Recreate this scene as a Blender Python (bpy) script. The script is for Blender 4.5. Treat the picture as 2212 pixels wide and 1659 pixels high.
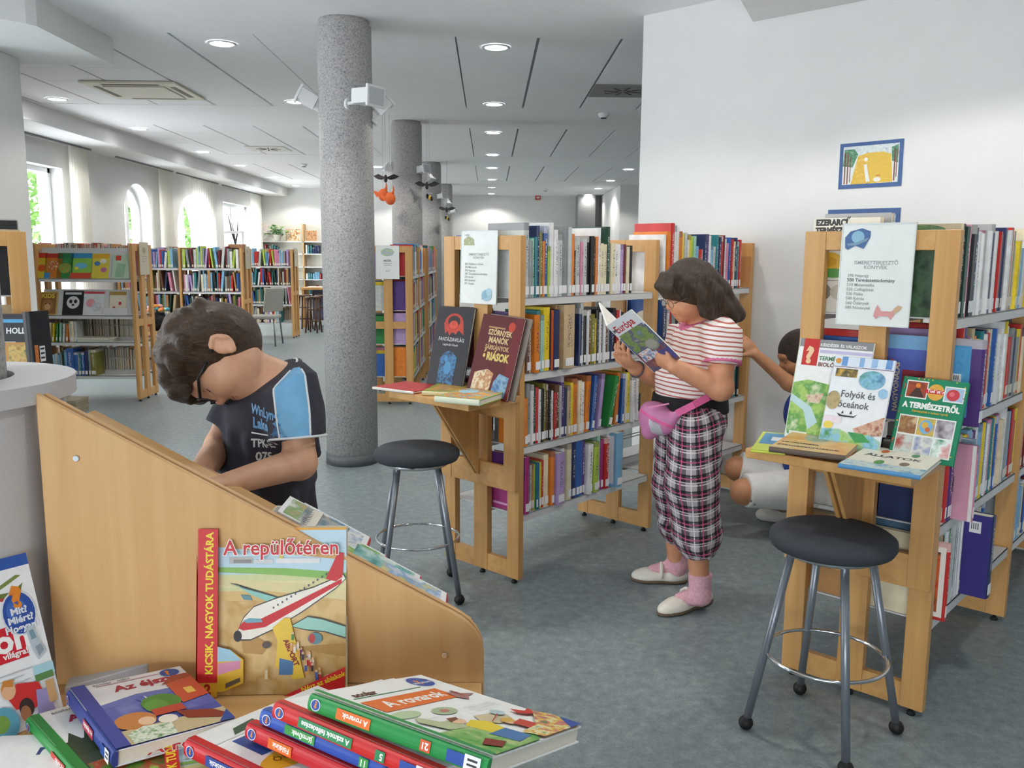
import bpy, bmesh, math, random
import numpy as np
from mathutils import Vector, Matrix

for _o in list(bpy.data.objects):
    bpy.data.objects.remove(_o)
SC = bpy.context.scene
COL = SC.collection
PI = math.pi

# ------------------------------------------------------------------ camera
EYE = Vector((0.0, 0.0, 1.35))
FPX, CX, CY = 1860.0, 1106.0, 829.5
CAM_R = (Matrix.Rotation(-math.atan(50 / FPX), 3, 'Z')
         @ Matrix.Rotation(PI / 2 - math.atan(276.5 / FPX), 3, 'X')
         @ Matrix.Rotation(0.007, 3, 'Z'))
_cam = bpy.data.cameras.new('camera')
_cam.sensor_width = 36.0
_cam.lens = FPX / 2212 * 36.0
_cam.clip_start = 0.02
_cam.clip_end = 200
CAM = bpy.data.objects.new('camera', _cam)
COL.objects.link(CAM)
CAM.matrix_world = Matrix.Translation(EYE) @ CAM_R.to_4x4()
SC.camera = CAM

# ------------------------------------------------------------------ colour management
SC.view_settings.view_transform = 'Standard'
SC.view_settings.look = 'None'
SC.view_settings.gamma = 1.0
SC.view_settings.use_curve_mapping = False
SC.view_settings.exposure = 0.56
try:
    SC.cycles.max_bounces = 8
    SC.cycles.diffuse_bounces = 5
    SC.cycles.use_denoising = True
except Exception:
    pass

# ------------------------------------------------------------------ sky
_w = bpy.data.worlds.new('daylight_sky')
SC.world = _w
_w.use_nodes = True
_bg = _w.node_tree.nodes['Background']
_bg.inputs[0].default_value = (0.91, 0.955, 1.0, 1)
_bg.inputs[1].default_value = 7.2

# ------------------------------------------------------------------ the window openings: portals that lead the daylight in
def portal(loc, normal, sx, sy):
    d = bpy.data.lights.new('window_portal', 'AREA')
    d.shape = 'RECTANGLE'
    d.size, d.size_y = sx, sy
    d.cycles.is_portal = True
    o = bpy.data.objects.new('window_portal', d)
    COL.objects.link(o)
    o.location = loc
    o.rotation_euler = Vector(normal).to_track_quat('-Z', 'Z').to_euler()
    return o

for _y0, _y1 in ((9.05, 10.40), (12.07, 13.02), (14.05, 15.55), (16.5, 18.5)):
    portal((-5.29, (_y0 + _y1) / 2, 1.385), (1, 0, 0), _y1 - _y0, 1.87)
for _x in (-3.3, -0.6):                       # windows in the wall behind the photographer
    portal((_x, -4.22, 1.15), (0, 1, 0), 2.0, 1.3)
for _y in (1.0, 4.2):                              # windows of the side wall by the reading area
    portal((-5.22, _y, 1.2), (1, 0, 0), 2.0, 1.4)

# ================================================================== helpers
def at(px, py, depth):
    """world point seen at a pixel of the 2212x1659 frame, at a distance 'depth' along the room (world y)"""
    d = CAM_R @ Vector(((px - CX) / FPX, -(py - CY) / FPX, -1.0))
    return EYE + d * (depth / d.y)

def on_z(px, py, z):
    d = CAM_R @ Vector(((px - CX) / FPX, -(py - CY) / FPX, -1.0))
    return EYE + d * ((z - EYE.z) / d.z)

U = Vector((math.cos(math.radians(46)), math.sin(math.radians(46)), 0))   # along the slanted bookcases
V = Vector((-U.y, U.x, 0))                                                # across them, along the slanted wall
def uv(a, b, z=0.0):
    return U * a + V * b + Vector((0, 0, z))

def srgb(h):
    if isinstance(h, str):
        h = h.lstrip('#')
        c = [int(h[i:i + 2], 16) / 255 for i in (0, 2, 4)]
    else:
        c = list(h)
    return tuple((x / 12.92 if x <= 0.04045 else ((x + 0.055) / 1.055) ** 2.4) for x in c)

MATS = {}
def nt_mat(name):
    m = bpy.data.materials.new(name)
    m.use_nodes = True
    nt = m.node_tree
    b = nt.nodes['Principled BSDF']
    return m, nt, b

def N(nt, t, **kw):
    n = nt.nodes.new(t)
    for k, v in kw.items():
        if k.startswith('i_'):
            n.inputs[int(k[2:])].default_value = v
        else:
            setattr(n, k, v)
    return n

def ramp(nt, stops, interp='LINEAR'):
    r = nt.nodes.new('ShaderNodeValToRGB')
    r.color_ramp.interpolation = interp
    el = r.color_ramp.elements
    while len(el) < len(stops):
        el.new(0.5)
    for e, (p, c) in zip(el, stops):
        e.position = p
        e.color = tuple(c) + (1,)
    return r

def plain(color, rough=0.55, metal=0.0, var=0.06, scale=30.0, name=None, spec=0.4):
    """plain surface with a faint procedural mottling"""
    key = (color if isinstance(color, str) else tuple(round(x, 3) for x in color), rough, metal, var, scale)
    if key in MATS:
        return MATS[key]
    c = srgb(color)
    m, nt, b = nt_mat(name or 'surface')
    b.inputs['Roughness'].default_value = rough
    b.inputs['Metallic'].default_value = metal
    b.inputs['Specular IOR Level'].default_value = spec
    if var:
        tc = N(nt, 'ShaderNodeTexCoord')
        ns = N(nt, 'ShaderNodeTexNoise')
        ns.inputs['Scale'].default_value = scale
        ns.inputs['Detail'].default_value = 2
        nt.links.new(tc.outputs['Object'], ns.inputs['Vector'])
        r = ramp(nt, [(0.3, [x * (1 - var) for x in c]), (0.7, [min(1, x * (1 + var)) for x in c])])
        nt.links.new(ns.outputs['Fac'], r.inputs[0])
        nt.links.new(r.outputs[0], b.inputs['Base Color'])
    else:
        b.inputs['Base Color'].default_value = c + (1,)
    MATS[key] = m
    return m

def wood_mat(name, c0, c1, rough=0.42, axis='Z', scale=1.0):
    key = ('wood', name)
    if key in MATS:
        return MATS[key]
    m, nt, b = nt_mat(name)
    tc = N(nt, 'ShaderNodeTexCoord')
    mp = N(nt, 'ShaderNodeMapping')
    s = {'X': (1.2, 28, 28), 'Y': (28, 1.2, 28), 'Z': (28, 28, 1.2)}[axis]
    mp.inputs['Scale'].default_value = [x * scale for x in s]
    nt.links.new(tc.outputs['Object'], mp.inputs['Vector'])
    n1 = N(nt, 'ShaderNodeTexNoise')
    n1.inputs['Scale'].default_value = 1.0
    n1.inputs['Detail'].default_value = 5
    n1.inputs['Roughness'].default_value = 0.6
    nt.links.new(mp.outputs[0], n1.inputs['Vector'])
    r = ramp(nt, [(0.3, srgb(c0)), (0.72, srgb(c1))])
    nt.links.new(n1.outputs['Fac'], r.inputs[0])
    nt.links.new(r.outputs[0], b.inputs['Base Color'])
    b.inputs['Roughness'].default_value = rough
    bp = N(nt, 'ShaderNodeBump')
    bp.inputs['Strength'].default_value = 0.06
    bp.inputs['Distance'].default_value = 0.002
    nt.links.new(n1.outputs['Fac'], bp.inputs['Height'])
    nt.links.new(bp.outputs[0], b.inputs['Normal'])
    MATS[key] = m
    return m

def emit_mat(name, color, strength):
    key = ('emit', name)
    if key in MATS:
        return MATS[key]
    m, nt, b = nt_mat(name)
    b.inputs['Base Color'].default_value = tuple(color) + (1,)
    b.inputs['Emission Color'].default_value = tuple(color) + (1,)
    b.inputs['Emission Strength'].default_value = strength
    MATS[key] = m
    return m

class MB:
    """collects simple solids into one mesh"""
    def __init__(self):
        self.v, self.f, self.m, self.s = [], [], [], []
        self.cur = 0
        self.sm = False
    def add(self, vs, fs, sm=None):
        o = len(self.v)
        self.v += [tuple(x) for x in vs]
        for f in fs:
            self.f.append([i + o for i in f])
            self.m.append(self.cur)
            self.s.append(self.sm if sm is None else sm)
        return self
    def box(self, lo, hi, M=None):
        x0, y0, z0 = lo
        x1, y1, z1 = hi
        vs = [Vector(p) for p in ((x0, y0, z0), (x1, y0, z0), (x1, y1, z0), (x0, y1, z0),
                                  (x0, y0, z1), (x1, y0, z1), (x1, y1, z1), (x0, y1, z1))]
        if M is not None:
            vs = [M @ p for p in vs]
        return self.add(vs, [(0, 3, 2, 1), (4, 5, 6, 7), (0, 1, 5, 4), (1, 2, 6, 5), (2, 3, 7, 6), (3, 0, 4, 7)], False)
    def bar(self, a, b, w, h, up=(0, 0, 1)):
        """rectangular bar from a to b"""
        a, b = Vector(a), Vector(b)
        d = (b - a)
        L = d.length
        d.normalize()
        upv = Vector(up)
        if abs(d.dot(upv)) > .98:
            upv = Vector((1, 0, 0))
        s = d.cross(upv).normalized()
        t = s.cross(d)
        M = Matrix((d, s, t)).transposed().to_4x4()
        M.translation = a
        return self.box((0, -w / 2, -h / 2), (L, w / 2, h / 2), M)
    def prism(self, poly, z0, z1, M=None):
        """polygon (counter-clockwise, xy) extruded z0..z1"""
        n = len(poly)
        vs = [Vector((p[0], p[1], z0)) for p in poly] + [Vector((p[0], p[1], z1)) for p in poly]
        if M is not None:
            vs = [M @ p for p in vs]
        fs = [tuple(reversed(range(n))), tuple(range(n, 2 * n))]
        fs += [(i, (i + 1) % n, n + (i + 1) % n, n + i) for i in range(n)]
        return self.add(vs, fs, False)
    def ring(self, c, d, r, n, up=None):
        d = Vector(d).normalized()
        a = Vector(up) if up is not None else (Vector((0, 0, 1)) if abs(d.z) < .9 else Vector((1, 0, 0)))
        s = d.cross(a).normalized()
        t = s.cross(d)
        return [Vector(c) + s * (r * math.cos(2 * PI * i / n)) + t * (r * math.sin(2 * PI * i / n)) for i in range(n)]
    def tube(self, pts, r, n=10, caps=True, closed=False):
        pts = [Vector(p) for p in pts]
        k = len(pts)
        rr = r if isinstance(r, (list, tuple)) else [r] * k
        vs, fs = [], []
        up = None
        for i, p in enumerate(pts):
            if closed:
                d = pts[(i + 1) % k] - pts[i - 1]
            else:
                d = pts[min(i + 1, k - 1)] - pts[max(i - 1, 0)]
            d.normalize()
            if up is None:
                a = Vector((0, 0, 1)) if abs(d.z) < .9 else Vector((1, 0, 0))
                up = (a - d * a.dot(d)).normalized()
            else:
                up = (up - d * up.dot(d)).normalized()
            s = d.cross(up)
            vs += [p + s * (rr[i] * math.cos(2 * PI * j / n)) + up * (rr[i] * math.sin(2 * PI * j / n)) for j in range(n)]
        for i in range(k if closed else k - 1):
            a, b = i * n, ((i + 1) % k) * n
            fs += [(a + j, a + (j + 1) % n, b + (j + 1) % n, b + j) for j in range(n)]
        self.add(vs, fs, True)
        if caps and not closed:
            o = len(self.v) - len(vs)
            self.f += [[o + j for j in range(n)][::-1], [o + (k - 1) * n + j for j in range(n)]]
            self.m += [self.cur] * 2
            self.s += [False] * 2
        return self
    def lathe(self, prof, n=32, c=(0, 0, 0), M=None):
        """prof: list of (radius, z) from bottom to top"""
        vs, fs = [], []
        cv = Vector(c)
        for r, z in prof:
            vs += [Vector((r * math.cos(2 * PI * j / n), r * math.sin(2 * PI * j / n), z)) + cv for j in range(n)]
        if M is not None:
            vs = [M @ p for p in vs]
        for i in range(len(prof) - 1):
            a, b = i * n, (i + 1) * n
            fs += [(a + j, a + (j + 1) % n, b + (j + 1) % n, b + j) for j in range(n)]
        k = len(prof)
        self.add(vs, fs, True)
        o = len(self.v) - len(vs)
        self.f += [[o + j for j in range(n)][::-1], [o + (k - 1) * n + j for j in range(n)]]
        self.m += [self.cur] * 2
        self.s += [False] * 2
        return self
    def ball(self, c, r, n=12, m=8, M=None):
        rx, ry, rz = r if isinstance(r, (list, tuple)) else (r, r, r)
        vs, fs = [], []
        for i in range(1, m):
            a = PI * i / m - PI / 2
            vs += [Vector((rx * math.cos(a) * math.cos(2 * PI * j / n), ry * math.cos(a) * math.sin(2 * PI * j / n), rz * math.sin(a))) for j in range(n)]
        vs += [Vector((0, 0, -rz)), Vector((0, 0, rz))]
        if M is not None:
            vs = [M @ p for p in vs]
        vs = [p + Vector(c) for p in vs]
        for i in range(m - 2):
            a, b = i * n, (i + 1) * n
            fs += [(a + j, a + (j + 1) % n, b + (j + 1) % n, b + j) for j in range(n)]
        bt, tp = (m - 1) * n, (m - 1) * n + 1
        fs += [(bt, (j + 1) % n, j) for j in range(n)]
        fs += [(tp, (m - 2) * n + j, (m - 2) * n + (j + 1) % n) for j in range(n)]
        return self.add(vs, fs, True)
    def quad(self, a, b, c, d):
        return self.add([a, b, c, d], [(0, 1, 2, 3)])
    def mesh(self, name):
        me = bpy.data.meshes.new(name)
        me.from_pydata(self.v, [], self.f)
        me.polygons.foreach_set('material_index', self.m)
        me.polygons.foreach_set('use_smooth', self.s)
        me.update()
        return me
    def build(self, name, mats, parent=None, bevel=0.0, seg=2):
        return obj(name, self.mesh(name), mats, parent, bevel, seg)

def obj(name, me, mats=None, parent=None, bevel=0.0, seg=2):
    o = bpy.data.objects.new(name, me)
    COL.objects.link(o)
    if mats is not None:
        if not isinstance(mats, (list, tuple)):
            mats = [mats]
        if not me.materials:
            for m in mats:
                me.materials.append(m)
    if parent is not None:
        o.parent = parent
    if bevel:
        md = o.modifiers.new('rounded_edges', 'BEVEL')
        md.width = bevel
        md.segments = seg
        md.limit_method = 'ANGLE'
        md.angle_limit = math.radians(40)
    return o

def tag(o, label=None, cat=None, group=None, kind=None):
    if label:
        o['label'] = label
    if cat:
        o['category'] = cat
    if group:
        o['group'] = group
    if kind:
        o['kind'] = kind
    return o

def thing(name, label, cat, loc=(0, 0, 0), M=None, group=None):
    o = bpy.data.objects.new(name, None)
    COL.objects.link(o)
    o.empty_display_size = 0.1
    if M is not None:
        o.matrix_world = M
    else:
        o.location = loc
    return tag(o, label, cat, group)

def struct(name, mb, mats, parent=None, label=None, bevel=0.0):
    o = mb.build(name, mats, parent, bevel) if isinstance(mb, MB) else obj(name, mb, mats, parent, bevel)
    if parent is None:
        o['kind'] = 'structure'
    if label:
        o['label'] = label
    return o

def frame(origin, X, Y):
    """4x4 frame: x along X, y as close as possible to Y, z = x cross y"""
    X = Vector(X).normalized()
    Y = Vector(Y)
    Y = (Y - X * Y.dot(X)).normalized()
    Z = X.cross(Y)
    M = Matrix((X, Y, Z)).transposed().to_4x4()
    M.translation = Vector(origin)
    return M

def copy_tree(o, parent=None):
    c = o.copy()
    COL.objects.link(c)
    c.parent = parent
    if parent is not None:
        c.matrix_parent_inverse = o.matrix_parent_inverse.copy()
    for ch in list(o.children):
        copy_tree(ch, c)
    return c

# ================================================================== the room
H = 2.77            # ceiling
XB = -4.37          # face of the long beam over the windows
XW = -4.97          # window wall

def floor_mat():
    m, nt, b = nt_mat('marbled_linoleum')
    tc = N(nt, 'ShaderNodeTexCoord')
    n1 = N(nt, 'ShaderNodeTexNoise'); n1.inputs['Scale'].default_value = 26; n1.inputs['Detail'].default_value = 6; n1.inputs['Roughness'].default_value = .68
    n2 = N(nt, 'ShaderNodeTexNoise'); n2.inputs['Scale'].default_value = 140; n2.inputs['Detail'].default_value = 3
    nt.links.new(tc.outputs['Object'], n1.inputs['Vector'])
    nt.links.new(tc.outputs['Object'], n2.inputs['Vector'])
    r1 = ramp(nt, [(0.30, srgb('#717d81')), (0.55, srgb('#869295')), (0.75, srgb('#9ca7a7'))])
    r2 = ramp(nt, [(0.35, (0.82, 0.84, 0.86)), (0.65, (1.08, 1.07, 1.05))])
    nt.links.new(n1.outputs['Fac'], r1.inputs[0])
    nt.links.new(n2.outputs['Fac'], r2.inputs[0])
    mx = N(nt, 'ShaderNodeMix', data_type='RGBA', blend_type='MULTIPLY')
    mx.inputs['Factor'].default_value = .8
    nt.links.new(r1.outputs[0], mx.inputs[6])
    nt.links.new(r2.outputs[0], mx.inputs[7])
    nt.links.new(mx.outputs[2], b.inputs['Base Color'])
    b.inputs['Roughness'].default_value = .42
    b.inputs['Specular IOR Level'].default_value = .35
    return m

M_WALL = plain('#e6e7e6', .8, var=.015, scale=6, name='white_wall_paint')
M_CEIL = plain('#f3f3f5', .85, var=.012, scale=5, name='white_ceiling_paint')
M_TILE = plain('#f2f2f4', .9, var=.02, scale=90, name='mineral_fibre_tile')
M_GROOVE = plain('#8d9096', .8, var=.02, name='ceiling_groove')
M_WHITEPLASTIC = plain('#eceeee', .4, var=.01, name='white_plastic')
M_BLACK = plain('#16171a', .5, var=.03, name='black_plastic')

mb = MB(); mb.box((-6.2, -4.2, -.12), (7.5, 22, 0))
struct('floor', mb, floor_mat(), label='blue-grey marbled linoleum floor')

# ceiling: plain plaster strips and recessed fields of tiles
XS = (-1.545, -0.234)
P = 0.5535
FIELDS = [(5.93, 5.93 + 5 * P), (10.03, 10.03 + 5 * P), (14.13, 14.13 + 5 * P)]
mb = MB()
mb.box((-6.2, -4.2, H), (7.5, FIELDS[0][0], H + .12))
for k, (a, b) in enumerate(FIELDS):
    nxt = FIELDS[k + 1][0] if k < 2 else 22
    mb.box((-6.2, b, H), (7.5, nxt, H + .12))
    mb.box((XS[0], a, H), (XS[1], b, H + .12))
    mb.box((-6.2, a, H + .03), (XS[0], b, H + .12))
    mb.box((XS[1], a, H + .03), (7.5, b, H + .12))
    mb.box((XS[1] + 6 * P, a, H), (7.5, b, H + .03))
    mb.box((-6.2, a, H), (XS[0] - 6 * P, b, H + .03))
CEIL = struct('ceiling', mb, M_CEIL, label='white plaster ceiling with fields of square tiles')
tile = MB(); tile.box((-P / 2 + .011, -P / 2 + .002, 0), (P / 2 - .011, P / 2 - .002, .02))
tile_me = tile.mesh('ceiling_tile'); tile_me.materials.append(M_TILE)
strip = MB(); strip.box((-.012, 0, .017), (.012, 5 * P, .0295))
strip_me = strip.mesh('groove_strip'); strip_me.materials.append(M_GROOVE)
for a, b in FIELDS:
    for side, x0 in ((-1, XS[0]), (1, XS[1])):
        for i in range(6):
            o = obj('groove_strip', strip_me, None, CEIL); o.location = (x0 + side * i * P, a, H)
            for j in range(5):
                o = obj('ceiling_tile', tile_me, None, CEIL)
                o.location = (x0 + side * (i + .5) * P, a + (j + .5) * P, H + .002)

# beam along the window wall and the dropped ceiling at the near corner
mb = MB(); mb.box((-6.2, 5.6, 2.594), (XB, 19.2, H))
struct('trim_1', mb, M_WALL, label='white beam running above the windows', bevel=.004)
mb = MB(); mb.prism([(-6.2, 6.12), (-6.2, 2.2), (-4.6, 3.02), (-2.76, 4.86), (-2.56, 5.06), (-2.53, 5.12), (-2.53, 6.12)], 2.60, H)
struct('trim_2', mb, M_WALL, label='dropped white ceiling corner with chamfered edge')
mb = MB(); mb.box((-6.2, 5.56, 0), (-3.07, 5.95, 2.6))
struct('wall_pier', mb, M_WALL, label='white wall pier by the dropped ceiling', bevel=.006)

# window wall with two rectangular and two arched openings
WIN = [(9.05, 10.40, 2.32, False), (12.07, 13.02, 2.32, True), (14.05, 15.55, 2.32, True), (16.5, 18.5, 2.32, False)]
SILL = 0.45
WT = 0.30
def wall_with_windows():
    mb = MB()
    x0, x1 = XW - WT, XW
    ys = [5.0]
    for a, b, t, arch in WIN:
        mb.box((x0, ys[-1], 0), (x1, a, 2.65))
        mb.box((x0, a, 0), (x1, b, SILL))
        if not arch:
            mb.box((x0, a, t), (x1, b, 2.65))
        else:
            r = (b - a) / 2
            c = (a + b) / 2
            zc = t - r * .92
            n = 20
            pts = [(c - r * math.cos(PI * i / n), zc + r * .92 * math.sin(PI * i / n)) for i in range(n + 1)]
            for i in range(n):
                (ya, za), (yb, zb) = pts[i], pts[i + 1]
                vs = [(x0, ya, za), (x0, yb, zb), (x0, yb, 2.65), (x0, ya, 2.65), (x1, ya, za), (x1, yb, zb), (x1, yb, 2.65), (x1, ya, 2.65)]
                mb.add(vs, [(0, 1, 2, 3), (7, 6, 5, 4), (0, 4, 5, 1), (2, 6, 7, 3)])
        ys.append(b)
    mb.box((x0, ys[-1], 0), (x1, 19.3, 2.65))
    return mb
struct('wall_left', wall_with_windows(), M_WALL, label='white wall with tall windows')

M_PVC = plain('#f0f2f4', .35, var=.01, name='white_window_frame')
def glass_mat():
    m, nt, b = nt_mat('window_glass')
    b.inputs['Roughness'].default_value = 0.0
    b.inputs['Base Color'].default_value = (1, 1, 1, 1)
    b.inputs['Transmission Weight'].default_value = 1.0
    b.inputs['IOR'].default_value = 1.02
    return m
M_GLASS = glass_mat()
for k, (a, b, t, arch) in enumerate(WIN):
    mb = MB()
    xg = XW - .2
    r, c = (b - a) / 2, (a + b) / 2
    if arch:
        zc = t - r * .92
        n = 20
        path = [(xg, a + .03, SILL)] + [(xg, c - (r - .03) * math.cos(PI * i / n), zc + (r * .92 - .03) * math.sin(PI * i / n)) for i in range(n + 1)] + [(xg, b - .03, SILL)]
        for p, q in zip(path[:-1], path[1:]):
            mb.bar(p, q, .06, .06, up=(1, 0, 0))
        poly = [(p[1], p[2]) for p in path]
    else:
        for p, q in (((xg, a, SILL), (xg, a, t)), ((xg, b, SILL), (xg, b, t)), ((xg, a, t), (xg, b, t)), ((xg, a, SILL), (xg, b, SILL))):
            mb.bar(p, q, .11, .11)
        poly = [(a, SILL), (a, t), (b, t), (b, SILL)]
    fr = struct('window_%d' % (k + 1), mb, M_PVC, label='white framed window with bright daylight behind it')
    m2 = MB(); m2.bar((xg, c, SILL), (xg, c, t - .02), .10, .08); m2.build('mullion', M_PVC, fr)
    n = len(poly)
    for s, e in ((a, c), (c, b)):                    # the two panes
        half = [p for p in poly if s - 1e-6 <= p[0] <= e + 1e-6]
        m3 = MB()
        zt = t
        if arch:
            pts = [(y, z) for y, z in half]
            if s == a:
                pts = pts + [(c, SILL)]
            else:
                pts = [(c, SILL)] + pts
        else:
            pts = [(s, SILL), (s, zt), (e, zt), (e, SILL)]
        m3.add([(xg - .004, y, z) for y, z in pts] + [(xg + .004, y, z) for y, z in pts],
               [tuple(range(len(pts))), tuple(reversed(range(len(pts), 2 * len(pts))))])
        m3.build('pane', M_GLASS, fr)
    m4 = MB(); m4.box((XW - .28, a - .03, SILL - .04), (XW + .10, b + .03, SILL)); m4.build('window_sill', M_PVC, fr, .004)

# far walls
mb = MB(); mb.box((-6.2, 19.2, 0), (-2.3, 19.4, H)); mb.box((-2.3, 19.2, 0), (-2.1, 20.9, H)); mb.box((-2.3, 20.9, 0), (7.5, 21.1, H))
struct('wall_far', mb, M_WALL, label='white wall at the far end of the hall')
mb = MB(); mb.box((2.62, 17.6, 0), (3.5, 20.9, H))
struct('wall_far_corner', mb, M_WALL, label='pale wall corner at the far end')

# the slanted wall with its free end, and the wall's far side
WU, WV0, WV1 = 4.50, 3.074, -4.6
mb = MB()
poly = [uv(WU, WV1), uv(WU + .16, WV1), uv(WU + .16, WV0 - .02), uv(WU + .11, WV0), uv(WU, WV0)]
mb.prism([(p.x, p.y) for p in poly], 0, H)
struct('wall_right', mb, M_WALL, label='slanted white wall with the framed drawing')
mb = MB()                                             # beam butting against that wall
a0, a1 = uv(WU, 2.364), uv(WU, 1.30)
d = Vector((-.42, -.9, 0)).normalized()
poly = [a0, a0 + d * 6.0, a1 + d * 6.0, a1]
mb.prism([(p.x, p.y) for p in poly], 2.615, H)
struct('trim_3', mb, M_WALL, label='low white ceiling beam meeting the slanted wall', bevel=.006)
mb = MB(); mb.box((7.3, -4.2, 0), (7.5, 21, H))
struct('wall_side', mb, M_WALL, label='white side wall of the hall')
# side and back walls around the reading area behind the camera, with window openings
mb = MB()
mb.box((-5.2, -4.2, 0), (-5.0, 5.6, .5)); mb.box((-5.2, -4.2, 1.9), (-5.0, 5.6, H))
for y0, y1 in ((-4.2, .0), (2.0, 3.2), (5.2, 5.6)):
    mb.box((-5.2, y0, .5), (-5.0, y1, 1.9))
struct('wall_reading', mb, M_WALL, label='white wall with windows beside the reading area')
mb = MB()
mb.box((-5.2, -4.2, 0), (7.5, -4.0, .5)); mb.box((-5.2, -4.2, 1.8), (7.5, -4.0, H))
for x0, x1 in ((-5.2, -4.3), (-2.3, -1.6), (.4, 7.5)):
    mb.box((x0, -4.2, .5), (x1, -4.0, 1.8))
struct('wall_back', mb, M_WALL, label='white wall with windows behind the photographer')

# round terrazzo columns
def terrazzo_mat():
    m, nt, b = nt_mat('speckled_terrazzo')
    tc = N(nt, 'ShaderNodeTexCoord')
    v1 = N(nt, 'ShaderNodeTexNoise'); v1.inputs['Scale'].default_value = 95; v1.inputs['Detail'].default_value = 3; v1.inputs['Roughness'].default_value = .7
    v2 = N(nt, 'ShaderNodeTexVoronoi'); v2.inputs['Scale'].default_value = 75
    nt.links.new(tc.outputs['Object'], v1.inputs['Vector'])
    nt.links.new(tc.outputs['Object'], v2.inputs['Vector'])
    r = ramp(nt, [(0.34, srgb('#7e7e82')), (0.44, srgb('#a6a5a4')), (0.64, srgb('#bfbdbb'))])
    nt.links.new(v1.outputs['Fac'], r.inputs[0])
    sp = ramp(nt, [(0.10, (.50, .51, .53)), (0.22, (1, 1, 1))])
    nt.links.new(v2.outputs['Distance'], sp.inputs[0])
    mx = N(nt, 'ShaderNodeMix', data_type='RGBA', blend_type='MULTIPLY')
    mx.inputs['Factor'].default_value = .8
    nt.links.new(r.outputs[0], mx.inputs[6]); nt.links.new(sp.outputs[0], mx.inputs[7])
    nt.links.new(mx.outputs[2], b.inputs['Base Color'])
    b.inputs['Roughness'].default_value = .75
    bp = N(nt, 'ShaderNodeBump'); bp.inputs['Strength'].default_value = .25; bp.inputs['Distance'].default_value = .003
    nt.links.new(v1.outputs['Fac'], bp.inputs['Height']); nt.links.new(bp.outputs[0], b.inputs['Normal'])
    return m
M_TERR = terrazzo_mat()
M_KICK = plain('#5d6164', .5, name='grey_column_base')
COLX = -0.90
for k, (x, y, r) in enumerate(((COLX, 5.585, .166), (COLX, 9.60, .166), (COLX - .02, 13.7, .166), (COLX - .02, 17.8, .166), (-1.045, 1.57, .150))):
    mb = MB(); mb.lathe([(r, 0), (r, H - .035), (r - .012, H - .02), (r - .012, H)], 48)
    o = struct('column_%d' % (k + 1), mb, M_TERR, label='round speckled terrazzo column')
    o.location = (x, y, 0)
    mb = MB(); mb.lathe([(r + .006, 0), (r + .006, .07)], 48); mb.build('column_base', M_KICK, o)
mb = MB(); mb.box((2.05, 20.3, 0), (2.45, 20.9, H))
struct('column_6', mb, plain('#a5a7a8', .8), label='grey square pillar by the far wall')

# ================================================================== ceiling fittings
M_LAMP = emit_mat('downlight_diffuser', (1.0, 0.97, 0.98), 16.0)
M_LAMPRIM = plain('#d9dadf', .35, var=.01)
lamp_rim = MB(); lamp_rim.lathe([(.092, -.006), (.098, -.004), (.098, .004)], 28)
ring = MB()
n = 32
prof = [(.076, -.001), (.080, -.007), (.096, -.006), (.100, .0)]
vs = []; fs = []
for r, z in prof:
    vs += [(r * math.cos(2 * PI * j / n), r * math.sin(2 * PI * j / n), z) for j in range(n)]
for i in range(len(prof) - 1):
    fs += [(i * n + j, (i + 1) * n + j, (i + 1) * n + (j + 1) % n, i * n + (j + 1) % n) for j in range(n)]
ring.add(vs, fs, True)
ring_me = ring.mesh('rim'); ring_me.materials.append(M_LAMPRIM)
disc = MB(); disc.lathe([(.078, -.003), (.078, -.0005)], 28)
disc_me = disc.mesh('diffuser'); disc_me.materials.append(M_LAMP)
BEAM = bpy.data.lights.new('downlight_beam', 'SPOT')
BEAM.energy = 34; BEAM.spot_size = math.radians(138); BEAM.spot_blend = .3; BEAM.shadow_soft_size = .08; BEAM.color = (1, .95, .87)
rows = {-4.04: 'over the window side', -1.83: 'between window side and columns', 0.04: 'beside the column row', 2.28: 'beyond the slanted wall end'}
ORD = ['first', 'second', 'third', 'fourth', 'fifth', 'sixth', 'seventh', 'eighth', 'ninth', 'tenth', 'eleventh', 'twelfth', 'thirteenth', 'fourteenth',
       'fifteenth', 'sixteenth', 'seventeenth', 'eighteenth', 'nineteenth', 'twentieth', 'twenty-first', 'twenty-second', 'twenty-third', 'twenty-fourth',
       'twenty-fifth', 'twenty-sixth', 'twenty-seventh', 'twenty-eighth', 'twenty-ninth', 'thirtieth', 'thirty-first', 'thirty-second', 'thirty-third',
       'thirty-fourth', 'thirty-fifth', 'thirty-sixth', 'thirty-seventh', 'thirty-eighth', 'thirty-ninth', 'fortieth', 'forty-first', 'forty-second']
for x, where in rows.items():
    ys = [6.2, 8.45, 10.35, 12.6, 14.45, 16.6, 18.45, 20.3]
    if x == -4.04:
        ys = ys[1:7]
    if x == 2.28:
        ys = ys[4:]
    for k, y in enumerate(ys):
        if x < -1 and y > 19:
            continue
        t = thing('ceiling_downlight', 'round lit downlight, %s from the camera in the row %s' % (ORD[k], where), 'downlight', (x, y, H), group='ceiling downlights')
        obj('rim', ring_me, None, t); obj('diffuser', disc_me, None, t)
        o = bpy.data.objects.new('downlight_beam', BEAM); COL.objects.link(o); o.parent = t; o.location = (0, 0, -.03)
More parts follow.
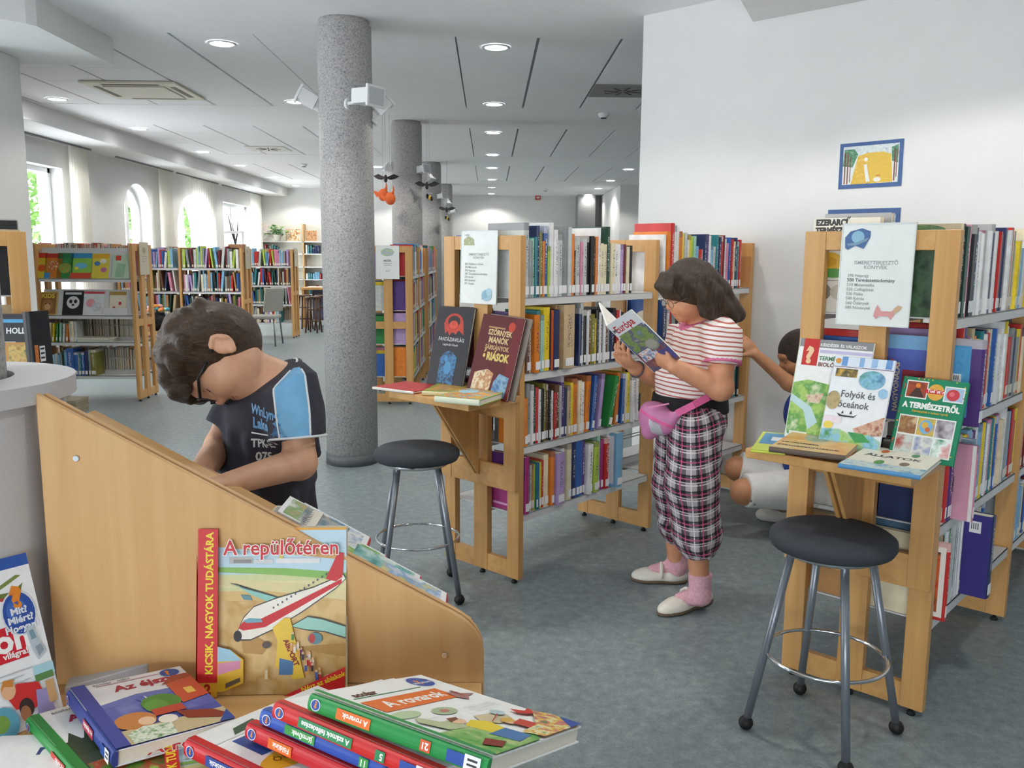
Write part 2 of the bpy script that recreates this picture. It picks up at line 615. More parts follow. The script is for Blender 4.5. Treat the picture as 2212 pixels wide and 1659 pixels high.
for k, (x, y, where) in enumerate(((-1.83, 3.9, 'above the boy'), (.04, 3.9, 'above the stool'), (1.3, 1.6, 'above the round seats'), (-1.83, 1.4, 'above the display'), (1.565, 3.138, 'above the aisle, washing the slanted wall'))):
    t = thing('ceiling_downlight', 'round lit downlight %s' % where, 'downlight', (x, y, H if k < 4 else 2.615), group='ceiling downlights')
    obj('rim', ring_me, None, t); obj('diffuser', disc_me, None, t)
    d = bpy.data.lights.new('downlight_beam', 'SPOT')
    d.energy = 30 if k < 4 else 30
    d.spot_size = math.radians(138)
    d.spot_blend = .22
    d.shadow_soft_size = .08
    d.color = (1, .945, .85)
    o = bpy.data.objects.new('downlight_beam', d); COL.objects.link(o); o.parent = t; o.location = (0, 0, -.03)

# air-conditioning cassette
def ceil_box(name, label, cat, c, sx, sy, mat, drop=.02):
    t = thing(name, label, cat, (c[0], c[1], H))
    return t
M_CREAM = plain('#ded8c6', .5, var=.02, name='aged_white_plastic')
M_SLOT = plain('#6e675c', .6)
c = (at(200, 178, 7).x, 0)
A, B, C_, D_ = on_z(200, 178, H), on_z(360, 178, H), on_z(418, 209, H), on_z(268, 211, H)
cx_, cy_ = (A.x + C_.x) / 2, (A.y + C_.y) / 2
t = thing('air_conditioner', 'cream square air-conditioning cassette set in the ceiling tiles', 'air conditioner', (cx_, cy_, H))
S = .40
mb = MB(); mb.prism([(-S, -S), (S, -S), (S, S), (-S, S)], -.018, .0); mb.build('frame', M_CREAM, t, .006)
mb = MB(); mb.box((-.26, -.26, -.027), (.26, .26, -.018)); mb.build('grille', M_CREAM, t, .004)
for k in range(4):
    mb = MB(); mb.box((-.24, -.345, -.0205), (.24, -.30, -.018)); o = mb.build('air_slot', M_SLOT, t); o.rotation_euler.z = k * PI / 2
# swirl air diffusers
def diffuser(px, py, label, half, col):
    p = on_z(px, py, H)
    t = thing('air_diffuser', label, 'vent', (p.x, p.y, H), group='square swirl air diffusers')
    mb = MB(); mb.box((-half, -half, -.008), (half, half, 0)); mb.build('plate', plain(col, .6), t)
    for k in range(8):
        mb = MB(); mb.box((.04, -.008, -.011), (half * .62, .008, -.008)); o = mb.build('blade', M_BLACK, t); o.rotation_euler.z = k * PI / 4 + .2
diffuser(580, 321, 'white square swirl diffuser in the ceiling near the window side', .26, '#e4e2da')
diffuser(1345, 196, 'dark grey square swirl diffuser in the ceiling next to the slanted wall', .27, '#8d8d8a')
def detector(px, py, label):
    p = on_z(px, py, H)
    t = thing('smoke_detector', label, 'smoke detector', (p.x, p.y, H))
    mb = MB(); mb.lathe([(.022, -.045), (.045, -.035), (.055, -.012), (.055, 0)], 20); mb.build('housing', M_WHITEPLASTIC, t)
    mb = MB(); mb.lathe([(.03, -.05), (.03, -.044)], 16); mb.build('sensor', M_BLACK, t)
detector(1304, 245, 'white round smoke detector on the ceiling near the slanted wall')
detector(656, 354, 'small white smoke detector on the ceiling over the far bookcases')
detector(1178, 408, 'tiny smoke detector on the ceiling at the far end')
p = at(1162, 427, 20.88)
t = thing('fire_alarm', 'small red fire alarm box on the far wall', 'alarm', p)
mb = MB(); mb.box((-.06, -.05, -.05), (.06, .0, .05)); mb.build('housing', plain('#c0282c', .4), t, .006)
mb = MB(); mb.box((-.035, -.058, -.025), (.035, -.05, .025)); mb.build('button', plain('#e8e0d8', .4), t)

# white floodlights on the columns
def floodlight(pos, aim, label, s=1.0):
    pos = Vector(pos)
    X = Vector(aim).normalized()
    t = thing('floodlight', label, 'spotlight', M=frame(pos, X, Vector((0, 0, 1)).cross(X)), group='white floodlights on the columns')
    mb = MB(); mb.prism([(-.055 * s, -.045 * s), (.05 * s, -.06 * s), (.05 * s, .06 * s), (-.055 * s, .045 * s)], -.035 * s, .035 * s); mb.build('housing', M_WHITEPLASTIC, t, .004)
    mb = MB(); mb.box((.05 * s, -.064 * s, -.05 * s), (.064 * s, .064 * s, .05 * s)); g = mb.build('bezel', M_WHITEPLASTIC, t, .003)
    mb = MB(); mb.box((.064 * s, -.052 * s, -.038 * s), (.066 * s, .052 * s, .038 * s)); mb.build('lens', plain('#c9ced2', .1, var=0), g)
    mb = MB(); mb.bar((-.11 * s, 0, -.03 * s), (.0, 0, -.02 * s), .03 * s, .014 * s); mb.lathe([(.028 * s, -.008), (.028 * s, .008)], 14, M=Matrix.Translation((-.11 * s, 0, -.03 * s)) @ Matrix.Rotation(PI / 2, 4, 'Y')); mb.build('bracket', M_WHITEPLASTIC, t)
    return t
c1 = Vector((COLX, 5.585, 0))
floodlight(at(664, 213, 5.56), (-1, -.25, .55), 'white floodlight on the window side of the nearest column', 1.05)
floodlight(at(791, 209, 5.36), (.85, -.55, -.05), 'white floodlight on the front of the nearest column, level', 1.25)
floodlight(at(826, 231, 5.60), (.7, .2, .75), 'white floodlight on the nearest column, tilted upward', .95)
floodlight(at(843, 366, 9.58), (-1, -.3, .5), 'white floodlight on the window side of the second column', 1.0)
floodlight(at(912, 366, 9.50), (.8, -.5, .1), 'white floodlight on the second column, level', 1.0)
floodlight(at(925, 381, 9.62), (.5, -.2, -.8), 'white floodlight on the second column, hanging tilted down', .9)
floodlight(at(952, 424, 13.6), (.8, -.4, .1), 'white floodlight on the third column, level', 1.0)
floodlight(at(965, 436, 13.7), (.4, -.3, -.8), 'small white floodlight on the third column, hanging down', .9)
floodlight(at(980, 456, 17.6), (.8, -.4, .1), 'white floodlight on the farthest column', 1.0)

# ================================================================== books: tools
random.seed(7)
PAL = {'red': '#c4302c', 'maroon': '#6d1f24', 'orange': '#e08228', 'yellow': '#e8cf2e', 'cream': '#e6dcbc', 'white': '#e9eaea', 'grey': '#8f9698',
       'pale grey': '#c3cac8', 'black': '#1d1e22', 'navy': '#26355f', 'blue': '#3162ae', 'light blue': '#7fb4d8', 'teal': '#2f7f88', 'green': '#2f8a44',
       'dark green': '#23473a', 'lime': '#b4cf52', 'olive': '#7f7c35', 'brown': '#6e4a34', 'beige': '#c9b48e', 'pink': '#d78aa6', 'magenta': '#a62f78',
       'purple': '#54357e', 'lilac': '#b39acb', 'mint': '#9fcdb8', 'tan': '#b98a56', 'sky': '#a9cfe6'}

def cover_mat(color):
    """printed book cover: colour, lettering-like marks along the spine, a darker or paler band; varies with each book"""
    key = ('cover', color)
    if key in MATS:
        return MATS[key]
    c = srgb(PAL.get(color, color))
    lum = .3 * c[0] + .6 * c[1] + .1 * c[2]
    ink = (.85, .84, .78) if lum < .25 else (.06, .06, .10)
    m, nt, b = nt_mat('printed_cover')
    tc = N(nt, 'ShaderNodeTexCoord')
    oi = N(nt, 'ShaderNodeObjectInfo')
    sg = N(nt, 'ShaderNodeSeparateXYZ'); nt.links.new(tc.outputs['Generated'], sg.inputs[0])
    def math_(op, a, b_=None):
        n_ = N(nt, 'ShaderNodeMath', operation=op)
        for i, x in enumerate((a, b_)):
            if x is None:
                continue
            if isinstance(x, (int, float)):
                n_.inputs[i].default_value = x
            else:
                nt.links.new(x, n_.inputs[i])
        return n_.outputs[0]
    mp = N(nt, 'ShaderNodeMapping'); mp.inputs['Scale'].default_value = (120, 4, 240)
    nt.links.new(tc.outputs['Object'], mp.inputs['Vector'])
    ad = N(nt, 'ShaderNodeVectorMath', operation='ADD'); nt.links.new(mp.outputs[0], ad.inputs[0])
    rs = math_('MULTIPLY', oi.outputs['Random'], 91.0)
    cb = N(nt, 'ShaderNodeCombineXYZ'); nt.links.new(rs, cb.inputs[0]); nt.links.new(rs, cb.inputs[2]); nt.links.new(cb.outputs[0], ad.inputs[1])
    ns = N(nt, 'ShaderNodeTexNoise'); ns.inputs['Scale'].default_value = 1.0; ns.inputs['Detail'].default_value = 1; nt.links.new(ad.outputs[0], ns.inputs['Vector'])
    let = math_('GREATER_THAN', ns.outputs['Fac'], .56)
    for lo, hi, o in ((.32, .68, 0), (.34, .86, 2)):
        let = math_('MULTIPLY', let, math_('GREATER_THAN', sg.outputs[o], lo))
        let = math_('MULTIPLY', let, math_('LESS_THAN', sg.outputs[o], hi))
    let = math_('MULTIPLY', let, math_('LESS_THAN', sg.outputs[1], .12))
    let = math_('MULTIPLY', let, math_('GREATER_THAN', oi.outputs['Random'], .3))
    band = math_('MULTIPLY', math_('GREATER_THAN', sg.outputs[2], .9), math_('GREATER_THAN', math_('FRACT', math_('MULTIPLY', oi.outputs['Random'], 7.3)), .72))
    n2 = N(nt, 'ShaderNodeTexNoise'); n2.inputs['Scale'].default_value = 16; n2.inputs['Detail'].default_value = 3; nt.links.new(tc.outputs['Object'], n2.inputs['Vector'])
    r = ramp(nt, [(0.3, [x * .86 for x in c]), (0.7, [min(1, x * 1.1) for x in c])]); nt.links.new(n2.outputs['Fac'], r.inputs[0])
    m1 = N(nt, 'ShaderNodeMix', data_type='RGBA'); nt.links.new(band, m1.inputs['Factor']); nt.links.new(r.outputs[0], m1.inputs[6]); m1.inputs[7].default_value = tuple(.5 * x + .5 * y for x, y in zip(c, ink)) + (1,)
    m2 = N(nt, 'ShaderNodeMix', data_type='RGBA'); nt.links.new(let, m2.inputs['Factor']); nt.links.new(m1.outputs[2], m2.inputs[6]); m2.inputs[7].default_value = tuple(ink) + (1,)
    nt.links.new(m2.outputs[2], b.inputs['Base Color'])
    b.inputs['Roughness'].default_value = .38
    MATS[key] = m
    return m

M_PAGES = plain('#e8e2d2', .8, var=.03, scale=200, name='book_pages')
M_LABEL = plain('#eef0f2', .6, var=.02, name='library_label')

def book_mesh(T, D, Hb):
    """U-shaped hard cover: spine at y=0 (slightly rounded), boards in the yz planes"""
    b = min(.0025, T * .2)
    prof = [(0, D), (0, .003), (T * .25, -.0025), (T * .75, -.0025), (T, .003), (T, D), (T - b, D), (T - b, .004), (b, .004), (b, D)]
    n = len(prof)
    vs = [(x, y, 0) for x, y in prof] + [(x, y, Hb) for x, y in prof]
    fs = [(i, (i + 1) % n, n + (i + 1) % n, n + i) for i in range(n)]
    for o, rev in ((0, True), (n, False)):
        for q in ((0, 1, 8, 9), (1, 2, 3, 8), (3, 4, 7, 8), (4, 5, 6, 7)):
            q = tuple(i + o for i in q)
            fs.append(q if rev else q[::-1])
    me = bpy.data.meshes.new('book')
    me.from_pydata(vs, [], fs)
    me.update()
    return me

SIZEW = lambda h: 'tall' if h > .262 else ('small' if h < .2 else 'upright')
BOOK_COUNT = [0]
def shelf_book(parent_M, x, y, z, T, D, Hb, color, label, group, lean=0.0, lab=True, pages=True):
    me = book_mesh(T, D, Hb)
    me.materials.append(cover_mat(color))
    o = bpy.data.objects.new('book', me)
    COL.objects.link(o)
    L = Matrix.Translation((x, y, z))
    if lean:
        L = L @ (Matrix.Translation((T if lean > 0 else 0, 0, 0)) @ Matrix.Rotation(lean, 4, 'Y') @ Matrix.Translation((-T if lean > 0 else 0, 0, 0)))
    o.matrix_world = parent_M @ L
    tag(o, label, 'book', group)
    if pages:
        p = MB(); p.box((min(.0025, T * .2), .004, .003), (T - min(.0025, T * .2), D - .004, Hb - .003)); p.build('pages', M_PAGES, o)
    if lab and T > .009:
        p = MB(); p.box((T * .14, -.0036, .012), (T * .86, -.0024, .045)); p.build('spine_label', M_LABEL, o)
    BOOK_COUNT[0] += 1
    return o

def fill(Mx, x0, x1, z, items, case, tier, group, y0=.008, start='the sign end', gap=.0008, stuff=False):
    """a row of books along local x; items: (colour, thickness, height[, depth, lean, y offset])"""
    x = x0
    for k, it in enumerate(items):
        color, T, Hb = it[:3]
        D = it[3] if len(it) > 3 and it[3] else min(.2, Hb * .72)
        lean = it[4] if len(it) > 4 else 0.0
        yo = it[5] if len(it) > 5 else random.uniform(0, .012)
        ext = T * math.cos(lean) + Hb * abs(math.sin(lean))
        if x + ext > x1:
            break
        xx = x
        if lean < 0:
            xx = x + Hb * math.sin(-lean)
        elif lean > 0:
            xx = x - T * (1 - math.cos(lean))
        if stuff:
            stuff_book(Mx, xx, y0 + yo, z + .0005, T, D, Hb, color, lean)
            x += ext + gap
            continue
        lab = '%s %s book, %s from %s on %s shelf, %s' % (SIZEW(Hb), color, ORD[k], start, tier, case)
        shelf_book(Mx, xx, y0 + yo, z + (T * math.sin(abs(lean)) if 0 else 0) + .0005, T, D, Hb, color, lab, group, lean)
        x += ext + gap

STUFF = MB()
STUFF_MATS = [M_PAGES]
STUFF_IDX = {}
def stuff_book(Mx, x, y, z, T, D, Hb, color, lean=0.0):
    if color not in STUFF_IDX:
        STUFF_IDX[color] = len(STUFF_MATS)
        STUFF_MATS.append(plain(PAL.get(color, color), .45, var=.12, scale=35))
    L = Mx @ Matrix.Translation((x, y, z)) @ Matrix.Rotation(lean, 4, 'Y')
    b = min(.0025, T * .2)
    STUFF.cur = STUFF_IDX[color]
    STUFF.box((0, 0, 0), (b, D, Hb), L); STUFF.box((T - b, 0, 0), (T, D, Hb), L); STUFF.box((b, 0, 0), (T - b, .003, Hb), L)
    STUFF.cur = 0
    STUFF.box((b, .003, .003), (T - b, D - .004, Hb - .003), L)
    if T > .012:
        STUFF.box((T * .15, -.001, .012), (T * .85, 0, .042), L)

# ------------------------------------------------------------------ flat print on covers, signs and pictures
def text_geo(body, size, bold=0.0, align='LEFT', shear=0.0, sx=1.0):
    cu = bpy.data.curves.new('lettering', 'FONT')
    cu.body = body
    cu.size = size
    cu.align_x = align
    cu.offset = bold
    cu.shear = shear
    cu.resolution_u = 2
    o = bpy.data.objects.new('lettering', cu)
    me = bpy.data.meshes.new_from_object(o)
    vs = [(v.co.x * sx, v.co.y) for v in me.vertices]
    fs = [tuple(p.vertices) for p in me.polygons]
    bpy.data.objects.remove(o)
    bpy.data.meshes.remove(me)
    bpy.data.curves.remove(cu)
    return vs, fs

def patch_mat(cols, scale=40.0):
    """blotchy many-coloured print (an illustration too fine to draw)"""
    key = ('patch', tuple(cols), scale)
    if key in MATS:
        return MATS[key]
    m, nt, b = nt_mat('printed_illustration')
    tc = N(nt, 'ShaderNodeTexCoord')
    ns = N(nt, 'ShaderNodeTexNoise'); ns.inputs['Scale'].default_value = scale; ns.inputs['Detail'].default_value = 2.5; ns.inputs['Roughness'].default_value = .6
    nt.links.new(tc.outputs['Object'], ns.inputs['Vector'])
    k = len(cols)
    r = ramp(nt, [(.30 + .4 * i / max(1, k - 1), srgb(c)) for i, c in enumerate(cols)])
    nt.links.new(ns.outputs['Fac'], r.inputs[0])
    nt.links.new(r.outputs[0], b.inputs['Base Color'])
    b.inputs['Roughness'].default_value = .45
    MATS[key] = m
    return m

def art(name, parent, items, W=1.0, Hh=1.0, z=0.0, dz=.00012, M=None):
    """flat print: items are drawn in order over each other. coordinates are fractions of W x Hh
    ('r',x0,y0,x1,y1,c) ('p',pts,c) ('e',cx,cy,rx,ry,c) ('t',text,x,y,size,c[,rot,align,bold,sx]); c: '#hex' or tuple of hexes (blotchy print)"""
    mats, idx = [], {}
    mb = MB()
    lay = 0
    for it in items:
        kind = it[0]
        col = it[-1] if kind != 't' else it[5]
        if col not in idx:
            idx[col] = len(mats)
            if isinstance(col, tuple):
                cc, sc_ = (col[:-1], col[-1]) if isinstance(col[-1], (int, float)) else (col, 40.0)
                mats.append(patch_mat(cc, sc_))
            else:
                mats.append(plain(col, .42, var=.03, scale=60))
        mb.cur = idx[col]
        zz = z + lay * dz
        lay += 1
        if kind == 'r':
            _, x0, y0, x1, y1, _c = it
            pts = [(x0, y0), (x1, y0), (x1, y1), (x0, y1)]
            fs = [(0, 1, 2, 3)]
        elif kind == 'p':
            pts = it[1]
            fs = [tuple(range(len(pts)))]
        elif kind == 'e':
            _, cx, cy, rx, ry, _c = it
            pts = [(cx + rx * math.cos(2 * PI * i / 20), cy + ry * math.sin(2 * PI * i / 20)) for i in range(20)]
            fs = [tuple(range(20))]
        elif kind == 't':
            body, tx, ty, size = it[1:5]
            rot = it[6] if len(it) > 6 else 0
            al = it[7] if len(it) > 7 else 'LEFT'
            bold = it[8] if len(it) > 8 else 0
            sx = it[9] if len(it) > 9 else 1.0
            vs, fs = text_geo(body, size, bold, al, 0, sx)
            ca, sa = math.cos(rot), math.sin(rot)
            v3 = [Vector((tx * W + x * ca - y * sa, ty * Hh + x * sa + y * ca, zz)) for x, y in vs]
            mb.add([M @ p if M else p for p in v3], fs)
            continue
        v3 = [Vector((x * W, y * Hh, zz)) for x, y in pts]
        mb.add([M @ p if M else p for p in v3], fs)
    o = mb.build(name, mats, parent)
    if any(i[0] == 't' for i in items) or name != 'cover_print':
        o['kind'] = 'stuff'
    return o

def display_book(label, M, W, Hb, T, cover, spine=None, items=None, group=None, spine_items=None, label_end=True, name='book', pagescol=None, cat='book', back=None):
    """lying or standing book with its front cover on local +z; x: spine to fore edge, y: up"""
    t = thing(name, label, cat, M=M, group=group)
    b = .0025 if T > .008 else .0008
    cm = plain(cover, .38, var=.05, scale=22)
    sm = plain(spine or cover, .38, var=.05, scale=22)
    mb = MB()
    mb.box((0, 0, 0), (W, Hb, b)); mb.box((0, 0, T - b), (W, Hb, T))
    mb.build('cover', cm, t, .0006, 1)
    mb = MB()
    n = 8                                              # rounded spine
    prof = [(.004, 0)] + [(-.006 * math.sin(PI * i / n) * min(1, T / .015), T * (1 - math.cos(PI * i / n)) / 2) for i in range(n + 1)] + [(.004, T)]
    m_ = len(prof)
    mb.add([(x, 0, z) for x, z in prof] + [(x, Hb, z) for x, z in prof],
           [tuple(range(m_)), tuple(reversed(range(m_, 2 * m_)))] + [(i, i + m_, (i + 1) % m_ + m_, (i + 1) % m_) for i in range(m_)])
    mb.build('spine', sm, t)
    mb = MB(); mb.box((.002, .003, b), (W - .004, Hb - .003, T - b)); mb.build('pages', plain(pagescol, .8) if pagescol else M_PAGES, t)
    if items:
        art('cover_print', t, items, W, Hb, T + .0002)
    if spine_items:                                    # drawn on the spine: x along the height, y across the thickness
        Ms = Matrix(((0, 0, -1, -.0066), (1, 0, 0, 0), (0, -1, 0, T), (0, 0, 0, 1)))
        art('spine_print', t, spine_items, Hb, T, 0, M=Ms)
    BOOK_COUNT[0] += 1
    return t

# ================================================================== bookcases
M_BEECH = wood_mat('beech_veneer', '#c29054', '#d6a769')
M_BEECH_X = wood_mat('beech_veneer_rail', '#c29054', '#d6a769', axis='X')
M_BEECH_L = wood_mat('beech_light', '#c99f68', '#dcb680')
M_METAL = plain('#d3d5d6', .45, var=.02, name='painted_steel_shelf')
M_WIRE = plain('#b9bcbe', .3, metal=.8, var=0)
BW, BH = .44, 1.43
ZT = (1.185, .88, .58, .295)

def bookcase(label, M, L, nbay, tiers=ZT, sides=(0, 1), group='beech library bookcases', frames=None, boards=True):
    t = thing('bookcase', label, 'bookcase', M=M, group=group)
    th = .03
    for k in (range(nbay + 1) if frames is None else frames):
        x0 = k * L / nbay - (th / 2 if 0 < k < nbay else (0 if k == 0 else th))
        for y0, y1 in ((0, .065), (BW / 2 - .04, BW / 2 + .04), (BW - .065, BW)):
            mb = MB(); mb.box((x0, y0, .022), (x0 + th, y1, BH)); mb.build('post', M_BEECH, t, .002)
        for z0, z1 in ((.022, .095), (.69, .755), (BH - .056, BH)):
            for y0, y1 in ((.065, BW / 2 - .04), (BW / 2 + .04, BW - .065)):
                mb = MB(); mb.box((x0 + .002, y0, z0), (x0 + th - .002, y1, z1)); mb.build('rail', M_BEECH_X, t, .0015)
        for y in (.035, BW / 2, BW - .035):
            mb = MB(); mb.lathe([(.013, 0), (.013, .008), (.007, .01), (.007, .024)], 12, c=(x0 + th / 2, y, 0)); mb.build('foot', M_BLACK, t)
    if boards:
        for k in range(nbay):
            xa, xb = k * L / nbay + th * .9, (k + 1) * L / nbay - th * .9
            for z in tiers:
                for s in sides:
                    y0, y1 = (.006, BW / 2 - .006) if s == 0 else (BW / 2 + .006, BW - .006)
                    mb = MB(); mb.box((xa, y0, z - .004), (xb, y1, z))
                    yl = y0 if s == 0 else y1 - .003
                    mb.box((xa, yl, z - .03), (xb, yl + .003, z)); mb.box((xa, y0 if s else y1 - .003, z - .03), (xb, (y0 if s else y1 - .003) + .003, z + .03))
                    mb.build('shelf', M_METAL, t)
                    yr = BW / 2 - .02 if s == 0 else BW / 2 + .02
                    mb = MB(); mb.tube([(xa, yr, z + .14), (xb, yr, z + .14)], .0025, 6); mb.build('back_wire', M_WIRE, t)
    return t

def ledge(case, M, z=.80, out=.30):
    """fold-out display ledge with bracket on the end frame (towards local -x)"""
    g = MB(); g.box((-out, -.012, z - .028), (-.004, BW + .012, z)); lp = g.build('display_ledge', M_BEECH_X, case, .003)
    for y0, y1 in ((0, .065), (BW - .065, BW)):
        mb = MB(); mb.box((-.024, y0, z - .40), (-.001, y1, z - .028)); mb.build('bracket_post', M_BEECH, lp, .002)
    for z0, z1 in ((z - .40, z - .30), (z - .10, z - .028)):
        mb = MB(); mb.box((-.022, .065, z0), (-.001, BW - .065, z1)); mb.build('bracket_rail', M_BEECH_X, lp, .002)
    mb = MB()
    c = BW / 2
    Mt = Matrix(((1, 0, 0, 0), (0, 0, 1, 0), (0, 1, 0, 0), (0, 0, 0, 1)))
    for y in (c - .016, c + .004):
        mb.prism([(-.024, z - .36), (-.024, z - .03), (-out * .88, z - .03)], y, y + .012, M=Mt)
    mb.build('bracket_wing', M_BEECH, lp, .0015)
    return lp

M_MID = frame(uv(2.532, 2.275), U, V)
M_RIGHT = frame(uv(2.575, .705), U, V)
mid = bookcase('two-bay beech bookcase behind the reading girl, with fantasy books on its ledge', M_MID, 1.94, 2)
right = bookcase('beech bookcase nearest to the camera, with nature books on its ledge', M_RIGHT, 1.90, 2)
ledge(mid, M_MID); ledge(right, M_RIGHT)

M_L1 = frame((-4.95, 7.89, 0), (1, 0, 0), (0, 1, 0))
L1 = bookcase('beech bookcase near the windows with tilted magazine displays', M_L1, 1.75, 2, tiers=(1.12, .79, .547, .24))
M_L2 = frame((-4.90, 11.55, 0), (1, 0, 0), (0, 1, 0))
L2 = bookcase('beech bookcase behind the table with the flower vase', M_L2, 1.64, 2, tiers=(1.165, .855, .55, .25))
M_L3 = frame((-4.60, 14.1, 0), (1, 0, 0), (0, 1, 0))
L3 = bookcase('beech bookcase behind the grey chair, farthest by the windows', M_L3, 1.42, 2, tiers=(1.165, .855, .55, .25))
M_C = frame((-.69, 7.80, 0), (0, 1, 0), (-1, 0, 0))
LC = bookcase('beech bookcase partly hidden by the nearest column', M_C, 1.58, 2, tiers=(1.165, .855, .55, .25))
M_C2 = frame((-.69, 9.82, 0), (0, 1, 0), (-1, 0, 0))
LC2 = bookcase('beech bookcase beyond the second column', M_C2, 1.58, 2, tiers=(1.165, .855, .55, .25), frames=(0, 2))
M_N = frame((-1.79, 3.42, 0), (-.50, .866, 0), (-.866, -.50, 0))
LN = bookcase('beech bookcase end beside the round grey counter', M_N, .95, 1)
ledge(LN, M_N, z=.80)

# ------------------------------------------------------------------ books on the slanted bookcases
def rnd_items(n, cols, h=(.2, .27), t=(.012, .032), lean=0.0, p=.0):
    out = []
    for _ in range(n):
        hh = random.uniform(*h)
        out.append((random.choice(cols), random.uniform(*t), hh, min(.2, hh * .74), (random.choice((-1, 1)) * lean if random.random() < p else 0.0)))
    return out

B1 = .98 - .035     # usable end of bay one
gm = "books on the girl's bookcase"
top1 = [('pale grey', .030, .295, .20), ('grey', .018, .225), ('mint', .014, .235), ('teal', .014, .24), ('navy', .014, .285), ('olive', .016, .26), ('orange', .012, .225),
        ('blue', .020, .285), ('lime', .012, .205), ('white', .026, .30), ('white', .022, .272), ('pale grey', .030, .255), ('grey', .012, .232), ('grey', .026, .288), ('pale grey', .020, .285),
        ('orange', .018, .258), ('black', .014, .19), ('pale grey', .036, .245), ('pink', .012, .225), ('pale grey', .026, .24), ('black', .022, .25), ('black', .022, .252), ('black', .014, .245),
        ('orange', .014, .25), ('white', .014, .288), ('cream', .024, .222), ('cream', .026, .218), ('dark green', .030, .295, .2), ('cream', .030, .225), ('white', .026, .222), ('white', .018, .22),
        ('lilac', .018, .218), ('maroon', .022, .22), ('cream', .02, .21), ('black', .02, .215)]
fill(M_MID, .034, B1, ZT[0], top1, "girl's bookcase", 'top', gm)
sec1 = [('purple', .016, .245, .2, 0, .05), ('brown', .020, .205), ('white', .012, .18), ('orange', .034, .235, .2, 0, -.012), ('teal', .022, .25), ('mint', .020, .232), ('yellow', .040, .262), ('navy', .042, .25, .2, 0, -.01), ('orange', .008, .25), ('tan', .014, .265, .2, 0, .02),
        ('beige', .075, .268, .2, 0, -.012), ('black', .050, .262, .2, 0, .03), ('navy', .016, .25), ('pale grey', .016, .285), ('black', .02, .24), ('white', .01, .235), ('brown', .018, .24), ('olive', .03, .22), ('yellow', .012, .2),
        ('black', .016, .235), ('white', .012, .225), ('black', .016, .235), ('white', .013, .225), ('brown', .018, .225), ('grey', .02, .22), ('navy', .02, .22), ('black', .02, .24), ('red', .02, .23), ('white', .02, .23), ('black', .02, .22)]
fill(M_MID, .034, B1, ZT[1], sec1, "girl's bookcase", 'second', gm)
thr1 = [('orange', .020, .20, 0, 0, -.005), ('olive', .012, .19), ('grey', .018, .255), ('white', .014, .25), ('dark green', .016, .235), ('red', .016, .235), ('white', .014, .225), ('black', .018, .225), ('olive', .018, .245), ('brown', .012, .24), ('black', .014, .22), ('white', .016, .21),
        ('red', .014, .20), ('brown', .026, .232), ('pale grey', .014, .225), ('purple', .020, .265, .2), ('navy', .014, .21), ('beige', .020, .22), ('yellow', .018, .23), ('orange', .032, .245), ('cream', .020, .235), ('white', .026, .225), ('orange', .030, .25, 0, .06), ('blue', .020, .245, 0, .10),
        ('lilac', .022, .25, 0, .13), ('green', .028, .235, .2, .26, -.015), ('orange', .022, .24, 0, .08), ('blue', .016, .235, 0, .05), ('cream', .016, .23), ('yellow', .020, .235), ('white', .03, .22, .2, 0, -.01), ('red', .02, .2), ('white', .02, .22)]
fill(M_MID, .034, B1, ZT[2], thr1, "girl's bookcase", 'third', gm)
fou1 = [('magenta', .030, .24, .2, 0, -.01), ('lilac', .010, .195), ('grey', .012, .198), ('pale grey', .010, .196), ('tan', .012, .2), ('lime', .008, .196), ('teal', .01, .2), ('blue', .008, .2), ('lime', .01, .198), ('yellow', .010, .2), ('red', .016, .205),
        ('cream', .03, .225, .2, 0, .01), ('orange', .022, .235, .2, 0, -.004), ('lilac', .052, .225, .2, 0, -.02), ('white', .020, .235), ('orange', .02, .225, .18, 0, .06), ('cream', .030, .25), ('navy', .028, .252), ('blue', .026, .255), ('blue', .022, .252), ('purple', .018, .25), ('white', .036, .225, .2, .04, -.01),
        ('lime', .036, .23, .2, .03, -.01), ('mint', .018, .27), ('magenta', .022, .232), ('red', .032, .235, .2, 0, -.008), ('white', .02, .3, .2), ('light blue', .05, .255, .21, 0, -.035)]
fill(M_MID, .034, B1, ZT[3], fou1, "girl's bookcase", 'bottom', gm)
# far bay
X2 = .97 + .03
gm2 = "books in the far bay of the girl's bookcase"
top2 = [('white', .02, .27, .2, 0, -.02), ('orange', .024, .285, .2, 0, -.03), ('red', .034, .325, .21, 0, -.03), ('dark green', .018, .32), ('green', .020, .32), ('purple', .010, .31), ('white', .030, .318), ('white', .016, .31), ('orange', .034, .29), ('yellow', .012, .28), ('pale grey', .018, .285), ('purple', .016, .282), ('white', .014, .25), ('yellow', .02, .275),
        ('lime', .020, .265), ('mint', .020, .27), ('light blue', .026, .22), ('red', .032, .205), ('white', .008, .205), ('navy', .030, .28), ('purple', .016, .282), ('white', .028, .275), ('light blue', .022, .225), ('pale grey', .028, .22), ('teal', .02, .28), ('navy', .03, .27), ('red', .016, .275), ('maroon', .02, .28), ('white', .02, .262), ('pink', .016, .24), ('white', .018, .235),
        ('blue', .02, .27), ('red', .02, .26), ('cream', .02, .25), ('navy', .02, .27), ('teal', .02, .25), ('red', .02, .26)]
fill(M_MID, X2, 1.905, ZT[0], top2, "girl's far bay", 'top', gm2, start='the divider')
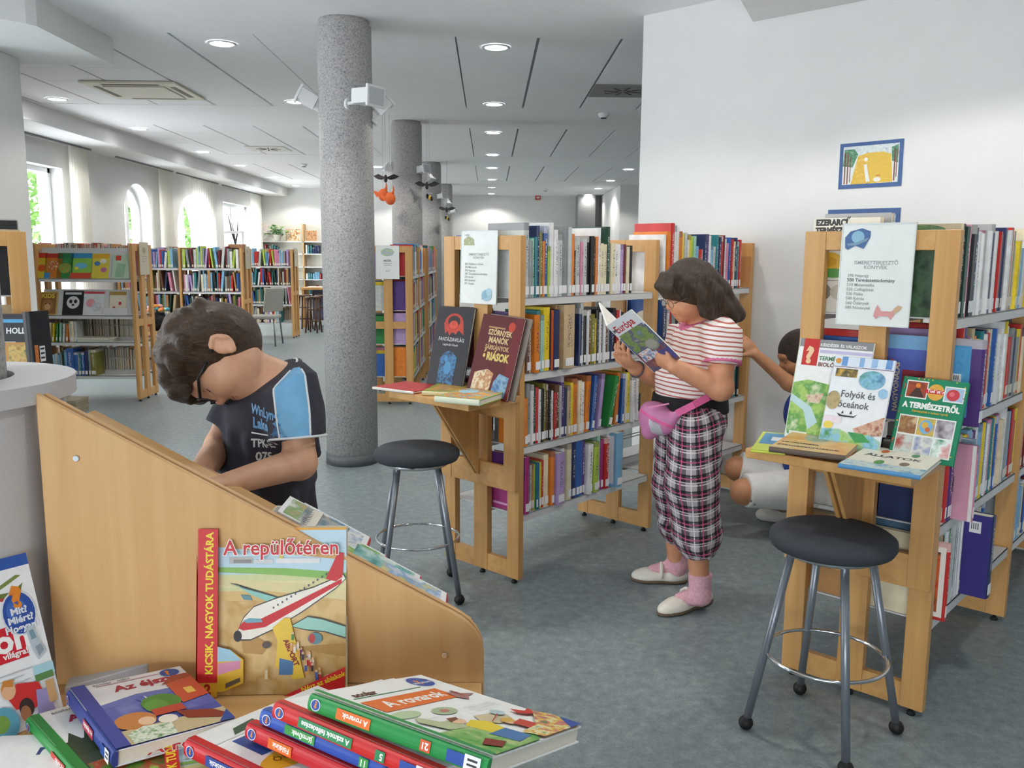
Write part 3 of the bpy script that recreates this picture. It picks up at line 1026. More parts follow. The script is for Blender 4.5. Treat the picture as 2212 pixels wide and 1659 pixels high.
sec2 = [('navy', .05, .265, .2, 0, -.02), ('blue', .02, .25), ('lime', .02, .2), ('white', .02, .22), ('red', .02, .23), ('grey', .03, .22), ('black', .03, .23), ('cream', .02, .24), ('blue', .03, .25), ('white', .03, .23), ('teal', .02, .22), ('orange', .02, .2), ('brown', .03, .22), ('navy', .03, .24), ('white', .02, .24), ('red', .02, .25), ('pink', .02, .24),
        ('white', .02, .27), ('red', .02, .275), ('white', .02, .26), ('dark green', .02, .24), ('white', .018, .23), ('teal', .018, .22), ('grey', .03, .22), ('black', .02, .21), ('green', .02, .21), ('blue', .02, .2), ('maroon', .02, .2), ('black', .02, .2), ('white', .02, .2), ('red', .02, .22), ('cream', .02, .22)]
fill(M_MID, X2, 1.905, ZT[1], sec2[:4], "girl's far bay", 'second', gm2, start='the divider')
fill(M_MID, X2 + .105, 1.905, ZT[1], sec2[4:], '', '', '', stuff=True)
thr2 = [(random.choice(('white', 'teal', 'maroon', 'black', 'red', 'grey', 'dark green', 'blue', 'brown', 'white', 'cream')), random.uniform(.016, .03), random.uniform(.2, .26)) for _ in range(36)]
fill(M_MID, X2, 1.905, ZT[2], thr2[:4], "girl's far bay", 'third', gm2, start='the divider')
fill(M_MID, X2 + .12, 1.905, ZT[2], thr2[4:], '', '', '', stuff=True)
# other side of that bookcase: what its end frame lets one see
fb = 'books on the hidden side of the girl\'s bookcase'
def back_fill(Mx, x0, x1, z, items, case, tier, group):
    Mb = Mx @ frame((x1 + x0, BW, 0), (-1, 0, 0), (0, -1, 0))
    fill(Mb, x0, x1, z, items, case, tier, group, start='the far end')
for tname, z in zip(('top', 'second', 'third'), ZT):
    its = [('maroon', .03, .25, .2), ('brown', .03, .25), ('navy', .03, .22), ('black', .03, .25)][:3] if tname != 'top' else [('dark green', .02, .24, .2), ('blue', .025, .25, .2), ('red', .03, .262, .2)]
    back_fill(M_MID, .034, .034 + .002 + sum(i[1] + .001 for i in its), z, its[::-1], "girl's back side", tname, fb)

# nearest bookcase
gr = 'books on the nearest bookcase'
rt = [('cream', .022, .262, .2), ('black', .012, .262, .2), ('black', .030, .262, .2), ('dark green', .010, .255), ('cream', .020, .258), ('pink', .008, .262), ('black', .046, .262, .2), ('navy', .022, .255), ('teal', .014, .235), ('white', .024, .245), ('white', .016, .24), ('white', .020, .243), ('pink', .016, .25), ('pale grey', .03, .25), ('white', .02, .25), ('navy', .03, .27), ('white', .03, .25), ('grey', .03, .24), ('red', .03, .25), ('white', .03, .25), ('blue', .03, .26), ('white', .03, .25), ('black', .03, .25), ('cream', .03, .25), ('grey', .03, .24), ('white', .03, .25), ('blue', .03, .26), ('white', .03, .25), ('black', .03, .25), ('cream', .03, .25)]
fill(M_RIGHT, .034, .50, ZT[0], rt, 'nearest bookcase', 'top', gr, start='its front')
rs_ = [('purple', .016, .25, .2, 0, .03), ('blue', .018, .235, .2, 0, .01), ('purple', .040, .245, .21, 0, -.07), ('lilac', .02, .265, .2, 0, .02), ('red', .034, .28, .2), ('red', .012, .27), ('blue', .016, .275), ('pink', .014, .245), ('white', .010, .24), ('blue', .030, .235), ('beige', .016, .265, .2), ('orange', .030, .24), ('yellow', .01, .23), ('white', .016, .22), ('blue', .02, .22), ('teal', .02, .25), ('white', .03, .24), ('navy', .03, .25), ('red', .02, .24), ('cream', .03, .25), ('blue', .03, .25), ('green', .03, .24), ('white', .03, .23), ('navy', .03, .25), ('red', .02, .24), ('cream', .03, .25), ('blue', .03, .25), ('green', .03, .24), ('white', .03, .23)]
fill(M_RIGHT, .034, .60, ZT[1], rs_, 'nearest bookcase', 'second', gr, start='its front')
rth = [('navy', .010, .23), ('white', .014, .235), ('sky', .018, .225), ('white', .016, .22), ('red', .016, .20), ('purple', .044, .225, .2), ('pink', .016, .23, .21, 0, -.055), ('white', .018, .265, .2), ('purple', .02, .25), ('sky', .03, .235, .2, 0, -.03), ('yellow', .016, .24), ('orange', .014, .24), ('light blue', .034, .25), ('lilac', .016, .24), ('navy', .02, .23), ('purple', .012, .24), ('green', .03, .27, .2, 0, .02), ('white', .02, .25), ('light blue', .02, .25), ('lilac', .02, .25), ('yellow', .02, .25), ('blue', .02, .25), ('white', .02, .24), ('pink', .03, .25), ('teal', .02, .25), ('red', .02, .25), ('yellow', .02, .25), ('blue', .02, .25), ('white', .02, .24), ('pink', .03, .25)]
fill(M_RIGHT, .034, .70, ZT[2], rth, 'nearest bookcase', 'third', gr, start='its front')
rf = [('cream', .020, .25, .2), ('red', .018, .235, .21, 0, -.03), ('light blue', .020, .27, .2), ('beige', .018, .26), ('black', .010, .24), ('mint', .026, .27, .2), ('white', .024, .27), ('green', .012, .26), ('white', .020, .265), ('white', .020, .27), ('pale grey', .022, .268), ('yellow', .010, .25), ('white', .022, .268), ('white', .022, .27), ('white', .016, .262), ('navy', .044, .265, .21, 0, -.075), ('orange', .016, .255, .2, 0, -.04), ('white', .02, .28, .2), ('tan', .03, .28), ('white', .03, .27), ('cream', .03, .25), ('grey', .03, .26), ('blue', .03, .26)]
fill(M_RIGHT, .034, B1 - .2, ZT[3], rf, 'nearest bookcase', 'bottom', gr, start='its front')
grf = 'books in the far bay of the nearest bookcase'
for z, tn in zip(ZT, ('top', 'second', 'third', 'bottom')):
    fill(M_RIGHT, .98, 1.4, z, rnd_items(18, ('white', 'blue', 'red', 'cream', 'grey', 'green', 'maroon', 'light blue')), '', tn, grf, stuff=True)
for tname, z in zip(('top', 'second', 'third', 'bottom'), ZT):
    its = {'top': [('navy', .03, .3, .2), ('dark green', .03, .27, .2), ('cream', .03, .285, .2)], 'second': [('red', .03, .25, .2), ('blue', .03, .23, .2), ('dark green', .02, .15, .2)],
           'third': [('white', .03, .24, .2), ('navy', .03, .24, .2), ('pale grey', .03, .22, .2)], 'bottom': [('beige', .03, .25, .2), ('tan', .03, .2, .2)]}[tname]
    back_fill(M_RIGHT, .034, .034 + .002 + sum(i[1] + .001 for i in its), z, its, "nearest case's back side", tname, 'books on the hidden side of the nearest bookcase')

for z, x0, x1 in ((ZT[0], .505, .92), (ZT[1], .605, .92), (ZT[2], .705, .92)):
    fill(M_RIGHT, x0, x1, z, rnd_items(20, ('white', 'cream', 'navy', 'red', 'light blue', 'grey', 'yellow')), '', '', '', stuff=True)

# ================================================================== bar stools
M_CHROME = plain('#d9dcdf', .12, metal=1.0, var=0, name='chrome')
M_LEG = plain('#8b9199', .32, metal=.55, var=.02, name='grey_lacquered_steel')
M_SEAT = plain('#3c4148', .85, var=.10, scale=260, name='charcoal_upholstery')
def stool(label, c, rot, zs=.605):
    t = thing('bar_stool', label, 'stool', (c[0], c[1], 0), group='round-seated bar stools')
    r = .168
    mb = MB(); mb.lathe([(r - .03, zs - .055), (r - .006, zs - .050), (r + .002, zs - .035), (r, zs - .018), (r - .018, zs - .005), (r - .06, zs), (.001, zs + .002)], 40)
    mb.build('seat', M_SEAT, t)
    mb = MB(); mb.lathe([(.10, zs - .072), (.125, zs - .070), (.125, zs - .055)], 28); mb.build('seat_plate', M_CHROME, t)
    for k in range(4):
        a = rot + k * PI / 2
        d = Vector((math.cos(a), math.sin(a), 0))
        lg = MB(); lg.tube([d * .108 + Vector((0, 0, zs - .06)), d * .212 + Vector((0, 0, .028))], .0115, 12); lo = lg.build('leg', M_LEG, t)
        ft = MB(); ft.ball(d * .2135 + Vector((0, 0, .021)), .021, 14, 10); ft.build('rubber_foot', M_BLACK, lo)
    zr = .235
    rr = .108 + (.212 - .108) * (zs - .06 - zr) / (zs - .088) - .006
    mb = MB(); mb.tube([(rr * math.cos(2 * PI * i / 48), rr * math.sin(2 * PI * i / 48), zr) for i in range(48)], .0055, 8, closed=True); mb.build('foot_ring', M_CHROME, t)
    return t
s2 = (on_z(1616, 1572, .0) + on_z(1937, 1590, .0)) / 2
stool('charcoal bar stool in front of the nearest bookcase', (.958, 2.285), math.atan2(2.312 - 2.285, .756 - .958) + .06)
stool('charcoal bar stool beside the sloping wooden panel', (-.285, 3.335), math.atan2(3.168 - 3.335, -.077 + .285) + .04)

# ================================================================== left side of the hall
MIX = ('white', 'pale grey', 'grey', 'cream', 'red', 'maroon', 'navy', 'blue', 'light blue', 'teal', 'dark green', 'olive', 'pink', 'beige', 'brown', 'black', 'tan', 'lilac')
# magazine displays on the bookcase near the windows
def panel_on(case, x0, x1, z, hgt=.235, y0=.02, lean=.30):
    mb = MB(); mb.box((x0, 0, 0), (x1, .004, hgt), Matrix.Translation((0, y0, z + .002)) @ Matrix.Rotation(-lean, 4, 'X')); mb.build('display_panel', M_METAL, case)
for a, b in ((.03, .85), (.90, 1.72)):
    panel_on(L1, a, b, 1.12, .285); panel_on(L1, a, b, .79, .24)
def magazine(x, z, W, Hm, base, items, label, lean=.30, T=.004):
    M = M_L1 @ Matrix.Translation((x, .014, z + .003)) @ Matrix.Rotation(PI / 2 - lean, 4, 'X')
    display_book(label, M, W, Hm, T, base, None, items, 'magazines on the tilted displays', name='magazine', cat='magazine')
X0 = 4.95
def lx(px, Y=7.92):
    return (px - 1056.5) / 1860 * Y + X0
mg = [(84, .155, .235, '#d9c13a', [('r', 0, .8, 1, 1, '#c8402c'), ('e', .3, .6, .2, .1, '#3b3a30'), ('e', .7, .4, .22, .14, '#d8632c'), ('r', .1, .05, .5, .3, ('#e8e0c0', '#3f7a9c', '#c84a30', 60))], 'yellow and red magazine, first on the upper display beside the post'),
      (116, .15, .23, '#d07c2c', [('r', 0, .82, 1, 1, '#c23a2c'), ('e', .5, .5, .35, .2, ('#e5b43c', '#b84a26', '#f0e0b0', 50)), ('r', .0, .0, .35, .22, '#3f8fc4')], 'orange magazine with red masthead, second on the upper display'),
      (142, .14, .235, '#3c8a4c', [('r', 0, .78, 1, 1, '#2a7a48'), ('e', .5, .4, .4, .2, ('#e08a30', '#5fae4a', '#c9702c', 40))], 'green magazine with an orange animal on the upper display'),
      (170, .185, .235, '#8cc456', [('r', 0, .8, 1, 1, '#3d92c8'), ('r', 0, 0, 1, .22, '#d4503a'), ('e', .5, .5, .3, .12, '#6fb8dc'), ('e', .3, .4, .1, .06, '#e8d84a')], 'sky blue and green magazine on the upper display'),
      (215, .15, .23, '#dccb4a', [('r', 0, .82, 1, 1, '#e0b030'), ('e', .3, .6, .18, .09, '#4a78b8'), ('e', .7, .35, .18, .1, '#b86a9a'), ('e', .65, .7, .2, .1, '#e8e4d4')], 'yellow magazine with round pictures on the upper display'),
      (256, .16, .225, '#b9d0bc', [('r', .2, .75, .5, .95, '#c8503a'), ('p', [(.2, .05), (.7, .05), (.8, .6), (.3, .65)], '#93b79c')], 'pale green magazine with red mark on the upper display')]
for px, W, Hm, base, items, lab in mg:
    magazine(lx(px), 1.12, W, Hm, base, items, lab)
mg2 = [(97, .17, .215, '#c7a552', [('r', .06, .05, .94, .95, '#8d6438'), ('t', 'KIDS', .5, .74, .055, '#e8d24c', 0, 'CENTER', .002), ('e', .5, .4, .3, .28, '#a8794a'), ('e', .5, .35, .16, .14, '#d2a878'), ('e', .4, .48, .03, .03, '#221a14'), ('e', .6, .48, .03, .03, '#221a14')], 'brown animal magazine with yellow border on the lower display'),
       (149, .18, .225, '#23252b', [('e', .5, .52, .32, .26, '#d9dadb'), ('e', .38, .56, .08, .08, '#23252b'), ('e', .62, .56, .08, .08, '#23252b'), ('e', .5, .42, .07, .05, '#2b2b30'), ('r', .08, .84, .9, .94, '#c9ccd0')], 'black magazine with a white panda face on the lower display'),
       (192, .185, .225, '#dcdfe4', [('r', 0, .88, 1, .98, '#c64a58'), ('e', .35, .5, .22, .18, '#dc9aa2'), ('e', .65, .35, .25, .2, ('#e6dcc8', '#b6c6d8', '#e8b8b0', 40))], 'white and pink magazine on the lower display'),
       (246, .15, .22, '#ded6c0', [('r', 0, .85, 1, 1, '#a98a48'), ('e', .3, .3, .09, .07, '#b83238'), ('e', .65, .5, .09, .07, '#b83238')], 'cream magazine with gold top in the lower display holder')]
for px, W, Hm, base, items, lab in mg2:
    magazine(lx(px), .79, W, Hm, base, items, lab)
mb = MB(); mb.box((lx(236), -.004, .792), (lx(288), .0, .86)); mb.build('holder_lip', M_METAL, L1)
gl = 'books on the magazine bookcase'
t3 = [('white', .02, .19, .14, .06), ('cream', .018, .175, 0, .08), ('yellow', .014, .17, 0, .1), ('green', .016, .165, 0, .1), ('mint', .016, .175, 0, .08), ('white', .014, .165, 0, .08), ('orange', .02, .17, 0, .08), ('white', .012, .19), ('cream', .03, .19), ('pale grey', .024, .185)]
fill(M_L1, lx(108), lx(185), .547, t3, 'magazine bookcase', 'third', gl, start='the window end')
M = M_L1 @ Matrix.Translation((lx(176), .01, .5475))
display_book('large light blue book lying under a white one on the magazine bookcase', M, .30, .19, .022, '#8cc0cc', None, None, gl)
display_book('large white book lying on a light blue one on the magazine bookcase', M @ Matrix.Translation((-.01, .0, .023)) @ Matrix.Rotation(-.05, 4, 'Z'), .31, .18, .018, '#d8d8cc', None, None, gl)
t4 = [('grey', .016, .19), ('light blue', .022, .185), ('sky', .022, .19), ('pale grey', .024, .2), ('light blue', .02, .19), ('grey', .018, .21), ('dark green', .02, .22), ('light blue', .022, .235), ('blue', .06, .25), ('blue', .034, .21), ('pale grey', .012, .2), ('teal', .018, .2), ('blue', .03, .21), ('navy', .03, .225), ('grey', .02, .235), ('olive', .05, .235)]
fill(M_L1, lx(112), lx(262), .24, t4, 'magazine bookcase', 'bottom', gl, start='the window end')
def back_stuff(Mx, x0, x1, z, cols, h=(.2, .28)):
    Mb = Mx @ frame((x1 + x0, BW, 0), (-1, 0, 0), (0, -1, 0))
    fill(Mb, x0, x1, z, rnd_items(60, cols, h), '', '', '', stuff=True)
RED = ('red', 'maroon', 'tan', 'grey', 'brown', 'pink', 'navy', 'beige')
DULL = ('beige', 'grey', 'brown', 'pale grey', 'cream', 'tan')
for a, b in ((.04, .83), (.92, 1.68)):
    back_stuff(M_L1, a, b, 1.12, RED, (.28, .325)); back_stuff(M_L1, a, b, .547, DULL, (.2, .24)); back_stuff(M_L1, a, b, .24, DULL, (.2, .24))
# the farther bookcases
for Mx, bays, ts in ((M_L2, ((.04, .78), (.86, 1.59)), (1.165, .855, .55, .25)), (M_L3, ((.04, .68), (.75, 1.38)), (1.165, .855, .55, .25))):
    for a, b in bays:
        for k, z in enumerate(ts):
            cols = (('red', 'pink', 'white', 'blue', 'grey', 'lilac', 'maroon', 'pale grey', 'lime', 'light blue', 'navy') if k == 0 else MIX)
            fill(Mx, a, b - (.15 if k == 3 else 0), z, rnd_items(44, cols, (.2, .29), (.014, .034), .12, .3), '', '', '', stuff=True)
            back_stuff(Mx, a, b, z, DULL + RED)
KID = ('red', 'white', 'blue', 'yellow', 'orange', 'pink', 'purple', 'light blue', 'green', 'pale grey', 'lilac', 'teal')
for bay in range(4):
    for z in (1.165, .855, .55, .25):
        fill(M_C if bay < 2 else M_C2, (bay % 2) * .79 + .04, (bay % 2) * .79 + .74, z, rnd_items(44, KID, (.2, .3), (.014, .036), .1, .15), '', '', '', stuff=True)
        if bay == 0:
            Mb = M_C @ frame((.07 + .30, BW, 0), (-1, 0, 0), (0, -1, 0))
            fill(Mb, .04, .33, z, rnd_items(20, KID, (.2, .27)), '', '', '', stuff=True)
for z in ZT:
    fill(M_N, .04, .25, z, rnd_items(10, DULL + ('black',), (.2, .27)), '', '', '', stuff=True)
    back_stuff(M_N, .04, .25, z, DULL + ('white',))
_so = STUFF.build('distant_books', STUFF_MATS)
tag(_so, 'many small upright books filling the distant and hidden shelves', 'books', kind='stuff')

# reading table with vase
M_DARKWOOD = wood_mat('dark_wood', '#4a2f26', '#62412f')
tb = thing('reading_table', 'low dark wooden table carrying the flower vase', 'table', (-4.02, 10.35, 0))
mb = MB(); mb.box((-.45, -.36, .435), (.45, .36, .46)); mb.build('table_top', wood_mat('table_wood', '#6b4436', '#8a5a44', axis='X'), tb, .004)
mb = MB(); mb.box((-.45, -.365, .432), (.45, -.358, .463)); mb.build('edge_band', M_BEECH_X, tb)
for sx in (-1, 1):
    for sy in (-1, 1):
        mb = MB(); mb.bar((sx * .36, sy * .27, .435), (sx * .40, sy * .31, 0), .04, .04, up=(1, 0, 0)); mb.build('leg', M_DARKWOOD, tb)
mb = MB()
mb.bar((-.38, -.29, .14), (.38, -.29, .14), .02, .03); mb.build('stretcher', M_DARKWOOD, tb)
vp = Vector((-3.86, 10.15, .46))
vs_ = thing('flower_vase', 'black round vase with colourful flowers on the low table', 'vase', vp)
mb = MB(); mb.lathe([(.05, 0), (.08, .03), (.10, .10), (.095, .16), (.07, .20), (.075, .21)], 24); mb.build('vase_body', plain('#181a1e', .25), vs_)
random.seed(5)
for k in range(16):
    a, r = random.uniform(0, 2 * PI), random.uniform(.02, .13)
    p = Vector((r * math.cos(a), r * math.sin(a) * .7, .235 + random.uniform(0, .05)))
    mb = MB(); mb.tube([(p.x * .3, p.y * .3, .19), p], .003, 5); st = mb.build('stem', plain('#4d7a3a', .6), vs_)
    mb = MB(); mb.ball(p, (.03, .03, .022), 8, 6); mb.build('blossom', plain(random.choice(['#e2c12e', '#e08a3a', '#4fa3b4', '#d8784a', '#e6d65a', '#c9a0a8']), .6), st)
for k, (dx, dy, c, lab) in enumerate(((.22, -.18, '#b9cfe6', 'light blue leaflet lying on the low table'), (-.28, -.22, '#dcdfe2', 'white sheet of paper lying on the low table'))):
    mb = MB(); mb.box((-.1, -.07, 0), (.1, .07, .002), Matrix.Rotation(.3 * k, 4, 'Z')); o = mb.build('leaflet', plain(c, .5)); o.location = (-4.02 + dx, 10.35 + dy, .4605); tag(o, lab, 'paper')

# grey chair
ch = thing('side_chair', 'grey upholstered chair standing between the far bookcases', 'chair', (-3.36, 13.0, 0))
M_GREYF = plain('#a2a49c', .85, var=.06, scale=120)
M_STEEL = plain('#7d8286', .35, metal=.7, var=0)
def seatpad(lo, hi, name):
    mb = MB(); mb.box(lo, hi); return mb.build(name, M_GREYF, ch, .015, 3)
seatpad((-.21, -.2, .40), (.2, .2, .45), 'seat')
mb = MB(); mb.box((-.2, -.02, 0), (.2, .02, .36), Matrix.Translation((0, 0, .50)) @ Matrix.Rotation(.15, 4, 'X') @ Matrix.Translation((0, .0, 0))); o = mb.build('backrest', M_GREYF, ch, .015, 3); o.rotation_euler.z = PI / 2 - .5; o.location = (-.05, -.18, 0)
o.location = (.12, 0.0, 0)
for sx in (-1, 1):
    mb = MB(); mb.tube([(sx * .17, -.17, .40), (sx * .2, -.23, 0)], .012, 8); mb.build('leg', M_STEEL, ch)
    mb = MB(); mb.tube([(sx * .17, .17, .56), (sx * .18, .16, .4), (sx * .2, .23, 0)], .012, 8); mb.build('leg', M_STEEL, ch)

# dark wooden stools and the desk at the far left
for k, (px, Y, lab) in enumerate(((661, 15.7, 'dark wooden stool by the far desk, beside the bookcase post'), (679, 15.1, 'dark wooden stool by the far desk, the middle one'), (698, 15.6, 'dark wooden stool by the far desk, next to the column'))):
    s = thing('wooden_stool', lab, 'stool', ((px - 1056.5) / 1860 * Y, Y, 0), group='dark wooden stools by the far desk')
    mb = MB(); mb.lathe([(.12, .60), (.13, .61), (.13, .63)], 18); mb.build('seat', M_DARKWOOD, s)
    for q in range(4):
        d = Vector((math.cos(q * PI / 2 + .6), math.sin(q * PI / 2 + .6), 0))
        mb = MB(); mb.tube([d * .09 + Vector((0, 0, .6)), d * .15], .014, 8); mb.build('leg', M_DARKWOOD, s)
    for z in (.2, .4):
        mb = MB()
        rr = .15 - .06 * z / .6
        pts = [Vector((math.cos(q * PI / 2 + .6), math.sin(q * PI / 2 + .6), 0)) * rr + Vector((0, 0, z)) for q in range(4)]
        for q in range(4):
            mb.tube([pts[q], pts[(q + 1) % 4]], .008, 6)
        mb.build('stretcher', M_DARKWOOD, s)
dk = thing('desk', 'beech desk with papers in front of the far wall shelves', 'desk', (-2.9, 16.5, 0))
mb = MB(); mb.box((-.62, -.3, .70), (.5, .3, .74)); mb.build('desk_top', M_BEECH_X, dk, .004)
for sx in (-.58, .46):
    mb = MB(); mb.box((sx - .02, -.26, 0), (sx + .02, .26, .70)); mb.build('leg_panel', M_BEECH, dk)
mb = MB(); mb.box((-.5, .2, .1), (.4, .22, .7)); mb.build('modesty_panel', plain('#7f88b0', .6), dk)
for k, (dx, c) in enumerate(((-.38, '#e8e8e4'), (-.1, '#dfe4ea'), (.15, '#e8e6da'))):
    mb = MB(); mb.box((-.13, -.1, 0), (.13, .1, .018)); o = mb.build('paper_pile', plain(c, .7)); o.location = (-2.9 + dx, 16.4, .74)
    tag(o, ('white paper pile on the far desk nearest the bookcase', 'bluish paper pile in the middle of the far desk', 'cream paper pile on the far desk near the column')[k], 'paper')

# white wall shelves on the far wall
ws = thing('wall_shelf', 'white shelves with beech uprights on the far wall', 'shelf', (-4.95, 18.9, 0))
for z in (1.63, 1.37, 1.09, .82, .5):
    mb = MB(); mb.box((0, 0, z - .02), (2.4, .28, z)); mb.build('shelf', M_WHITEPLASTIC, ws)
mb = MB(); mb.box((0, .27, .3), (2.4, .29, 2.0)); mb.build('back_panel', plain('#e9e8df', .7), ws)
for x in (0.0, .92, 1.84):
    mb = MB(); mb.box((x, 0, .0), (x + .03, .28, 2.0)); mb.build('upright', M_BEECH_L, ws)
for k, (x, c, lab) in enumerate(((.04, ('#b9a5c9', '#e8e2d0', '#8aa3c4', 8), 'pale coloured poster leaning on the far wall shelf'), (.55, ('#7a3b2a', '#d8a468', '#e8dcc8', '#49342c', 22), 'dark red and cream picture book on the far wall shelf'), (.98, ('#8a4a34', '#d0a070', '#5a3c30', 20), 'small brown picture book on the far wall shelf'))):
    W = (.42, .32, .25)[k]
    M = Matrix.Translation((-4.95 + x, 18.96, 1.632)) @ Matrix.Rotation(PI / 2 - .12, 4, 'X')
    display_book(lab, M, W, (.34, .27, .24)[k], .012, '#e6e0d0', None, [('r', .03, .03, .97, .97, c)], 'covers on the far wall shelf')
random.seed(3)
for k, (x, z, n, lab) in enumerate(((.05, 1.37, 7, 'second'), (.98, 1.37, 6, 'second'), (.06, 1.09, 6, 'third'), (.05, .82, 8, 'fourth'), (.97, .82, 12, 'fourth'), (.98, .5, 9, 'lowest'))):
    for q in range(n):
        hh = random.uniform(.12, .19)
        o = shelf_book(Matrix.Translation((-4.95, 18.9, 0)), x + q * .05, .03, z + .001, random.uniform(.03, .045), .15, hh, random.choice(('white', 'pale grey', 'light blue', 'navy', 'red', 'black', 'teal')),
                       'tiny book, %s on the %s far wall shelf beside the %s upright' % (ORD[q], lab, 'outer' if x < .5 else 'middle'), 'tiny books on the far wall shelves', 0, False, False)
def leafy_plant(label, loc, n, spread, pot=True, seed=1):
    random.seed(seed)
    t = thing('potted_plant', label, 'plant', loc)
    if pot:
        mb = MB(); mb.lathe([(.06, 0), (.085, .12), (.09, .13)], 16); mb.build('pot', plain('#d4cfc2', .6), t)
    z0 = .12 if pot else 0
    for k in range(n):
        a = random.uniform(0, 2 * PI); e = random.uniform(.1, 1.2); L = random.uniform(.5, 1) * spread
        d = Vector((math.cos(a) * math.cos(e), math.sin(a) * math.cos(e), math.sin(e)))
        p = Vector((0, 0, z0)) + d * L
        p.z -= .12 * L * math.cos(e)
        mb = MB(); mb.tube([(0, 0, z0), Vector((0, 0, z0)) + d * L * .5, p], .003, 5); st = mb.build('stem', plain('#4c7a34', .6), t)
        mb = MB()
        for q in range(4):
            aa = random.uniform(0, 2 * PI)
            w = Vector((math.cos(aa), math.sin(aa), random.uniform(-.5, .3))).normalized() * .07
            s = Vector((-w.y, w.x, .01)) * .45
            mb.add([p, p + w * .5 + s, p + w * 1.1, p + w * .5 - s, p + w * .5 + Vector((0, 0, .006))], [(0, 1, 4), (1, 2, 4), (2, 3, 4), (3, 0, 4)])
        mb.build('leaf', plain(random.choice(['#3f8a35', '#5aa545', '#2f7430']), .5), st)
leafy_plant('bushy green plant hanging over the far wall shelf', (-4.95 + .42, 18.80, 1.632), 26, .26)
# small arrangement standing on the second bookcase
pp = at(512, 541, 11.75)
fl = thing('plant_basket', 'white slatted box with dark branches on top of a far bookcase', 'planter', (pp.x, 11.76, BH))
mb = MB(); mb.box((-.10, -.07, .0), (.10, .07, .05)); mb.build('box', plain('#a97a5a', .7), fl, .004)
mb = MB(); mb.box((-.16, -.02, .19), (.10, .0, .225)); mb.box((.07, -.01, .05), (.09, .01, .19)); mb.build('slat', M_WHITEPLASTIC, fl)
for k, (dx, dz) in enumerate(((-.10, .42), (-.06, .33), (.02, .36))):
    mb = MB(); mb.tube([(-.02, 0, .05), (dx * .6, 0, .2), (dx, 0, dz)], [.012, .01, .004], 6); mb.build('branch', plain('#4a4f52', .7), fl)
# low block on the floor
bk = thing('step_block', 'low greyish brown block on the floor under the magazine bookcase', 'step', (-3.58, 7.35, 0))
for k in range(4):
    mb = MB(); mb.box((-.15, -.11, .03 * k), (.10, .12, .03 * k + .0295)); o = mb.build('layer', wood_mat('cork_block', '#8d8570', '#a39a82', axis='X'), bk, .003); o.location.x = .004 * (k % 2)

# sheer curtains with their ceiling tracks
def sheer_mat():
    m, nt, b = nt_mat('sheer_curtain')
    out = nt.nodes['Material Output']
    tl = N(nt, 'ShaderNodeBsdfTranslucent'); tl.inputs[0].default_value = (.93, .92, .86, 1)
    df = N(nt, 'ShaderNodeBsdfDiffuse'); df.inputs[0].default_value = (.9, .89, .84, 1)
    tr = N(nt, 'ShaderNodeBsdfTransparent')
    a = N(nt, 'ShaderNodeMixShader'); a.inputs[0].default_value = .45
    b2 = N(nt, 'ShaderNodeMixShader'); b2.inputs[0].default_value = .18
    nt.links.new(tl.outputs[0], a.inputs[1]); nt.links.new(df.outputs[0], a.inputs[2])
    nt.links.new(a.outputs[0], b2.inputs[1]); nt.links.new(tr.outputs[0], b2.inputs[2]); nt.links.new(b2.outputs[0], out.inputs[0])
    return m
M_SHEER = sheer_mat()
def curtain(y0, y1, label, folds=7):
    n = folds * 8
    x = XW + .13
    vs, fs = [], []
    for i in range(n + 1):
        f = i / n
        y = y0 + (y1 - y0) * f
        dx = .03 * math.sin(f * folds * 2 * PI)
        vs += [(x + dx * .6, y, 2.575), (x + dx, y, 1.6), (x + dx * 1.3, y, .35)]
    for i in range(n):
        for j in range(2):
            a = i * 3 + j
            fs.append((a, a + 3, a + 4, a + 1))
    mb = MB(); mb.add(vs, fs, True)
    o = mb.build('sheer_curtain', M_SHEER)
    tag(o, label, 'curtain', 'sheer white curtains at the windows')
curtain(10.30, 10.78, 'white sheer curtain beside the nearest rectangular window')
curtain(13.02, 13.55, 'white sheer curtain between the two arched windows')
curtain(14.45, 15.62, 'white sheer curtain drawn over the second arched window', 10)
curtain(17.9, 18.75, 'white sheer curtain beside the farthest window')
for a, b, lab in ((8.3, 10.85, 'nearest rectangular window'), (11.6, 13.6, 'first arched window'), (13.8, 15.8, 'second arched window'), (16.1, 18.9, 'farthest window')):
    mb = MB(); mb.box((XW + .11, a, 2.577), (XW + .15, b, 2.594)); o = mb.build('curtain_track', plain('#7a7a7c', .5)); tag(o, 'dark curtain track under the beam above the %s' % lab, 'curtain rail')

# trees outside the windows
def tree(label, x, y, h, r, seed):
    random.seed(seed)
    t = thing('tree', label, 'tree', (x, y, 0), group='trees outside the windows')
    mb = MB(); mb.tube([(0, 0, 0), (.05, .02, h * .5), (0, 0, h * .8)], [.12, .09, .04], 8); mb.build('trunk', plain('#5a4a3a', .9), t)
    mb = MB()
    for k in range(900):
        u_, v_ = random.uniform(-1, 1), random.uniform(0, 2 * PI)
        rad = r * random.uniform(.3, 1) ** .5
        c = Vector((rad * math.sqrt(1 - u_ * u_) * math.cos(v_), rad * math.sqrt(1 - u_ * u_) * math.sin(v_), h * .62 + rad * u_ * 1.1))
        d = Vector((random.uniform(-1, 1), random.uniform(-1, 1), random.uniform(-1, 1))).normalized() * .11
        s = d.cross(Vector((random.uniform(-1, 1), random.uniform(-1, 1), 1))).normalized() * .05
        mb.add([c - d, c + s, c + d, c - s], [(0, 1, 2, 3)])
    f = mb.build('foliage', plain('#4f7430', .8, var=.35, scale=3), t); f['kind'] = 'stuff'
tree('leafy green tree outside the nearest window', -7.6, 12.6, 3.2, 1.0, 1)
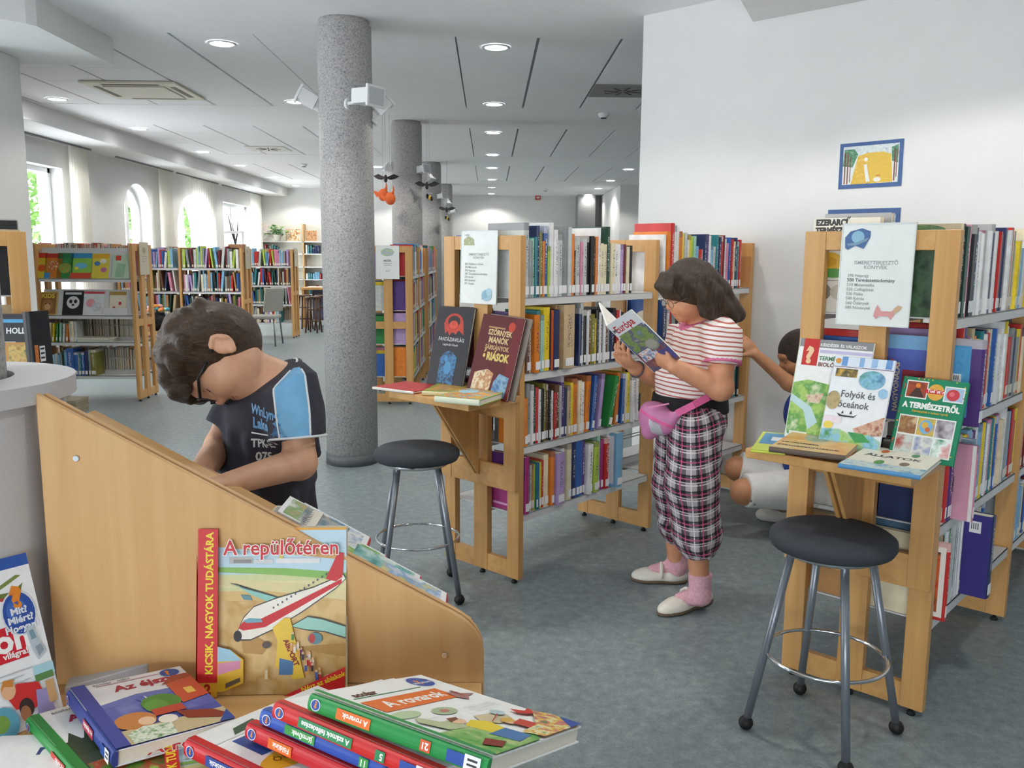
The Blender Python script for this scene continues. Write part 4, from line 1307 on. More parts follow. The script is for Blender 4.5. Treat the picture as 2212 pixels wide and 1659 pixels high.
tree('leafy green tree outside the first arched window', -7.9, 16.6, 3.4, 1.1, 2)
tree('leafy green tree outside the second arched window', -8.0, 21.0, 3.6, 1.2, 4)
tree('leafy green tree outside the farthest window', -8.2, 26.0, 3.8, 1.2, 5)

# ornaments hanging by the columns
def hanger(px, py, Y, kind, col, label):
    p = at(px, py, Y)
    t = thing('hanging_ornament', label, 'ornament', p, group='ornaments hanging by the columns')
    mb = MB(); mb.tube([(0, 0, .03), (0, 0, H - p.z)], .0012, 4); mb.build('thread', M_WIRE, t)
    m = plain(col, .6)
    if kind == 'bird':
        mb = MB(); mb.ball((0, 0, 0), (.055, .03, .065), 12, 8); mb.build('body', m, t)
        mb = MB(); mb.tube([(.02, 0, .03), (.035, 0, .09), (.03, 0, .13)], [.02, .01, .003], 6); mb.build('neck', m, t)
        mb = MB(); mb.add([(-.03, 0, .02), (-.12, .01, .05), (-.06, -.02, -.03), (-.05, .015, 0)], [(0, 1, 2), (0, 2, 3), (0, 3, 1), (1, 3, 2)]); mb.build('tail', m, t)
    elif kind == 'bat':
        mb = MB(); mb.ball((0, 0, 0), (.02, .02, .04), 8, 6); mb.build('body', m, t)
        for s in (-1, 1):
            mb = MB(); mb.prism([(0, .01), (s * .09, .05), (s * .15, .03), (s * .10, .0), (s * .05, -.01)] if s > 0 else [(0, .01), (s * .05, -.01), (s * .10, .0), (s * .15, .03), (s * .09, .05)], -.003, .003, Matrix.Rotation(PI / 2, 4, 'X') @ Matrix.Rotation(s * .5, 4, 'Y')); mb.build('wing', m, t)
    else:
        for q in range(3):
            mb = MB(); mb.ball((.022 * (q - 1), 0, -.012 * q), (.016, .028, .028), 10, 6); mb.build('stripe', plain(('#20201e', '#d8b23a', '#20201e')[q], .6), t)
        for s in (-1, 1):
            mb = MB(); mb.ball((0, s * .04, .03), (.03, .03, .004), 8, 5); mb.build('wing', plain('#e2e4e4', .4), t)
hanger(828, 421, 9.2, 'bird', '#d8622c', 'orange hen ornament hanging nearer to the first column')
hanger(843, 429, 9.1, 'bird', '#d8622c', 'orange hen ornament hanging lower beside the second column')
hanger(833, 386, 9.0, 'bat', '#2a2426', 'dark bat ornament hanging above the orange hens')
hanger(922, 401, 9.3, 'bat', '#26262a', 'black bat ornament hanging in front of the third column')
hanger(928, 424, 9.4, 'bee', '#d8b23a', 'yellow and black bee ornament hanging beside the second column')
hanger(965, 453, 13.2, 'bat', '#26262a', 'dark bat ornament hanging by the farthest columns')
hanger(966, 470, 13.4, 'bee', '#c8a860', 'small brown bee ornament hanging lowest by the farthest columns')

# ================================================================== round display stand in the foreground
M_GREYLAM = plain('#c4c5c8', .5, var=.03, scale=300, name='grey_laminate')
M_PANEL = wood_mat('beech_panel', '#cf9f66', '#dcb27a', scale=.9)
M_PANELX = wood_mat('beech_panel_edge', '#c99a60', '#dfb67f', axis='X')
DC = (-1.045, 1.57)
ds = thing('display_stand', 'round grey and beech display stand around the near column', 'display stand', (DC[0], DC[1], 0))
iv = Matrix.Translation((-DC[0], -DC[1], 0))
def dpart(mb, name, mat, parent=ds, bevel=0.0):
    if parent is ds:
        mb.v = [(x - DC[0], y - DC[1], z) for x, y, z in mb.v]
    return mb.build(name, mat, parent, bevel)
def ringwall(mb, c, r0, r1, z0, z1, n=64):
    vs, fs = [], []
    for r, z in ((r0, z0), (r1, z0), (r1, z1), (r0, z1)):
        vs += [(c[0] + r * math.cos(2 * PI * j / n), c[1] + r * math.sin(2 * PI * j / n), z) for j in range(n)]
    for i in range(4):
        a, b = i * n, ((i + 1) % 4) * n
        fs += [(a + j, a + (j + 1) % n, b + (j + 1) % n, b + j) for j in range(n)]
    mb.add(vs, fs, True)
mb = MB(); ringwall(mb, DC, .162, .266, 1.088, 1.122); o = dpart(mb, 'counter_top', M_GREYLAM)
md = o.modifiers.new('edges', 'EDGE_SPLIT'); md.split_angle = math.radians(50)
mb = MB(); ringwall(mb, DC, .20, .246, 0, 1.088); o = dpart(mb, 'drum', M_GREYLAM)
md = o.modifiers.new('edges', 'EDGE_SPLIT'); md.split_angle = math.radians(50)
# sloping side panel: two boards with a groove between
a_, b_ = at(95, 860, 1.5), at(1000, 1335, 1.5)
e_ = at(1045, 1385, 1.5)
def panel_poly(dz=0.0):
    x0 = -.79
    k = (b_.z - a_.z) / (b_.x - a_.x)
    pts = [(x0, 0), (e_.x, 0), (e_.x, e_.z - dz - .03)]
    for i in range(1, 6):                             # rounded corner
        f = i / 6
        p = Vector((e_.x, e_.z - .03)) * (1 - f) ** 2 + Vector((e_.x, e_.z + .025)) * 2 * f * (1 - f) + Vector((b_.x - .02, b_.z - .02 * k)) * f * f
        pts.append((p.x, p.y - dz))
    pts.append((b_.x - .02, b_.z - .02 * k - dz))
    pts.append((x0, a_.z + (x0 - a_.x) * k - dz))
    return pts
MXZ = Matrix(((1, 0, 0, 0), (0, 0, 1, 0), (0, 1, 0, 0), (0, 0, 0, 1)))
for y0, y1, nm, dz in ((1.500, 1.513, 'side_panel', 0), (1.519, 1.532, 'side_panel', 0), (1.513, 1.519, 'panel_core', .005)):
    mb = MB(); mb.prism(panel_poly(dz)[::-1], y0, y1, M=MXZ)
    dpart(mb, nm, M_PANEL if nm == 'side_panel' else wood_mat('beech_dark_core', '#8f6234', '#a5753f'), bevel=.0025 if dz == 0 else 0)
for px, py in ((165, 990), (960, 1415)):
    p = at(px, py, 1.4995)
    mb = MB(); mb.lathe([(.006, 0), (.005, .003)], 14, M=Matrix.Translation(p) @ Matrix.Rotation(PI / 2, 4, 'X')); dpart(mb, 'screw', M_CHROME)
# sloping board behind the panel
k_ = (b_.z - a_.z) / (b_.x - a_.x)
def slope(x, y, off=.06):
    return Vector((x, y, a_.z + (x - a_.x) * k_ - off))
mb = MB()
q = [slope(-.78, 1.534), slope(-.03, 1.534), slope(-.035, 1.655), slope(-.25, 1.70), slope(-.78, 1.70)]
dn = Vector((0, 0, -.022))
mb.add(q + [p + dn for p in q], [(0, 1, 2, 3, 4), (9, 8, 7, 6, 5)] + [(i, i + 5, (i + 1) % 5 + 5, (i + 1) % 5) for i in range(5)])
dpart(mb, 'sloping_board', M_PANELX)
mb = MB(); mb.bar(slope(-.76, 1.66) + Vector((0, 0, -.02)), Vector((-.76, 1.66, 0)), .04, .04); dpart(mb, 'support_leg', M_PANEL)
mb = MB(); mb.bar(slope(-.12, 1.64) + Vector((0, 0, -.02)), Vector((-.12, 1.64, 0)), .04, .04); dpart(mb, 'support_leg', M_PANEL)
# flat tray in front of the panel
ZTR = .568
mb = MB(); mb.prism([(-1.30, .86), (-.2, .80), (-.012, .95), (-.012, 1.499), (-.80, 1.499), (-1.3, 1.35)], ZTR - .025, ZTR); dpart(mb, 'tray', M_PANELX, bevel=.003)
mb = MB(); mb.prism([(-1.25, .92), (-.22, .86), (-.06, .98), (-.06, 1.499), (-.80, 1.499), (-1.25, 1.33)], 0, ZTR - .025); dpart(mb, 'tray_base', M_GREYLAM)
# grey wedge bookend standing by the panel
pa, pb = on_z(140, 1500, ZTR), on_z(322, 1478, ZTR)
we = thing('bookend', 'grey wedge-shaped book support beside the wooden panel', 'bookend', pa)
d = (pb - pa); d.z = 0
nrm = Vector((-d.y, d.x, 0)).normalized()
Mw = frame((0, 0, 0), d, nrm)
mb = MB(); Lw = d.length
mb.add([Mw @ Vector(p) for p in ((0, 0, 0), (Lw, 0, 0), (Lw, .05, 0), (0, .05, 0), (0, 0, .012), (Lw, 0, .040), (Lw, .05, .040), (0, .05, .012))],
       [(0, 3, 2, 1), (4, 5, 6, 7), (0, 1, 5, 4), (1, 2, 6, 5), (2, 3, 7, 6), (3, 0, 4, 7)])
mb.build('wedge', M_GREYLAM, we, .002)

# ------------------------------------------------------------------ the books on the stand
def from3(O, Xp, Yp, T):
    O, Xp, Yp = Vector(O), Vector(Xp), Vector(Yp)
    M = frame(O, Xp - O, Yp - O)
    W = (Xp - O).length
    Hh = (Yp - O).dot(M.col[1].to_3d())
    return M @ Matrix.Translation((0, 0, -T)), W, Hh
gd = 'picture books on the round display stand'
BLUE, ORG = '#2b4fa0', '#e2872a'
def globe(x, y, r, ar=1.0):
    return [('e', x, y, r, r * ar, BLUE), ('e', x - r * .2, y + r * ar * .15, r * .6, r * ar * .6, ('#2b4fa0', '#4a78c8', '#24408a', 90)), ]

# 1 airport book, leaning on the panel
T = .020
O = on_z(430, 1502, ZTR + .001); Xp = on_z(747, 1497, ZTR + .001); Yp = at(413, 1141, O.y + .050)
M, W, Hb = from3(O, Xp, Yp, T)
people = []
random.seed(12)
for i in range(22):
    f = random.random()
    px_, py_ = .62 + .22 * f + random.uniform(-.04, .04), .30 - .24 * f + random.uniform(-.03, .03)
    c = random.choice(['#c8322e', '#3b5fa8', '#4a8a4a', '#3a2f3a', '#d8a04a', '#e8e0d0', '#7a4a8a'])
    people += [('r', px_, py_, px_ + .018, py_ + .035, c), ('e', px_ + .009, py_ + .042, .009, .008, '#e0b890')]
win = [('r', .50 + i * .030, .515 + i * .0165, .510 + i * .030, .527 + i * .0165, '#4a5668') for i in range(13)]
airport = [('r', 0, 0, 1, 1, '#d9b878'), ('r', .12, .70, 1, .985, '#bcd8e6'), ('r', .12, .62, 1, .72, '#cfd39a'), ('r', .12, .64, 1, .68, '#e0d6a0'),
           ('p', [(.12, .735), (.55, .715), (1, .68), (1, .725), (.6, .755), (.12, .765)], '#86b85a'), ('p', [(.12, .70), (1, .64), (1, .56), (.12, .66)], '#dccf9a'),
           ('r', .12, 0, 1, .56, ('#d3ac6a', '#dcbc80', '#c49a52', '#dcc08a', 14)), ('r', .13, .985, 1, 1, '#e3a32e'),
           ('r', .20, .785, .36, .825, '#b8b8b4'), ('r', .37, .785, .5, .81, '#d0d4d4'), ('r', .52, .785, .82, .815, '#dfe2e2'), ('r', .54, .815, .57, .85, '#d8c060'), ('r', .23, .79, .35, .81, '#8a8c88'),
           ('p', [(.28, .36), (.36, .36), (.48, .30), (.43, .24), (.3, .25)], '#b88e4e'), ('p', [(.62, .28), (1, .30), (1, .22), (.86, .24)], '#b88e4e'),
           ('p', [(.20, .67), (.25, .665), (.36, .60), (.52, .545), (.62, .56), (.48, .60), (.32, .64)], '#3f4a48'), ('p', [(.205, .663), (.25, .655), (.36, .595), (.50, .545), (.60, .56), (.46, .597), (.32, .632)], '#8fc8bc'),
           ('p', [(.28, .60), (.34, .595), (.36, .565), (.30, .57)], '#5f8f9a'),
           ('p', [(.245, .355), (.30, .465), (.37, .53), (.52, .58), (.78, .645), (.93, .70), (.985, .72), (1, .69), (.93, .63), (.70, .49), (.50, .385), (.35, .325), (.28, .325)], '#3c3c3a'),
           ('p', [(.25, .357), (.303, .46), (.37, .524), (.52, .573), (.78, .638), (.93, .693), (.98, .713), (.995, .69), (.93, .637), (.70, .497), (.50, .392), (.35, .333), (.285, .333)], '#eee9dc'),
           ('p', [(.265, .40), (.30, .44), (.42, .455), (.6, .53), (.97, .69), (.97, .665), (.62, .49), (.45, .405), (.30, .385)], '#c9242c'),
           ('p', [(.30, .445), (.34, .46), (.42, .455), (.43, .435), (.32, .43)], '#6fa8b8'), ('e', .262, .352, .028, .034, '#2a2426'),
           ('p', [(.86, .69), (.945, .85), (.985, .845), (.975, .70), (.93, .675)], '#c9242c')] + win + [
           ('p', [(.62, .41), (.74, .47), (.84, .455), (1, .41), (1, .33), (.86, .37), (.72, .385)], '#3f4a48'), ('p', [(.63, .41), (.74, .463), (.84, .447), (1, .402), (1, .34), (.86, .378), (.72, .392)], '#9ccfc0'),
           ('e', .79, .335, .05, .035, '#5f8f9a'), ('e', .77, .335, .022, .028, '#c0403c'), ('e', .46, .30, .03, .02, '#5a4a48'),
           ('p', [(.50, .40), (.58, .46), (.62, .46), (.72, .10), (.64, .09)], '#e6c23e'), ('p', [(.54, .36), (.60, .38), (.66, .16), (.60, .12), (.52, .17)], '#e6c23e'), ('p', [(.545, .12), (.64, .12), (.645, .20), (.55, .22)], '#4a78a8'),
           ('t', 'AIRPORT', .575, .325, .0125, '#8a2a20', -1.15, 'LEFT', .0006)] + people + [
           ('r', .455, .10, .475, .155, '#d8c8a0'), ('e', .465, .165, .012, .012, '#c8a878'),
           ('p', [(.13, .30), (.22, .28), (.31, .22), (.31, .08), (.17, .03), (.13, .03)], '#e2b52e'), ('p', [(.13, .30), (.22, .28), (.30, .215), (.13, .21)], '#9cc8dc'), ('p', [(.14, .13), (.29, .17), (.29, .215), (.14, .20)], '#d890b0'), ('p', [(.19, .05), (.29, .09), (.29, .115), (.19, .08)], '#6a5a4a'),
           ('r', 0, 0, .135, 1, '#cf2026'), ('r', 0, 0, .135, .085, '#e8b02c'), ('t', '2', .07, .02, .024, '#b82020', 0, 'CENTER', .001),
           ('t', 'KICSIK, NAGYOK TUDÁSTÁRA', .103, .135, .0183, '#f0d42e', PI / 2, 'LEFT', .0006),
           ('t', 'A repülőtéren', .565, .845, .037, '#f4f4f0', 0, 'CENTER', .0018, .95), ('t', 'A repülőtéren', .565, .845, .037, '#c8202c', 0, 'CENTER', .0006, .95),
           ('p', [(.58, 0), (1, 0), (1, .17)], '#cf2026'), ('t', 'Nézz az ablakok', .71, .022, .0125, '#f0d42e', .36, 'LEFT', .0003)]
display_book('red-edged airport picture book standing against the wooden panel', M, W, Hb, T, '#e8e4d8', '#cf2026', airport, gd, [('r', .0, .1, 1, .9, '#cf2026'), ('r', 0, .1, .08, .9, '#e8b02c')])

# 2 tall white book leaning on the drum
T = .022
O = on_z(-88, 1635, ZTR + .001); Xp = on_z(140, 1543, ZTR + .001); Yp = at(-150, 1262, O.y + .075)
M, W, Hb = from3(O, Xp, Yp, T)
Hb = .285
om = [('r', 0, 0, 1, 1, '#eceef0'), ('r', 0, .93, 1, 1, '#2f57a8'), ('p', [(.42, .80), (.62, .83), (.85, .885), (.9, .875), (.72, .83), (.5, .78)], '#7a8a4a'), ('p', [(.5, .79), (.6, .80), (.78, .79), (.9, .83), (.86, .78), (.7, .765), (.55, .755)], '#6a7a3a'), ('p', [(.62, .77), (.86, .765), (.84, .755), (.66, .75)], '#b04a3a'),
      ('r', .0, .40, .80, .60, '#cc2030'), ('t', 'om', .50, .46, .055, '#f4f4f2', 0, 'LEFT', .0018), ('t', 'világra!', .56, .42, .014, '#f4f4f2', 0, 'LEFT', .0004),
      ('e', .80, .66, .17, .135, '#d8dce4'), ('e', .80, .66, .155, .125, BLUE), ('e', .78, .67, .10, .08, ('#2b4fa0', '#3f6cc0', '#24408a', 30)), ('t', '?', .76, .70, .045, ORG, 0, 'LEFT', .004), ('t', 'Mit?', .80, .655, .016, '#dfe6f0', 0, 'CENTER', .0006), ('t', 'Miért?', .80, .605, .016, '#dfe6f0', 0, 'CENTER', .0006), ('t', 'Hogyan?', .80, .555, .016, '#dfe6f0', 0, 'CENTER', .0006),
      ('p', [(.82, .56), (.90, .57), (.93, .47), (.97, .40), (.88, .36), (.84, .44)], '#b9c6d0'), ('p', [(.845, .54), (.89, .545), (.905, .49), (.855, .485)], '#7a9aa8'), ('p', [(.87, .44), (.93, .45), (.95, .41), (.89, .38)], '#8f9ca8'),
      ('r', .03, .33, .80, .336, '#b8bcc0'), ('r', .03, .30, .70, .306, '#b8bcc0'), ('r', .03, .27, .76, .276, '#b8bcc0'), ('r', .8, .26, 1, .33, '#a8d4e0'), ('r', .80, .24, .98, .28, '#5f8a52'),
      ('p', [(.5, .22), (.62, .27), (.82, .24), (.86, .14), (.74, .10), (.56, .13)], '#cf3030'), ('e', .53, .25, .07, .055, '#e2b088'), ('p', [(.46, .25), (.5, .31), (.6, .30), (.58, .26), (.5, .275)], '#c9823a'), ('e', .42, .07, .15, .10, '#5fa0b8'), ('e', .40, .08, .08, .05, '#7aa04a'), ('e', .66, .12, .07, .055, '#3a2c28'), ('e', .64, .09, .05, .045, '#a06a48'), ('p', [(.78, .2), (.9, .18), (.92, .02), (.74, .02)], '#9a90c0'), ('r', .88, .10, .96, .23, '#c8a070'), ('e', .15, .15, .16, .1, ('#e8d8c0', '#c86a4a', '#6a9ac0', 30))]
display_book('tall white question-and-answer book leaning on the grey drum', M, W, Hb, T, '#eceef0', '#2f57a8', om, gd)

def spine_deco(lab_c, text, x0=.10, w=.28, numc=None, num=''):
    x1 = 1 - x0 - w
    it = [('e', .95, .5, .030, .34, '#e8e8ec'), ('e', .95, .5, .026, .29, BLUE), ('t', '?', .942, .30, .012, ORG, 0, 'LEFT', .0008),
          ('r', x1, .2, x1 + w, .80, lab_c), ('t', text, x1 + .015, .36, .0105, '#f4f4f0', 0, 'LEFT', .0003)]
    if num:
        it += [('r', .285, .2, .34, .8, numc), ('t', num, .295, .34, .012, '#f4f4f0', 0, 'LEFT', .0004)]
    it += [('r', .11, .2, .20, .82, '#2b4fa0'), ('r', .03, .12, .11, .88, '#eef0f2'), ('r', .045, .3, .095, .42, '#3a3a40'), ('r', .045, .55, .095, .66, '#3a3a40')]
    return it
# 3 night book
T = .026
M, W, Hb = from3(on_z(250, 1622, .630), on_z(508, 1553, .612), on_z(150, 1490, .632), T)
night = [('r', 0, 0, 1, 1, '#eceef2'), ('r', .0, .0, 1, .62, '#4a5aa8'), ('r', .12, .30, 1, .64, ('#4a5aa8', '#5a68b4', '#7a84c4', 25)), ('p', [(.12, .64), (.45, .70), (1, .66), (1, .60), (.5, .62), (.12, .58)], '#6a78bc'),
         ('t', 'Az éjszaka', .32, .80, .030, '#b02a48', 0, 'LEFT', .0012), ('r', .2, .935, .8, .945, '#c88a96'), ('t', 'scolar  mini', .18, .955, .013, '#8a8c92', 0, 'LEFT', .0002), ('e', .86, .92, .10, .075, '#dfe2e8'), ('e', .86, .92, .09, .066, BLUE), ('t', '?', .82, .89, .022, ORG, 0, 'LEFT', .0012),
         ('e', .47, .60, .04, .04, '#f0f0ea'), ('e', .455, .61, .04, .04, '#5a68b4'), ('p', [(.74, .74), (1, .80), (1, .45), (.74, .40)], '#c8553a'), ('p', [(.7, .74), (.85, .86), (1, .84), (1, .78)], '#a84a34'), ('r', .84, .52, .92, .62, '#e8c060'),
         ('e', .58, .48, .17, .13, '#4f8a3a'), ('e', .52, .44, .1, .1, '#5f9a44'), ('r', .45, .30, .72, .40, '#c04838'), ('r', .12, .0, 1, .2, '#c8b890'), ('e', .28, .30, .17, .12, '#c9824a'), ('e', .36, .26, .07, .06, '#e8c4a0'), ('e', .52, .22, .08, .06, '#eee6d8'), ('p', [(.15, 0), (.5, 0), (.52, .16), (.3, .2), (.15, .14)], ('#5a9a4a', '#e8eee0', '#4a8a3c', 70)),
         ('p', [(.62, .30), (.9, .2), (.98, .1), (.9, .06), (.66, .16)], '#8a3a2a'), ('p', [(.86, 0), (1, 0), (1, .15)], BLUE), ('r', 0, 0, .12, 1, '#3a4a9c')]
display_book('blue-spined picture book of a night scene lying on a green-spined one', M, W, Hb, T, '#eceef2', '#34468e', night, gd, spine_deco('#b02a48', 'Az éjszaka', .42, .22))
# 4 green-spined forest book below it
T = .022
M, W, Hb = from3(on_z(212, 1715, .600), on_z(420, 1640, .590), on_z(60, 1549, .602), T)
forest = [('r', 0, 0, 1, 1, '#eceeea'), ('r', 0, 0, 1, .58, '#41503c'), ('p', [(.1, .55), (.2, .68), (.28, .56), (.38, .70), (.46, .58), (.58, .72), (.66, .58), (.8, .70), (1, .56), (1, .4), (.1, .4)], '#37482f'), ('r', .12, .0, 1, .3, ('#7aa83a', '#5c8a34', '#c0402c', '#96b44a', 40)),
          ('t', 'Az erdő', .30, .80, .030, '#b02a48', 0, 'LEFT', .0012), ('t', 'scolar', .2, .94, .013, '#8a8c92', 0, 'LEFT', .0002), ('r', 0, 0, .10, 1, '#2c8a40')]
display_book('green-spined picture book half covered by the night book', M, W, Hb, T, '#eceeea', '#2c8a40', forest, gd, spine_deco('#c83a34', 'Az erdő', .42, .2))
# 5 white book at the lower corner
T = .018
M, W, Hb = from3(on_z(-150, 1760, .588), on_z(150, 1745, .588), on_z(-90, 1594, .588), T)
rep = [('r', 0, 0, 1, 1, '#e9ebea'), ('t', 'repülés', .42, .70, .042, '#33417a', .1, 'LEFT', .001), ('p', [(.35, .35), (.75, .5), (.95, .45), (.6, .25)], ('#d8c080', '#b0463a', '#8aa0b8', 40)), ('r', .2, .15, .9, .165, '#4a4a4a')]
display_book('white picture book lying under the tall white book', M, W, Hb, T, '#e9ebea', '#c8ccd0', rep, gd)
# 6 second airport copy, lying at the bottom
T = .020
M, W, Hb = from3(on_z(372, 1830, .592), on_z(610, 1770, .592), on_z(240, 1634, .594), T)
display_book('second copy of the airport picture book lying flat in front', M, W, Hb, T, '#e8e4d8', '#cf2026', [a for a in airport if a[0] != 't' or a[1] in ('A repülőtéren', 'KICSIK, NAGYOK TUDÁSTÁRA')], gd)
# 7 stack of ring-bound question books, spines towards the camera
def stacked(lab, pt, pb_, zt, drop, W, T, spine, cover_items, sp, Hb=.30):
    Yp = on_z(pt[0], pt[1], zt); O = on_z(pb_[0], pb_[1], zt)
    d = (Yp - O).normalized()
    O = Yp - d * Hb
    side = Vector((0, 0, 1)).cross(d)
    side = -side if side.y < 0 else side
    side = side.normalized() * W + Vector((0, 0, -drop))
    M = frame(O, side, d) @ Matrix.Translation((0, 0, -T))
    display_book(lab, M, W, Hb, T, '#eceeee', spine, cover_items, gd, [(('t', a[1], a[2] + 0, a[3], *a[4:]) if a[0] == 't' else a) for a in sp])
def generic_cover(col, title, banner):
    return [('r', 0, 0, 1, 1, '#eceeee'), ('e', .84, .92, .10, .075, '#dfe2e8'), ('e', .84, .92, .09, .066, BLUE), ('t', '?', .80, .89, .024, ORG, 0, 'LEFT', .0012), ('r', .14, .66, .78, .78, banner), ('t', title, .18, .69, .026, '#f4f4f0', 0, 'LEFT', .0008), ('t', 'scolar', .18, .82, .02, '#7a3a34', 0, 'LEFT', .0006), ('r', .1, .08, .95, .4, (col, '#e8e0c8', '#8aa8b8', '#c8b890', 30)), ('r', 0, 0, .05, 1, col)]
insects = [('r', 0, 0, 1, 1, '#eef0ee'), ('e', .84, .90, .11, .085, '#dfe2e8'), ('e', .84, .90, .10, .076, BLUE), ('t', '?', .80, .87, .026, ORG, 0, 'LEFT', .0014), ('t', 'Mit? Miért?', .84, .875, .010, '#dfe6f0', 0, 'CENTER', .0002), ('r', .12, .83, .74, .838, '#3a8a50'), ('t', 'scolar', .16, .85, .022, '#5a3a34', 0, 'LEFT', .0008),
           ('r', .10, .62, .80, .78, '#e2702a'), ('t', 'A rovarok', .20, .665, .034, '#f4f4f0', 0, 'LEFT', .001), ('e', .16, .55, .12, .045, '#b8d0a8'), ('e', .44, .50, .10, .05, '#a8bc98'), ('e', .44, .50, .04, .02, '#c08070'), ('p', [(.52, .38), (.66, .36), (.74, .30), (.68, .22), (.54, .24), (.47, .31)], '#cfc4a0'), ('p', [(.78, .70), (.84, .66), (.96, .62), (.86, .60), (.80, .56), (.76, .62)], '#a87a78'), ('e', .84, .66, .02, .05, '#8a4a44'),
           ('r', .1, .45, .3, .455, '#c8ccd0'), ('r', .6, .48, .9, .485, '#d0d4d8'), ('r', .6, .45, .9, .455, '#d0d4d8'), ('r', .64, .42, .9, .425, '#d0d4d8'),
           ('p', [(.1, .44), (.16, .5), (.22, .40), (.34, .36), (.3, .28), (.16, .30)], '#b8c49a'), ('p', [(0.05, .0), (.05, .3), (.3, .28), (.55, .06), (.5, 0)], ('#4a9a4a', '#7ab05a', '#b8c88a', 45)), ('p', [(.3, .30), (.42, .34), (.5, .28), (.48, .18), (.34, .17)], '#e6cf3a'), ('e', .33, .36, .055, .038, '#e8c0a0'), ('p', [(.27, .36), (.30, .41), (.38, .40), (.36, .375)], '#7a4a2a'), ('p', [(.3, .17), (.48, .18), (.5, .05), (.34, .03)], '#4a7ab0'), ('e', .62, .22, .05, .035, '#e8c0a0'), ('p', [(.56, .24), (.62, .28), (.68, .25), (.64, .2)], '#d8b050'), ('p', [(.6, .2), (.72, .22), (.74, .12), (.62, .1)], '#c84a3a'),
           ('e', .70, .34, .05, .04, '#b8ccd0'), ('p', [(.5, .26), (.51, .27), (.68, .33), (.67, .32)], '#b04a4a'), ('p', [(.84, .34), (.90, .28), (.97, .30), (.93, .22), (.86, .24), (.81, .28)], '#c83a30'), ('p', [(.55, 0), (.5, .1), (.7, .12), (.95, .26), (1, .18), (1, 0)], ('#6aa04a', '#e8e0c0', '#d8b83a', '#c86a7a', '#5a9044', 60)), ('p', [(.10, .10), (.2, .14), (.26, .06), (.16, .03)], '#8a3028'), ('p', [(.86, 0), (1, 0), (1, .13)], BLUE), ('r', 0, 0, .04, 1, '#2a9350')]
stacked('green-spined insect book on top of the stack', (675, 1497), (1068, 1640), .737, .085, .262, .024, '#27904a', insects, spine_deco('#e2702a', 'A rovarok', .18, .20, '#d85a34', '21'))
stacked('red-spined book directly under the green-spined one', (598, 1515), (930, 1654), .712, .075, .262, .023, '#c92a2a', generic_cover('#c92a2a', 'A számok', '#2a8a58'), spine_deco('#2a8a58', 'A számok felfedezése', .18, .34, '#2a8a58', '5'))
stacked('blue-spined book in the middle of the stack', (570, 1531), (870, 1660), .688, .065, .262, .022, '#2f57b4', generic_cover('#2f57b4', 'Járművek', '#3a9a48'), spine_deco('#3a9a48', 'Járművek', .18, .20, '#3a9a48', '11'))
stacked('red-spined book with orange title under the blue-spined one', (538, 1560), (760, 1660), .665, .050, .262, .024, '#c4242c', generic_cover('#c4242c', 'Földünk', '#e2702a'), spine_deco('#e2702a', 'Földünk', .17, .16, '#e2702a', '3'))
fire = [('r', 0, 0, 1, 1, '#eceeee'), ('r', .14, .60, .62, .82, '#2f4f9c'), ('t', 'A', .26, .65, .05, '#f4f4f0', 0, 'LEFT', .002), ('e', .30, .50, .26, .09, '#e6b42c'), ('t', 'Óriásposzter', .14, .50, .018, '#6a4a1a', 0, 'LEFT', .0002), ('p', [(.2, .25), (.5, .3), (.55, .1), (.3, .08)], '#c8ccd4'), ('e', .5, .92, .05, .03, '#a84a44'), ('p', [(.2, .86), (.4, .88), (.4, .94), (.24, .92)], '#3a5a44'), ('r', .02, .84, .6, .845, '#c0c4c8'), ('r', 0, 0, .05, 1, '#c4242c')]
stacked('red-spined fire brigade book lying lowest, with a yellow oval', (405, 1596), (590, 1686), .640, .03, .262, .026, '#c4242c', fire, spine_deco('#2f4f9c', 'A tűzoltók', .17, .20, '#2f4f9c', '7'))
# 8 books lying on the sloping board behind the panel
gs = 'books lying on the sloping board'
Sd = Vector((1, 0, k_)).normalized()                   # down the slope
Sn = Sd.cross(Vector((0, 1, 0))).normalized()
for i, (px, py, cov, itc, lab) in enumerate(((768, 1146, '#c8303a', ('#e8e6e0', '#7aa060', '#c8a070', 30), 'red and white book lying highest of the row on the sloping board'),
                                             (799, 1160, '#c8303a', ('#8ab0d0', '#e8e8e4', '#5a90b8', 30), 'red book with blue picture on the sloping board'),
                                             (833, 1199, '#c8303a', ('#5a9a4a', '#8ab85a', '#e8e0c8', 30), 'red book with green picture on the sloping board'),
                                             (908, 1243, '#c8303a', ('#4a9a9a', '#8ac0b8', '#d8e4e0', 30), 'red book with teal picture on the sloping board'),
                                             (965, 1281, '#c8303a', ('#e8d86a', '#8ab0d8', '#e8e8e8', 30), 'red book with yellow picture, lowest on the sloping board'))):
    d = CAM_R @ Vector(((px - CX) / FPX, -(py - CY) / FPX, -1.0))
    p0 = slope(0, 1.6, .028)
    tpar = (p0 - EYE).dot(Sn) / d.dot(Sn)
    p = EYE + d * tpar                                 # far lower corner of the cover
    Wb, Hb, T = .15, .105, .022
    M = frame(p, -Sd, (0, -1, 0)) @ Matrix.Translation((0, 0, -T))
    display_book(lab, M, Wb, Hb, T, '#eef0f0', cov, [('r', 0, 0, 1, 1, '#eef0f0'), ('r', .08, .06, .94, .94, itc)], gs, [('r', .04, .1, .30, .9, '#eef0f2'), ('r', .09, .25, .25, .4, '#3a3a40'), ('r', .09, .58, .25, .72, '#3a3a40'), ('r', .38, .4, .9, .6, '#e8b0b0')])
